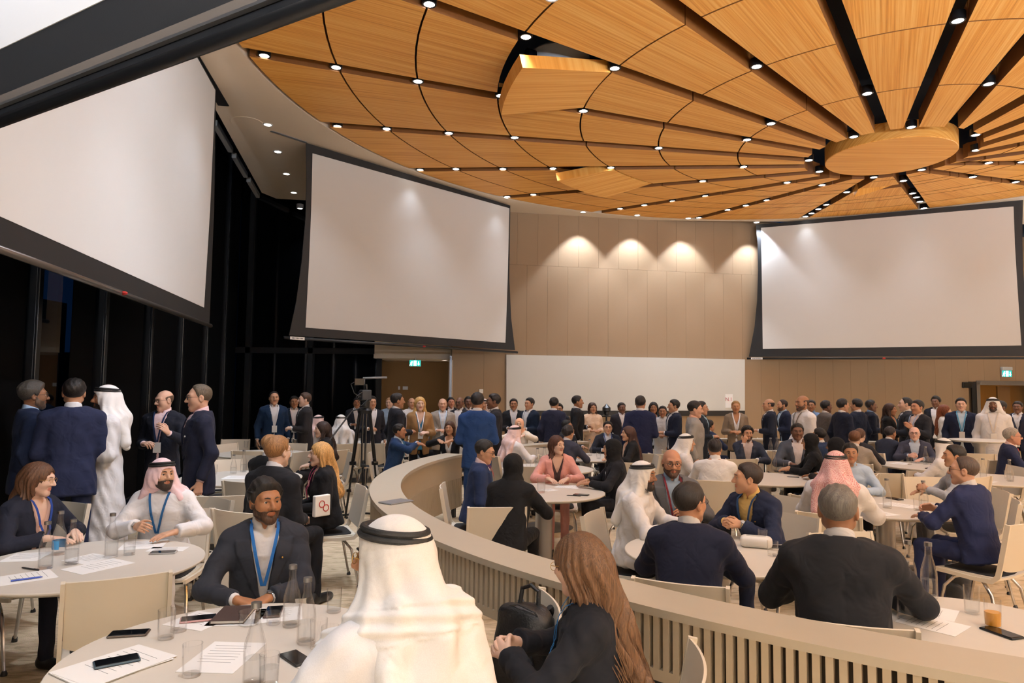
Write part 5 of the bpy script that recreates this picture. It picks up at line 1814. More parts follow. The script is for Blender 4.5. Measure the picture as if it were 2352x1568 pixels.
# -- standing by the windows
P(80, 877, 6.4, 82, 'person with greying dark hair and navy suit standing in profile, outermost by the windows', jc=(30, 42, 72), sc=(168, 196, 226), sk=(150, 100, 68), hc=(74, 70, 66), hair='grown', glasses='x', beard=1, hands=('front', 'side'), lod=1)
P(172, 866, 6.2, 4, 'person in navy suit standing with his back turned between two other men', jc=(38, 46, 78), hc=(26, 22, 20), sk=S1, hands=('front', 'front'), lod=1, wide=1.04)
P(245, 880, 6.5, 262, 'person in white robe and white headscarf standing in profile by the windows', outfit='thobe', jc=WHT, hair='ghutra', sk=S2, beard=2, hands=('front', 'front'), lod=1)
P(378, 895, 7.15, 205, 'balding person with glasses, navy jacket and badge raising one hand', jc=(28, 32, 46), sc=(236, 206, 208), hair='bald', hc=(92, 70, 54), sk=(220, 168, 140), glasses='x', hy=32, hp=8, hands=('gesture', 'front'), lan=(30, 50, 90), badge=True, lod=1)
P(458, 882, 6.45, 262, 'person in navy suit with pocket square standing in profile, facing the balding man', jc=(30, 34, 56), sc=(228, 196, 200), hair='receding', hc=(88, 76, 62), sk=(214, 160, 130), glasses='x', hands=('side', 'side'), pocket=True, lod=1, hp=5)
# -- behind the nearest man
P(640, 998, 5.5, 26, 'person with short fair hair and black suit, back turned, beside the blonde woman', sit=True, jc=(26, 27, 33), hair='short', hc=(140, 100, 62), sk=S3, hands=('lap', 'lap'), lod=1, wide=1.05, glasses='thin', s=1.03)
P(735, 1013, 6.3, 246, 'blonde person in black jacket with pink lanyard, smiling in profile', outfit='blazer', sit=True, jc=(24, 24, 28), sc=(60, 30, 40), hair='long', hc=(196, 150, 92), fem=True, sk=S3, hands=('lap', 'lap'), lan=(190, 60, 110), lod=1)
P(622, 996, 7.2, 20, 'person in black jacket mostly hidden behind the fair haired man', sit=True, jc=BLACK, hair='short', hc=(150, 110, 70), sk=S3, lod=2)
P(740, 966, 9.5, 250, 'dark haired person with red scarf seated behind the blonde woman', outfit='blazer', sit=True, jc=(26, 24, 28), sc=(150, 40, 50), hair='long', hc=(48, 32, 26), fem=True, sk=S3, hands=('lap', 'lap'))
P(783, 950, 11.5, 330, 'person in white robe and headscarf seated behind the camera tripod', outfit='thobe', sit=True, jc=WHT, hair='ghutra', sk=S2)
P(733, 951, 12.2, 60, 'person in white robe seated beyond the woman with the red scarf', outfit='thobe', sit=True, jc=WHT, hair='ghutra', ghut=(236, 210, 208), sk=S2)
P(630, 898, 11.8, 170, 'person in blue suit with white lanyard, first of three men by the dark glass', jc=(24, 50, 84), sk=S1, hair='receding', lan=(230, 232, 236), badge=True, hands=('side', 'side'))
P(676, 908, 12.2, 175, 'shorter person in dark blue jacket with lanyard, middle of three men by the dark glass', jc=(26, 44, 66), sk=S2, lan=(224, 214, 220), badge=True, hands=('side', 'front'))
P(700, 900, 11.4, 262, 'person in charcoal suit in profile, last of three men by the dark glass', jc=(50, 47, 50), sk=S3, hc=(70, 52, 42), hands=('front', 'front'))
# -- back left, standing
P(820, 912, 13.4, 180, 'person with white lanyard standing right behind the camera on its tripod', jc=(50, 54, 66), sk=S2, lan=(236, 236, 238), badge=True, hands=('side', 'front'))
P(855, 908, 13.0, 165, 'person in dark suit and white lanyard standing beside the camera tripod', jc=(42, 44, 54), sk=S1, lan=(236, 236, 238), badge=True, hands=('side', 'front'))
P(895, 912, 13.8, 200, 'fair person in pale blue shirt half hidden behind the tall dark suited man', outfit='shirt', sc=(160, 186, 214), sk=S3, hc=(180, 150, 120), hands=('side', 'side'))
P(914, 901, 10.6, 75, 'tall person in dark suit standing behind the seated man in navy', jc=(34, 35, 44), sk=S2, lan=(230, 226, 230), badge=True, hands=('side', 'front'))
P(936, 913, 13.6, 170, 'person in white shirt and black waistcoat behind the tall man', outfit='shirt', sc=(226, 226, 228), sk=S1, hair='bald', hc=(70, 50, 40), hands=('front', 'side'))
P(965, 910, 11.2, 172, 'blonde person in tan jacket with blue scarf, facing us', outfit='blazer', jc=(150, 116, 78), sc=(60, 130, 170), hair='long', hc=(206, 160, 96), fem=True, sk=S3, tc=(30, 30, 36), lan=(236, 230, 232), badge=True, hands=('front', 'side'))
P(1017, 914, 12.2, 176, 'person in light grey jacket with lanyard standing beside the blonde woman', jc=(150, 142, 134), sc=(220, 224, 232), sk=(214, 160, 130), hair='bald', hc=(150, 100, 70), tc=(30, 30, 36), lan=(190, 214, 240), badge=True, hands=('front', 'front'))
P(1036, 911, 14.4, 170, 'person in black standing at the corner of the corridor recess', jc=BLACK, sk=(200, 130, 100), hands=('side', 'side'))
P(1056, 911, 12.8, 205, 'balding dark person with glasses in dark suit beside the bright blue suit', jc=(40, 40, 48), sk=S4, hair='bald', hc=(30, 24, 22), glasses='x', hands=('front', 'side'))
P(1076, 909, 13.2, 175, 'dark haired person mostly hidden behind the bright blue suit', jc=(34, 34, 40), sk=S4, hands=('side', 'side'))
P(1097, 899, 9.0, 4, 'person in bright blue suit standing with back turned in the aisle', jc=(38, 70, 124), sk=S2, hc=(28, 23, 22), hands=('front', 'front'), lod=1)
P(1112, 914, 13.5, 185, 'person in pale headscarf partly hidden beside the bright blue suit', outfit='thobe', jc=(230, 214, 208), hair='ghutra', ghut=(232, 214, 208), sk=S1, hands=('side', 'side'))
P(1133, 902, 10.4, 262, 'dark skinned person in black suit standing in profile next to the bright blue suit', jc=(38, 38, 44), sk=S4, hc=(30, 24, 22), hands=('front', 'side'))
P(1180, 914, 13.2, 180, 'person in black suit with red badge facing us before the white board corner', jc=(34, 36, 42), sk=S2, lan=(236, 226, 226), badge=True, hands=('side', 'front'))
P(1216, 912, 13.0, 225, 'person in dark blue jacket with glass, second man before the white board', jc=(26, 40, 62), sk=S1, lan=(236, 236, 238), hands=('front', 'side'))
P(1263, 911, 12.6, 20, 'person in navy suit standing with back turned before the white board', jc=(40, 44, 68), sk=S1, hands=('side', 'side'))
P(1284, 929, 13.4, 185, 'shorter person with glasses and dark jacket by the back turned navy suit', jc=(44, 46, 54), sk=S1, glasses='x', lan=(236, 236, 238), hands=('front', 'front'), hair='grown')
P(1327, 907, 12.4, 85, 'person in long black suit standing in profile before the white board', jc=(30, 31, 36), sk=S2, tie=(30, 30, 40), hands=('front', 'side'))
P(1361, 923, 12.8, 160, 'person with long dark hair and peach dress holding a plate', outfit='dress', jc=(232, 204, 178), hair='long', hc=(56, 36, 26), fem=True, sk=S1, tc=(34, 44, 60), hands=('front', 'front'))
P(1428, 923, 13.2, 160, 'person in charcoal suit with lanyard holding a drink before the white board', jc=(46, 46, 56), sk=S4, lan=(236, 226, 226), badge=True, hands=('front', 'side'))
P(1471, 907, 11.0, 8, 'person in dark blue suit standing with back turned in front of the white board', jc=(36, 42, 76), sk=S1, hc=(32, 26, 24), hands=('side', 'front'), wide=1.05)
P(1501, 922, 13.0, 178, 'person with long black hair and black jacket beside the child in white', outfit='blazer', jc=BLACK, sc=(196, 206, 220), hair='long', hc=(24, 20, 20), fem=True, sk=S2, hands=('front', 'side'))
P(1522, 933, 12.6, 185, 'small person in white patterned dress standing under the white board', outfit='dress', jc=(206, 208, 212), hair='short', hc=(26, 22, 22), fem=True, sk=S2, hands=('front', 'front'), tc=(206, 208, 212))
P(1547, 916, 12.4, 255, 'person in navy suit turned towards the woman with black hair', jc=(32, 40, 62), sk=S1, lan=(200, 214, 230), hands=('front', 'side'))
P(1597, 919, 9.5, 88, 'person in light grey suit standing in profile in the middle of the hall', jc=(146, 142, 138), sc=(226, 180, 160), sk=(214, 160, 130), hc=(30, 25, 22), hands=('side', 'side'), hp=6)
P(1612, 920, 11.2, 100, 'person in dark jacket half hidden behind the light grey suit', jc=(34, 44, 56), sc=(150, 180, 200), sk=S1, hands=('side', 'front'))
P(1690, 920, 12.6, 175, 'person with short fair hair and tan blazer by the paper notice', outfit='blazer', jc=(132, 116, 98), hair='bun', hc=(150, 112, 66), fem=True, sk=(190, 130, 86), tc=(34, 32, 32), lan=(230, 232, 236), hands=('front', 'front'))
P(1745, 915, 12.4, 262, 'balding person in navy suit, first of two men walking before the beige wall', jc=(32, 38, 56), hair='bald', hc=(36, 28, 26), sk=S1, hands=('front', 'side'))
P(1776, 917, 12.2, 250, 'stooping bearded person in navy suit, second of two men before the beige wall', jc=(34, 42, 68), hair='receding', hc=(40, 30, 26), sk=S1, beard=1, lean=8, hands=('front', 'side'), sc=(170, 200, 230))
P(1842, 907, 11.2, 235, 'balding bearded person in white robe standing by the beige wall', outfit='thobe', jc=WHT, hair='bald', hc=(50, 40, 36), sk=S2, beard=1, lan=(120, 110, 100), hands=('fig', 'fig'))
P(1863, 917, 13.2, 190, 'person in blue shirt peeking out behind the white robe', outfit='shirt', sc=(110, 140, 180), sk=S2, hands=('side', 'side'))
P(1898, 918, 12.6, 60, 'person in grey suit standing with back half turned before the beige wall', jc=(116, 108, 104), sk=S4, hands=('side', 'front'))
P(1936, 914, 11.8, 55, 'person in navy suit talking, facing another navy suit by the beige wall', jc=(26, 32, 52), sk=S1, hands=('side', 'front'))
P(1966, 914, 11.8, 300, 'broad person in dark navy suit with back turned by the beige wall', jc=(24, 34, 56), sk=S1, hands=('front', 'side'), wide=1.05)
P(2001, 917, 12.4, 80, 'slim person in navy jacket and blue shirt in profile by the wall joint', jc=(24, 30, 48), sc=(130, 160, 200), sk=S4, hands=('side', 'front'), lan=(190, 200, 220))
P(2045, 925, 12.8, 110, 'person with long dark hair and black jacket before the wall joint', outfit='blazer', jc=BLACK, sc=(60, 110, 130), hair='long', hc=(52, 32, 22), fem=True, sk=S2, hands=('front', 'front'))
P(2079, 912, 12.2, 262, 'person with receding dark hair and grey suit facing the long haired woman', jc=(50, 54, 64), hair='receding', sk=S3, tie=(120, 120, 130), hands=('front', 'front'))
P(2106, 917, 11.6, 225, 'person in black suit with pink shirt stretching out a hand', jc=(38, 38, 44), sc=(232, 214, 208), sk=(190, 130, 96), hands=('gesture', 'pocket'), lan=(150, 170, 200))
P(2149, 910, 14.6, 200, 'shadowy person in dark clothes standing against the wall beside the doorway', jc=(26, 30, 44), sk=S4, hair='grown', hands=('side', 'side'))
P(2170, 928, 12.6, 80, 'person with long auburn hair and white jacket carrying a bag', outfit='blazer', jc=(230, 226, 220), sc=(230, 226, 220), hair='long', hc=(120, 66, 40), fem=True, sk=S3, tc=(30, 30, 34), hands=('front', 'side'))
P(2207, 912, 12.0, 180, 'person in navy suit with blue lanyard facing us near the doorway', jc=(32, 40, 66), sc=(200, 220, 236), sk=(220, 168, 140), lan=(90, 160, 200), badge=True, hands=('side', 'side'), wide=1.05)
P(2270, 910, 11.0, 182, 'person in white robe and white headscarf facing us before the lit doorway', outfit='thobe', jc=WHT, hair='ghutra', sk=S4, beard=1, lan=(214, 206, 196), badge=True, hands=('side', 'side'))
P(2297, 919, 12.6, 230, 'person in dark suit half hidden behind the white robe at the doorway', jc=(34, 40, 60), sk=S4, hands=('side', 'side'))
P(2337, 920, 12.8, 195, 'dark skinned person in navy suit with lanyard at the right doorway side', jc=(34, 38, 58), sk=S4, lan=(214, 220, 230), badge=True, hands=('side', 'front'))
# -- seated along the balustrade
P(918, 979, 10.0, 88, 'person in blue suit seated at the far end of the curved balustrade', sit=True, jc=(34, 62, 104), sc=(196, 216, 232), sk=(176, 116, 80), hair='short', lan=(60, 150, 180), hands=('table', 'table'), dz=.17)
P(986, 979, 10.6, 110, 'bearded person in light blue shirt leaning on the balustrade', outfit='shirt', sit=True, sc=(160, 188, 222), sk=(150, 100, 70), beard=2, sleeve='short', hands=('table', 'clasp'), dz=.17, wide=1.08, lan=(50, 60, 80))
P(1033, 983, 11.0, 190, 'person with long brown hair and black jacket writing at the balustrade end', outfit='blazer', sit=True, jc=(34, 34, 38), sc=(226, 222, 216), hair='long', hc=(70, 44, 30), fem=True, sk=S1, hands=('table', 'table'), dz=.17)
# -- table with the woman in pink
P(1114, 1008, 6.6, 88, 'person in blue suit with glasses and red lanyard leaning in at the table', sit=True, jc=(38, 54, 92), sc=(232, 208, 212), sk=(206, 152, 118), glasses='x', hp=14, hy=14, hands=('lap', 'lap'), lan=(170, 40, 70), badge=True, lod=1)
h1 = P(1180, 1040, 5.6, 22, 'person in black headscarf and black jacket, back turned, on the chair by the balustrade', outfit='suit', sit=True, jc=(26, 26, 29), hair='hijab', ghut=(20, 20, 22), fem=True, sk=S1, hands=('lap', 'table'), lod=1, wide=1.08)
P(1280, 1015, 7.75, 182, 'person with long brown hair and pink jacket resting her arms on the table', outfit='blazer', sit=True, jc=(222, 160, 150), sc=(80, 60, 60), hair='long', hc=(76, 46, 34), fem=True, sk=S3, hy=-38, hands=('table', 'table'), lod=1)
P(1405, 1025, 7.0, 268, 'person in black headscarf and jacket in profile across from the woman in pink', sit=True, jc=(28, 29, 36), hair='hijab', ghut=(18, 18, 21), fem=True, sk=S1, hands=('table', 'table'), lod=1)
# -- table with the man in the yellow shirt
P(1478, 1057, 5.1, 116, 'bearded person in white headscarf and white robe at the yellow shirt table', outfit='thobe', sit=True, jc=WHT, hair='ghutra', sk=(150, 98, 66), beard=2, hy=6, hands=('table', 'table'), lod=0, wide=1.04)
P(1543, 1030, 5.6, 182, 'bald bearded person in grey suit with glasses facing us', sit=True, jc=(104, 104, 108), sc=(150, 172, 196), hair='bald', hc=(0, 0, 0), sk=(190, 130, 98), beard=1, glasses='x', lan=(120, 40, 50), hands=('clasp', 'lap'), lod=0, hp=6, wide=1.06)
P(1585, 1103, 3.75, 22, 'person in navy suit with glasses, back turned, at the yellow shirt table', sit=True, jc=(30, 34, 56), sk=(196, 136, 100), hc=(34, 28, 25), glasses='x', hy=32, hands=('table', 'table'), lod=0, wide=1.05, hair='short')
P(1716, 1060, 5.0, 238, 'person in navy jacket over a yellow shirt, in profile with hands together', sit=True, jc=(32, 40, 66), sc=(224, 190, 120), sk=(206, 150, 114), hc=(44, 33, 27), hy=42, hands=('clasp', 'clasp'), lan=(50, 80, 120), lod=0, lean=22, pin=True, watch='L', hair='short')
P(1642, 1009, 7.5, 18, 'person in white shirt seated with back turned to us', outfit='shirt', sit=True, sc=(238, 238, 240), sk=S1, hc=(30, 25, 24), hands=('table', 'table'), lod=1, wide=1.08)
P(1577, 1004, 8.3, 98, 'person in white robe and white headscarf seated behind the bald man', outfit='thobe', sit=True, jc=WHT, hair='ghutra', sk=S1, hands=('table', 'table'))
# -- right hand tables
m9 = P(1925, 1168, 3.2, 18, 'person with grey cropped hair and black suit, back turned, against the balustrade', sit=True, jc=(32, 32, 36), hair='receding', hc=(96, 90, 84), sk=(150, 100, 68), hands=('table', 'tablewide'), lod=0, wide=1.10, glasses='thin', hy=10, s=1.0)
P(1920, 1033, 5.6, 34, 'person in red checked headscarf and white robe, back turned, at the steel column table', outfit='thobe', sit=True, jc=WHT, hair='shemagh', sk=S2, hands=('table', 'table'), lod=0, wide=1.05)
P(2212, 1047, 5.35, 330, 'person in navy suit with glasses in profile at the steel column table', sit=True, jc=(36, 44, 82), hair='receding', hc=(72, 58, 50), sk=(214, 160, 130), glasses='x', hy=-24, hands=('table', 'clasp'), lod=0, wide=1.04)
P(2190, 1019, 6.75, 288, 'person with black hair and light grey shirt behind the navy suited man', outfit='shirt', sit=True, sc=(168, 172, 180), tc=(96, 94, 96), sk=S1, hands=('clasp', 'table'), lod=1)
P(2165, 1008, 8.0, 330, 'person in white headscarf and robe seated behind the man in grey shirt', outfit='thobe', sit=True, jc=WHT, hair='ghutra', sk=S1, hands=('table', 'table'))
P(0, 0, 2.5, 276, 'person in dark navy suit cut off by the right edge at the table with bottles', sit=True, pos=(2.66, 2.95, 1.24), jc=(36, 40, 62), sk=S2, lod=1, hands=('table', 'table'))
P(1953, 1036, 7.1, 200, 'person in light blue shirt hidden behind the red checked headscarf', outfit='shirt', sit=True, sc=(176, 196, 220), sk=S2, hands=('table', 'table'))
P(1860, 1008, 8.5, 288, 'veiled person in black with glasses in profile at a middle table', sit=True, jc=(20, 21, 26), hair='hijab', ghut=(16, 16, 18), fem=True, sk=S1, glasses='x', hands=('table', 'table'))
P(1918, 1012, 8.1, 312, 'person in black cap of cloth just above the red checked headscarf', sit=True, jc=(20, 20, 24), hair='hijab', ghut=(18, 18, 22), sk=S2, glasses='x')
P(1963, 1000, 8.0, 30, 'person with brown hair and beige grey suit seated with back turned', sit=True, jc=(150, 140, 130), hc=(96, 60, 36), sk=S3, wide=1.04)
P(1985, 985, 9.8, 44, 'person with brown hair in dark jacket beyond the beige suited man', sit=True, jc=(40, 40, 48), hc=(80, 52, 36), hair='bun', fem=True, sk=S3)
P(1717, 979, 10.0, 196, 'bearded person in blue grey jacket leaning on folded arms, facing us', sit=True, jc=(56, 62, 80), sc=(220, 208, 210), hair='curly', beard=1, sk=S1, hands=('table', 'chin'), hy=-10)
P(1831, 970, 10.8, 196, 'dark skinned person in grey blazer and pale shirt facing us near the back', sit=True, jc=(86, 92, 106), sc=(226, 222, 230), sk=S4, hands=('table', 'table'))
P(1880, 985, 9.9, 322, 'person with black hair and blue jacket turned away behind the veiled woman', sit=True, jc=(40, 58, 92), sk=S1)
P(2045, 985, 9.2, 66, 'person in slate suit leaning forward, back turned, at the white haired man table', sit=True, jc=(48, 54, 72), sk=S2, hc=(40, 34, 34), lean=16, wide=1.05)
P(2100, 979, 10.4, 212, 'white haired person with glasses and slate jacket facing us', sit=True, jc=(66, 68, 86), sc=(190, 206, 226), hair='bald', hc=(210, 206, 200), sk=(222, 170, 148), glasses='x', hands=('table', 'clasp'))
P(2325, 981, 9.3, 122, 'grey haired person in navy suit with glasses in profile at the right edge', sit=True, jc=(36, 44, 76), sc=(230, 200, 196), hc=(150, 142, 132), hair='short', sk=(200, 140, 112), glasses='x', tie=(190, 90, 96))
P(1630, 963, 12.2, 60, 'person in navy suit seated with a hand raised to his mouth', sit=True, jc=(36, 48, 78), sk=S1, hands=('chin', 'table'))
# -- middle distance
P(1184, 981, 9.3, 60, 'person in pale pink headscarf and white robe seated in profile', outfit='thobe', sit=True, jc=WHT, hair='ghutra', ghut=(238, 208, 204), sk=S1)
P(1213, 964, 12.0, 185, 'person in peach headscarf and cream dress seated at the far curved desk', outfit='thobe', sit=True, jc=(236, 222, 204), hair='hijab', ghut=(240, 184, 150), fem=True, sk=S3, dz=.17)
P(1285, 984, 10.4, 40, 'person with dark hair and slate jacket seated turned away', sit=True, jc=(66, 68, 84), hc=(34, 28, 28), hair='grown', sk=S1)
P(1303, 966, 11.6, 110, 'person with raised hand in dark jacket behind the slate jacket', sit=True, jc=(34, 36, 44), sk=S2, hands=('table', 'chin'))
P(1386, 974, 11.3, 182, 'young person with glasses and dark suit smiling, facing us', sit=True, jc=(38, 42, 54), sc=(214, 220, 232), sk=(220, 166, 130), glasses='x', lan=(60, 80, 130), hands=('clasp', 'table'))
P(1442, 983, 10.3, 262, 'person with long brown hair and black jacket in profile beside the young man', outfit='blazer', sit=True, jc=(30, 29, 32), sc=(216, 190, 170), hair='long', hc=(70, 44, 36), fem=True, sk=(224, 170, 134))

# ------------------------------------------------------------------ chairs
CHXY = []
def seat_for(S_, extra=None):
    d = np.array([math.sin(S_.phi), math.cos(S_.phi)]) * .0
    nm = S_.label
    w = nm.replace('person ', '').replace('Person ', '').split()
    w = w[:10]
    while w and w[-1].strip(',') in ('with', 'in', 'and', 'the', 'a', 'at', 'of', 'to', 'on', 'before', 'behind', 'beside', 'by', 'from', 'his', 'her', 'him', 'over', 'two', 'not', 'under', 'for', 'near', 'red', 'white', 'black', 'another', 'between', 'navy'):
        w.pop()
    chair(S_.X + d[0], S_.Y + d[1], S_.heading, ('cream chair under the person ' + ' '.join(w)).strip(' ,'), 'cream stacking chairs in use')
for S_ in PEOPLE:
    if S_.sit and S_ is not h1: seat_for(S_)
chair(-.14, 5.72, 352, 'cream chair showing its back by the balustrade, under the woman in black headscarf', 'cream stacking chairs in use')
def ch(px, ytop, heading, label, Z=None):
    Z = Z or .918 * FPX / (ytop - (888 + .0105 * (px - 1176)))
    X = (px - 1176) / FPX * Z
    h = rad(heading)
    for dz_ in ((0,) if Z < 4.2 else (0, .15, -.15, .3, -.3, .45, -.45, .6, -.6, .8, -.8, 1.0, -1.0, 1.3, -1.3)):
        z = Z + dz_; x = (px - 1176) / FPX * z
        c = np.array([x + math.sin(h) * .27, z + math.cos(h) * .27]); b = np.array([x, z])
        if all(np.linalg.norm(c - q) > .50 for q in CHXY) and all(np.linalg.norm(c - np.array([S_.X, S_.Y])) > .53 for S_ in PEOPLE) and all(np.linalg.norm(b - np.array(t[:2])) > t[2] + .05 for t in TABLES.values()):
            rr = np.linalg.norm(c - BC)
            if not any(arc_in(c, s_) for s_ in SEGS) or rr < BRI - .30 or rr > BRO + .29:
                X, Z = x, z
                break
    else:
        print('CHAIR', label)
        return None
    CHXY.append(np.array([X + math.sin(h) * .27, Z + math.cos(h) * .27]))
    return chair(X + math.sin(h) * .27, Z + math.cos(h) * .27, heading, label, 'empty cream stacking chairs')
ch(296, 1312, 330, 'empty cream chair with its back to us between the two nearest tables')
ch(168, 1163, 200, 'empty cream chair between the woman in glasses and the pink headscarf')
ch(505, 1160, 215, 'empty cream chair behind the elbow of the man in pink headscarf')
ch(528, 1114, 345, 'empty cream chair pushed under the table by the standing men')
ch(520, 1056, 150, 'empty cream chair on the far side of the table by the standing men', 8.6)
ch(572, 1050, 200, 'empty cream chair behind the water bottle at the standing men table', 8.7)
ch(577, 1033, 5, 'empty cream chair with its back to us at the empty far table', 9.8)
ch(530, 1017, 110, 'empty cream chair at the window side of the empty far table', 10.6)
ch(548, 995, 170, 'empty cream chair farthest along the dark windows', 11.8)
ch(680, 1003, 190, 'empty cream chair below the three standing men', 11.3)
ch(702, 1016, 290, 'empty cream chair turned sideways beside the seated woman with red scarf', 10.4)
ch(776, 1015, 310, 'empty cream chair directly beside the tripod legs', 10.0)
ch(857, 988, 5, 'empty cream chair with its back to us behind the tripod', 12.6)
ch(1262, 1340, 262, 'cream chair by the slatted panel with a black backpack on it', 3.05)
ch(1818, 1180, 250, 'empty cream chair behind the arm of the man in yellow shirt', 5.9)
ch(1862, 1135, 60, 'empty cream chair next to the red checked headscarf', 6.4)
ch(2019, 1085, 12, 'empty cream chair behind the steel column table, beside the slate suit')
ch(2112, 1086, 345, 'empty cream chair behind the bottle on the steel column table')
ch(2118, 1117, 180, 'empty cream chair on the far side of the steel column table', 7.6)
ch(1795, 1040, 5, 'empty cream chair in the middle, back to us, at the veiled woman table')
ch(2320, 1145, 300, 'empty cream chair behind the navy suited man, at the right edge', 6.3)
ch(2295, 1060, 350, 'empty cream chair in front of the grey haired man in profile')
ch(2325, 1075, 280, 'empty cream chair by the right hand table near the edge', 8.2)
ch(1925, 1278, 170, 'cream chair hidden behind the grey haired man, facing him', 4.6)
ch(1452, 1043, 10, 'empty cream chair behind the woman in black headscarf', 8.8)
ch(1500, 1040, 20, 'empty cream chair beside the bald man, farther back', 9.2)
ch(1700, 1040, 350, 'empty cream chair behind the man in white shirt', 9.4)
ch(1215, 1065, 10, 'empty cream chair behind the woman in pink, next to the pale pink headscarf', 8.4)
ch(1240, 1012, 200, 'small empty cream chair by the far curved desk', 11.6)
ch(1410, 1012, 10, 'empty cream chair seen between the woman in pink and the young man', 11.2)
ch(1555, 1012, 15, 'empty cream chair below the standing child in white', 11.4)
ch(1765, 990, 5, 'empty cream chair before the stooping man in navy', 12.2)
ch(2240, 1010, 20, 'empty cream chair by the tall cocktail table', 11.6)
ch(2180, 1025, 350, 'empty cream chair between the white headscarf and the cocktail table', 9.9)
ch(1815, 975, 170, 'empty cream chair behind the man in grey blazer', 13.2)
ch(892, 1112, 62, 'cream chair standing against the outside of the balustrade bend', 5.35)

# ------------------------------------------------------------------ things on the tables
ZT = .7405
def tz(px, py): return on_z(px, py, ZT)
def B(px, py, label, h=.255, group=None, lc=None):
    c = tz(px, py); return bottle(c[0], c[1], ZT, label, group, h, labelc=lc)
def G(px, py, label, h=.10, group=None, fill=0, fm=None, r=.034):
    c = tz(px, py); return tumbler(c[0], c[1], ZT, label, group, h, fill, fm, r)
def PH(px, py, rz, label, col=(20, 22, 26), z=0.0):
    c = tz(px, py); return phone(c[0], c[1], ZT + z, rz, label, col)
def PA(px, py, rz, label, w=.21, l=.297, pages=1):
    c = tz(px, py); return sheet_paper(c[0], c[1], ZT, rz, label, w, l, pages=pages)
# nearest table
B(669, 1437, 'capped water bottle beside the forearm of the man in charcoal')
B(703, 1476, 'water bottle just behind two tumblers on the nearest table')
B(583, 1572, 'tallest looking water bottle at the front of the nearest table', .275)
G(381, 1466, 'empty tumbler left of the pair by the first phone', .115)
G(410, 1449, 'half hidden tumbler right of the pair by the first phone', .105)
G(767, 1405, 'tumbler standing alone at the far rim of the nearest table', .105, fill=.45)
G(440, 1551, 'empty tumbler nearest to the white writing sheet', .11)
G(731, 1487, 'tumbler in front of the second water bottle', .11)
G(757, 1502, 'short tumbler beside the sleeve of the white robe', .105)
G(617, 1577, 'tumbler with water in front of the tall bottle', .11, fill=.6)
G(572, 1433, 'wide glass cup beside the watch hand', .055, fill=.6, r=.045)
G(628, 1432, 'small glass cup by the papers at the far rim', .05, r=.032)
PA(262, 1530, -.55, 'white writing pad under the slim dark phone', .23, .32, 6)
PH(268, 1526, -.95, 'slim dark phone lying on the white writing pad', (46, 66, 80), .0085)
PH(296, 1457, -1.35, 'thick brown phone near the edge of the nearest table', (70, 56, 46))
PH(680, 1514, .75, 'black phone with glossy screen between bottle and tumblers', (24, 26, 26))
PA(458, 1425, -.35, 'folded white sheet under the pink rimmed phone', .21, .20)
PH(456, 1424, -1.2, 'phone with pale pink rim lying on a folded sheet', (196, 150, 150), .0025)
PA(513, 1508, -.05, 'printed white sheet in the middle of the nearest table')
PA(548, 1416, .05, 'white sheet under the hand of the man in charcoal', .21, .24)
c = tz(537, 1416); notebook(c[0], c[1], ZT + .003, .1, 'dark brown notebook under the hand of the man in charcoal')
PA(640, 1411, .3, 'white sheet beneath the small phone at the far rim', .2, .2)
PH(628, 1408, .2, 'small dark phone near the elbow of the man in charcoal', (60, 40, 40), .0025)
PA(775, 1530, .9, 'white sheet half under the arm of the white robe', .2, .24)
PH(768, 1536, .9, 'dark phone half under the arm of the white robe', (50, 30, 40), .0025)
# second table
B(104, 1305, 'front water bottle before the woman with glasses')
B(135, 1273, 'water bottle with blue paper label on the second table', .255, None, (70, 150, 210))
B(164, 1295, 'water bottle beside the blue labelled one', .25)
B(255, 1279, 'water bottle in front of the right hand of the pink headscarf')
G(297, 1274, 'tumbler next to the bottle before the pink headscarf', .11, fill=.4)
PH(375, 1270, -1.35, 'phone with silver rim near the rim of the second table', (170, 170, 172))
PA(226, 1300, -.5, 'blank white sheet beside the bottles on the second table')
PA(204, 1283, -.4, 'printed sheet behind the blank one on the second table', .2, .2)
PA(60, 1279, .2, 'white sheet under the bracelet arm', .2, .22)
PA(330, 1251, .3, 'white sheet under the hand of the pink headscarf', .25, .25)
PA(385, 1261, .1, 'narrow white sheet by the silver rimmed phone', .22, .12)
PA(52, 1327, -.8, 'ruled white sheet at the left edge of the second table', .22, .28)
pen(*tz(70, 1308)[:2], ZT, 1.2, 'dark pen lying by the front bottle on the second table')
pen(*tz(60, 1332)[:2], ZT + .002, -.9, 'blue pen on the ruled sheet', mat('pen_blue', (40, 70, 160), .4))
# table of the standing men
B(559, 1083, 'clear water bottle on the table behind the fair haired man')
B(536, 1088, 'second water bottle on the table behind the fair haired man', .22)
G(470, 1090, 'tumbler in front of the standing man hand', .11); G(492, 1089, 'second tumbler by the standing man hand', .11)
PA(548, 1096, .1, 'white sheets on the table behind the fair haired man', .3, .3)
# empty far table
for px, py in ((565, 1028), (590, 1026), (600, 1029)):
    G(px, py, 'tiny clear tumbler on the empty far table', .11, 'tumblers on the empty far table')
c = on_z(588, 1000, .74); mb = MB(); mb.rbox((0, 0, .06), (.13, .13, .12), .01); o = mb.build('tissue_box', M['white']); o.location = (c[0], 12.0, 0.76); o.location = (TABLES['T8'][0] + .1, TABLES['T8'][1] + .3, ZT); tag(o, 'white box standing on the empty far table by the dark windows', 'box')
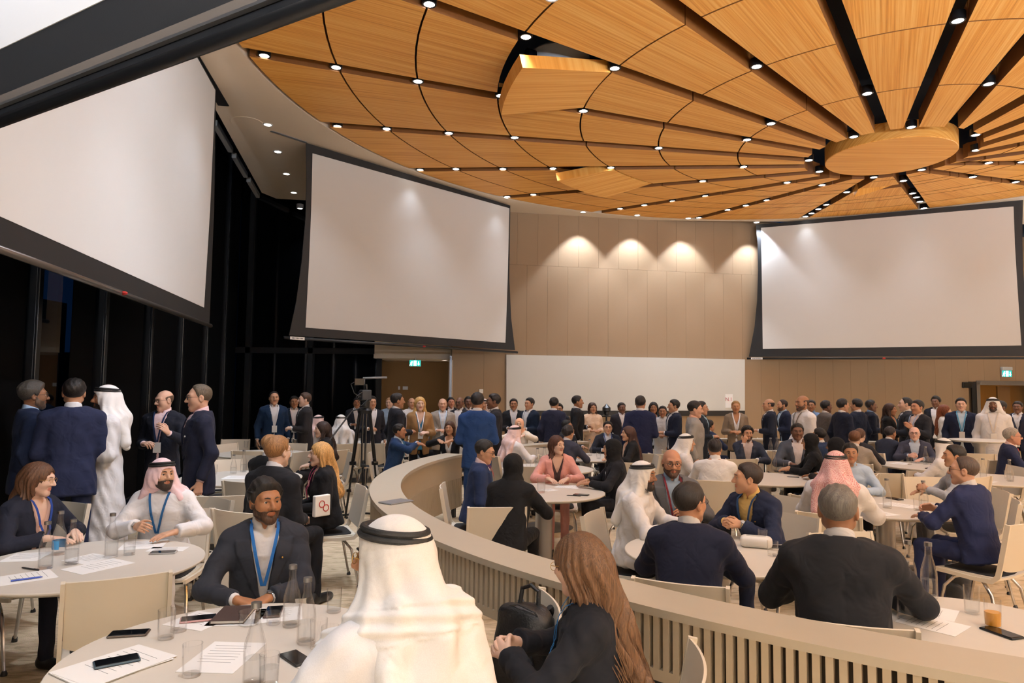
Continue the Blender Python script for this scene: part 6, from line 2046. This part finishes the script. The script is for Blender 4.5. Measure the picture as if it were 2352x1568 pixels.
# table of the woman in pink
G(1243, 1131, 'glass jug with ice on the table of the woman in pink', .14, fill=.6, r=.042)
G(1301, 1110, 'small tumbler before the woman in pink', .09, fill=.4)
PH(1335, 1137, 1.2, 'dark phone near the rim of the woman in pink table')
pen(*tz(1318, 1139)[:2], ZT, 1.3, 'pen beside the dark phone at the woman in pink table')
PA(1262, 1125, .6, 'crumpled white napkin sheet by the ice jug', .14, .14)
PA(1305, 1118, 1.2, 'white sheet before the woman in pink', .2, .25)
# table of the yellow shirt
c = tz(1737, 1256); o = empty('tissue_dispenser', (c[0], c[1], ZT), -.35, 'rounded white tissue dispenser on the yellow shirt table', 'tissue dispenser')
mb = MB(); mb.rbox((0, 0, .036), (.20, .11, .072), .03, seg=4); mb.build('casing', M['white'], o, True)
mb = MB(); mb.rbox((0, 0, .0725), (.12, .03, .003), .001); mb.build('slot', M['lightgrey'], o)
G(1752, 1250, 'tumbler behind the white tissue dispenser', .10); G(1775, 1276, 'tumbler in front of the white tissue dispenser', .09, fill=.4)
PH(1800, 1258, 1.3, 'dark phone right of the white tissue dispenser')
PA(1672, 1264, .4, 'small round paper napkin beside the navy sleeve', .12, .12)
# steel column table
B(2038, 1166, 'clear bottle on the steel column table, nearest the white robe'); B(2122, 1172, 'clear bottle on the steel column table, before the navy suit')
G(2108, 1172, 'tumbler next to the second bottle on the steel column table', .10)
PA(2068, 1160, .6, 'white sheet between the bottles on the steel column table'); PA(2030, 1180, .3, 'white sheet at the near rim of the steel column table', .18, .18)
PH(2130, 1182, 1.0, 'dark phone by the elbow of the navy suit', (40, 34, 34)); PH(2055, 1146, .3, 'dark phone at the far side of the steel column table')
# table with bottles, right
B(2088, 1366, 'water bottle with blue neck label behind, at the table by the right edge', .27, None, (120, 180, 220)); B(2135, 1372, 'clear capped bottle standing alone at the table by the right edge', .27); B(2082, 1424, 'front water bottle beside the black sleeve', .26)
G(2233, 1408, 'tall tumbler with a blue tag at the table by the right edge', .125, fill=.5)
G(2281, 1440, 'tumbler with orange drink and blue label', .12, fill=.55, fm=mat('orange_drink', (226, 160, 60), .2))
PA(2140, 1405, .9, 'crumpled white sheet behind the flat one at the right table', .2, .2); PA(2142, 1433, .7, 'flat white sheet nearest the balustrade at the right table', .2, .24)
PH(2300, 1455, .3, 'dark phone on paper at the extreme right of the table')
c = tz(2050, 1388); o = empty('travel_flask', (c[0], c[1], ZT), 0, 'black travel flask at the elbow of the grey haired man', 'flask')
mb = MB(); mb.lathe([(.0001, 0), (.036, 0), (.04, .01), (.04, .13), (.0001, .13)], n=24); mb.build('flask_body', M['leather'], o, True, .6)
mb = MB(); mb.lathe([(.0001, .13), (.041, .13), (.041, .155), (.03, .165), (.0001, .165)], n=24); mb.build('flask_lid', M['darkgrey'], o, True, .6)
# far tables: bottles, glasses and phones
B(1778, 1080, 'clear bottle on the veiled woman table', .25); G(1805, 1080, 'tumbler on the veiled woman table', .1)
PH(1792, 1083, 1.4, 'phone lying between bottle and tumbler of the veiled woman'); pen(*tz(1822, 1096)[:2], ZT, 1.2, 'black pen on the veiled woman table'); PH(1850, 1093, 1.4, 'phone at the rim by the veiled woman')
for k, lab in (('T10', 'the white haired man'), ('T11', 'the pale pink headscarf'), ('T12', 'the young man with glasses'), ('T13', 'the man in grey blazer'), ('T14', 'the right hand middle table'), ('T17', 'the guests under the white board'), ('T16', 'the small table behind the tripod')):
    cx, cy, r, h = TABLES[k]
    for j in range(2):
        a = random.uniform(0, 6.28); rr = random.uniform(.12, .3)
        bottle(cx + rr * math.cos(a), cy + rr * math.sin(a), ZT, 'clear water bottle on the table of ' + lab, 'bottles on the table of ' + lab, .25)
        a += 1.3
        tumbler(cx + rr * math.cos(a), cy + rr * math.sin(a), ZT, 'clear tumbler on the table of ' + lab, 'tumblers on the table of ' + lab, .10)
    a = random.uniform(0, 6.28)
    sheet_paper(cx + .35 * math.cos(a), cy + .35 * math.sin(a), ZT, a, 'white sheet on the table of ' + lab)
    phone(cx + .4 * math.cos(a + 2), cy + .4 * math.sin(a + 2), ZT, a, 'dark phone on the table of ' + lab)

# ------------------------------------------------------------------ bags, camera
bpk = backpack(.07, 3.02, .478, 2.55, 'black leather backpack on the cream chair beside the long haired woman', .92, tilt=0)
q = on_z(2190, 1392, .0); backpack(q[0], q[1], 0.0, 2.4, 'dark grey rucksack on the floor under the navy suited man chair', .9, mat('rucksack_grey', (44, 46, 50), .6, bump=.2, scale=150))
q = on_z(862, 1072, 0); backpack(q[0], q[1] + .2, 0.0, .6, 'black bag on the floor beyond the tripod', .75)
# paper bag held by the fair haired man
c = at_y(738, 1172, 5.75); o = empty('paper_bag', tuple(c - np.array([0, 0, .08])), .9, 'white paper bag with red print held on the lap of the fair haired man', 'bag')
mb = MB(); mb.rbox((0, 0, .12), (.15, .04, .17), .008); mb.build('bag_body', M['paper'], o)
mb = MB()
for z, x in ((.10, .03), (.135, -.01)): mb.torus((x, -.0205, z), .026, .004, 20, 6, rot=Matrix.Rotation(PI / 2, 3, 'X'))
mb.build('red_print', M['red'], o)
# broadcast camera on tripod
q = on_z(832, 1196, 0)
t = empty('camera_tripod', (q[0], q[1], 0), .2, 'tall black camera tripod with floor spreader beside the balustrade bend', 'tripod')
topz = 1.42
for k in range(3):
    a = 2 * PI * k / 3 + .5
    f = np.array([math.cos(a), math.sin(a), 0]); sd = np.array([-f[1], f[0], 0])
    mb = MB()
    for e in (-.022, .022):
        mb.tube([f * .07 + sd * e + np.array([0, 0, topz]), f * .17 + sd * e + np.array([0, 0, .72])], .013, 8)
    mb.tube([f * .15 + np.array([0, 0, .80]), f * .26 + np.array([0, 0, .02])], .014, 8)
    mb.rbox(f * .165 + np.array([0, 0, .74]), (.07, .07, .05), .01, rz=a); mb.rbox(f * .215 + np.array([0, 0, .38]), (.05, .05, .04), .008, rz=a)
    mb.build('tripod_leg', M['blackmetal'], t, True, .5)
    mb = MB(); mb.tube([(0, 0, .10), tuple(f * .42 + np.array([0, 0, .035]))], .014, 8); mb.rbox(f * .43 + np.array([0, 0, .018]), (.08, .05, .035), .01, rz=a); mb.build('spreader_arm', M['blackmetal'], t, True, .5)
mb = MB(); mb.lathe([(.0001, topz - .02), (.09, topz - .02), (.10, topz + .02), (.06, topz + .06), (.065, topz + .14), (.0001, topz + .14)], n=24); mb.build('fluid_head', M['blackmetal'], t, True, .5)
mb = MB(); mb.tube([(.05, -.02, topz + .08), (-.16, -.22, topz + .02), (-.42, -.46, topz - .34)], .011, 8); mb.build('pan_bar', M['blackmetal'], t, True, .5)
cz0 = topz + .145
v = empty('video_camera', (q[0], q[1], cz0), .35, 'black video camera with monitor and microphone mounted on the tripod', 'video camera')
mb = MB(); mb.rbox((0, 0, .075), (.13, .26, .14), .015); mb.build('camera_body', M['darkgrey'], v)
mb = MB(); mb.lathe([(.0001, 0), (.045, 0), (.052, .10), (.06, .16), (.062, .20), (.0001, .20)], (0, .12, .08), 24, axis=(0, 1, 0)); mb.build('lens', M['blackmetal'], v, True, .6)
mb = MB(); mb.tube([(0, -.10, .15), (0, -.09, .21), (0, .10, .21), (0, .12, .15)], .012, 8); mb.build('top_handle', M['blackmetal'], v, True)
mb = MB(); mb.rbox((-.09, -.06, .25), (.13, .02, .09), .006); mb.build('monitor', M['phoneblack'], v)
mb = MB(); mb.tube([(-.02, .10, .30), (.30, .12, .315)], .014, 10); mb.tube([(0, .10, .21), (0, .10, .30)], .006); mb.build('microphone', M['midgrey'], v, True, .6)
mb = MB(); mb.tube([(-.06, -.1, .05), (-.16, -.12, .10), (-.20, -.08, .22), (-.11, -.05, .27)], .005, 6); mb.tube([(.02, -.13, .02), (-.08, -.2, -.06), (-.14, -.16, .06), (-.05, -.13, .12)], .005, 6); mb.build('cables', M['darkgrey'], v, True)
# small robotic camera on the far wall rail
c = wall_at(1393, 955, .5); o = empty('table_lamp', (c[0], c[1], 0), 0, 'black lantern on a slim stand with white plate under the white board', 'stand')
zz = float(c[2])
mb = MB(); mb.tube([(0, 0, .02), (0, 0, zz)], .022, 8); mb.lathe([(.0001, 0), (.18, 0), (.18, .02), (.0001, .03)], n=24); mb.build('stand_pole', M['blackmetal'], o, True, .5)
mb = MB(); mb.lathe([(.0001, zz - .02), (.12, zz - .02), (.12, zz + .01), (.06, zz + .03), (.06, zz + .1), (.10, zz + .12), (.10, zz + .2), (.04, zz + .26), (.0001, zz + .30)], n=20); mb.build('lantern', M['blackmetal'], o, True, .5)
mb = MB(); mb.lathe([(.0001, zz - .42), (.22, zz - .42), (.24, zz - .40), (.0001, zz - .405)], n=28); mb.build('plate', M['white'], o, True, .5)
# ------------------------------------------------------------------ lights
LN = [0]
def downlight(x, y, z, label, group, energy, cone=92, blend=1.0, r=.062, col=(.87, .96, 1.10), glow='lampglow', tiltv=None, tube=True):
    o = empty('downlight', (x, y, z), 0, label, 'ceiling light', group)
    key = 'dl_%s_%.3f' % (glow, r)
    if key not in PROTO:
        mb = MB(); mb.lathe([(r, -.004), (r + .022, -.004), (r + .022, .10), (r, .10)], n=24, caps=False); a = mb.mesh('housing', M['blackmetal'] if tube else M['white'], True, .6)
        mb = MB(); mb.lathe([(.0001, 0), (r, 0), (r, .012), (.0001, .012)], n=24); b = mb.mesh('lamp_lens', M[glow], True, .6)
        PROTO[key] = (a, b)
    link(bpy.data.objects.new('housing', PROTO[key][0]), o)
    link(bpy.data.objects.new('lamp_lens', PROTO[key][1]), o)
    l = bpy.data.lights.new('spot_lamp', 'SPOT')
    l.energy = energy; l.spot_size = rad(cone); l.spot_blend = blend; l.shadow_soft_size = .07; l.color = col
    lo = bpy.data.objects.new('spot_lamp', l); link(lo, o); lo.location = (0, 0, -.012)
    if tiltv is not None:
        lo.rotation_euler = Vector((0, 0, -1)).rotation_difference(Vector(tiltv)).to_euler()
    return o

RINGPX = [(986, 10), (1208, 85), (1412, 157), (1771, 284), (1961, 314), (607, 128), (772, 155), (960, 187), (1150, 220), (1340, 255), (1716, 321), (775, 290), (888, 296), (1031, 306), (1182, 316), (1513, 340), (1858, 368),
          (965, 390), (1047, 388), (1155, 388), (1270, 387), (1403, 385), (1708, 383), (1882, 394), (1165, 452), (1225, 447), (1614, 416), (1424, 479), (1480, 471), (1545, 462), (1620, 450), (1808, 419),
          (1605, 500), (1671, 482), (1713, 472), (1761, 460), (1888, 425), (1850, 497), (1864, 490), (1880, 480), (1898, 470), (1945, 441), (2007, 407),
          (2122, 478), (2113, 463), (2105, 453), (2096, 444), (2075, 415), (2117, 390), (2235, 406), (2333, 418), (2271, 374), (2347, 372), (2242, 345), (2241, 310), (2271, 193), (2200, 48), (2093, 292), (1992, 215), (1738, 153)]
E_DL = 124.0
SCR = []
for a_, b_ in ((A2[:2], B2[:2]), (A3[:2], B3[:2])):
    t_ = nrm(b_ - a_); SCR.append((a_, np.array([t_[1], -t_[0]]), (a_ + b_) / 2))
def e_at(c):
    return E_DL * (.50 + .50 * min(1, max(0, np.linalg.norm(np.array(c[:2]) - DC) - 2) / 7)) * (.3 if min(abs((np.array(c[:2]) - a_) @ n_) + 9 * ((np.array(c[:2]) - m_) @ (np.array(c[:2]) - m_) > 10) for a_, n_, m_ in SCR) < .75 else 1)
for px, py in RINGPX:
    c = on_z(px, py, CZ + .02)
    downlight(c[0], c[1], CZ + .02, 'round recessed downlight shining in a dark gap of the timber ceiling', 'downlights in the timber ceiling gaps', e_at(c))
# the same gaps carry on over the near side of the hall, above the picture
for i in list(range(9, 20)) + [0, 1]:
    for k in ((3, 5, 7) if i % 2 else (4, 6)):
        c, u_ = lines[i]
        q = hit_ring(c, u_, RING[k]) - u_ * (.25 if k == 7 else 0)
        d = q / 1.0
        pz = np.array([q[0], q[1], CZ + .02 - HC])
        yc = pz[1] * CPI + pz[2] * SPI
        if yc > .3:
            sx = (pz[0] * CRO + (-pz[1] * SPI + pz[2] * CPI) * SRO) / yc * FPX + 1176
            sy = 784 - (-(pz[0] * SRO) + (-pz[1] * SPI + pz[2] * CPI) * CRO) / yc * FPX
            if -30 < sx < 2390 and sy > -30: continue
        if q[0] > 15.5 or q[1] < -2.2: continue
        downlight(q[0], q[1], CZ + .02, 'round recessed downlight in the ceiling gap over the near side of the hall', 'downlights over the near side', e_at(q) * 1.1)
for px, py in ((615, 286), (638, 348), (658, 399), (675, 442), (689, 478)):
    c = on_z(px, py, ZC)
    downlight(c[0], c[1], ZC - .005, 'round downlight in the cream ceiling strip along the window wall', 'downlights in the cream ceiling strip', E_DL * .7, tube=False, r=.06)
for k in range(0):
    c = np.array([-4.08, 11.27]) - np.array([-.278, 1.357]) * (k + 1)
    downlight(c[0], c[1], ZC - .005, 'round downlight in the cream ceiling strip along the window wall', 'downlights in the cream ceiling strip', E_DL * .7, tube=False, r=.06)
for q, t in (((.6, 5.6), (-3.7, 6.4, 3.6)), ((.4, 7.4), (-3.95, 8.3, 3.6)), ((1.0, 3.8), (-3.4, 4.9, 3.4)), ((-.4, 2.0), (-2.4, 4.0, .7)), ((-.6, 6.2), (-3.4, 6.6, .6))):  # added spots out of view, brighten the window side screen and tables
    d = nrm(np.array(t) - np.array([q[0], q[1], CZ]))
    downlight(q[0], q[1], CZ - .02, 'added unseen ceiling spotlight, fill for the window side screen and tables', 'added fill spots aimed at the window side', 430, cone=74, blend=.9, tiltv=d, tube=False, r=.055)
for x in (-3.0, -1.2, .6, 2.4, 4.2, 6.0, 7.8):  # added row out of view: fills the foreground and the overhead screen back
    downlight(x, -1.2, ZC - .005, 'added round downlight behind the viewpoint, fill for the foreground', 'added fill downlights behind the viewpoint', E_DL * 1.35, tube=False, r=.06)
for x in (-2.6, -.8, 1.0, 2.8, 4.6, 6.4, 8.2, 10.0, 12.0):  # added washers, unseen: the front wall bounces their fill into the hall
    downlight(x, -2.25, ZC - .004, 'added wall washer behind the viewpoint, bouncing fill off the front wall', 'added bounce fill washers behind the viewpoint', 900, cone=86, blend=.35, tube=False, r=.06)
for y in (0.5, 2.5, 4.5, 6.5, 8.5, 10.5, 12.5, 14.5):  # unseen washers added so the right wall throws back fill light
    downlight(15.85, y, ZC - .004, 'added wall washer out of view, bouncing fill off the right wall', 'added bounce fill washers along the right wall', 420, cone=86, blend=.35, tube=False, r=.06)
def uplight(x, y, dx, dy):  # added fill: unseen uplights that brighten the timber ceiling and faces
    o = empty('fill_uplight', (x, y, 2.5), math.atan2(dy, dx), 'white half bowl uplight added unseen to brighten the ceiling', 'added fill light', 'unseen uplights added as ceiling fill')
    if 'up' not in PROTO:
        mb = MB(); mb.lathe([(.02, -.16), (.10, -.10), (.16, 0), (.15, 0), (.09, -.09), (.0001, -.14)], n=24); PROTO['up'] = mb.mesh('bowl', M['white'], True, .8)
    link(bpy.data.objects.new('bowl', PROTO['up']), o)
    l = bpy.data.lights.new('fill_lamp', 'SPOT'); l.energy = 2400 if dy else 700; l.spot_size = rad(150); l.spot_blend = 1; l.shadow_soft_size = .1; l.color = (.84, .96, 1.18)
    lo = bpy.data.objects.new('fill_lamp', l); link(lo, o); lo.location = (0, 0, .02)
    lo.rotation_euler = Vector((0, 0, -1)).rotation_difference(Vector((.55, 0, 1)).normalized()).to_euler()
for x in (-2.2, .2, 2.6, 5.0, 7.4, 9.8):
    uplight(x, -2.40, 0, 1)
for y in (1.0, 4.0, 7.0, 10.0, 13.0):
    uplight(16.0, y, -1, 0)
for k, (px, py) in enumerate(((1338, 488), (1459, 497), (1577, 503), (1729, 514))):
    c = on_z(px, py, ZC)
    wl = WALLA + WDIR * float((c[:2] - WALLA) @ WDIR) + WN * .42
    downlight(wl[0], wl[1], ZC - .004, 'round wall washer downlight at the cream ceiling edge above the beige wall', 'wall washers above the beige wall', 420, cone=86, blend=.35, tube=False, r=.06)
for px in (2020, 2200, 2330):
    c = wall_at(px, 520, .45)
    downlight(c[0], c[1], ZC - .004, 'round wall washer downlight at the cream ceiling edge behind the screen', 'wall washers behind the screen', 260, cone=86, blend=.35, tube=False, r=.06)
c = at_y(1021, 820, 17.6)
downlight(c[0], c[1], zr - .01, 'small downlight under the low corridor ceiling near the exit sign', None, 120, tube=False, r=.055)
cp = WALLA + WDIR * (along(2352) - .1) - WN * 1.1
downlight(cp[0], cp[1], 2.59, 'warm downlight in the corridor seen through the doorway', None, 150, col=(1, .72, .4), tube=False, r=.06)
w = bpy.data.worlds.new('dusk'); bpy.context.scene.world = w; w.use_nodes = True
N, L = w.node_tree.nodes, w.node_tree.links
bg = N['Background']
tc = N.new('ShaderNodeTexCoord'); sp = N.new('ShaderNodeSeparateXYZ'); rp = N.new('ShaderNodeValToRGB')
L.new(tc.outputs['Generated'], sp.inputs[0])
e = rp.color_ramp.elements
e[0].position = 0.0; e[0].color = (*lin((28, 62, 100)), 1)
e[1].position = .6; e[1].color = (*lin((8, 18, 38)), 1)
L.new(sp.outputs['Z'], rp.inputs[0]); L.new(rp.outputs[0], bg.inputs[0]); bg.inputs[1].default_value = .8
sc_n = bpy.context.scene
sc_n.view_settings.view_transform = 'Standard'; sc_n.view_settings.look = 'None'; sc_n.view_settings.gamma = 1; sc_n.view_settings.use_curve_mapping = False
sc_n.view_settings.exposure = 0.0
cy = sc_n.cycles
cy.max_bounces = 7; cy.diffuse_bounces = 4; cy.glossy_bounces = 3; cy.transmission_bounces = 4; cy.transparent_max_bounces = 14
cy.caustics_reflective = False; cy.caustics_refractive = False
cy.sample_clamp_indirect = 4.0
cy.use_denoising = True
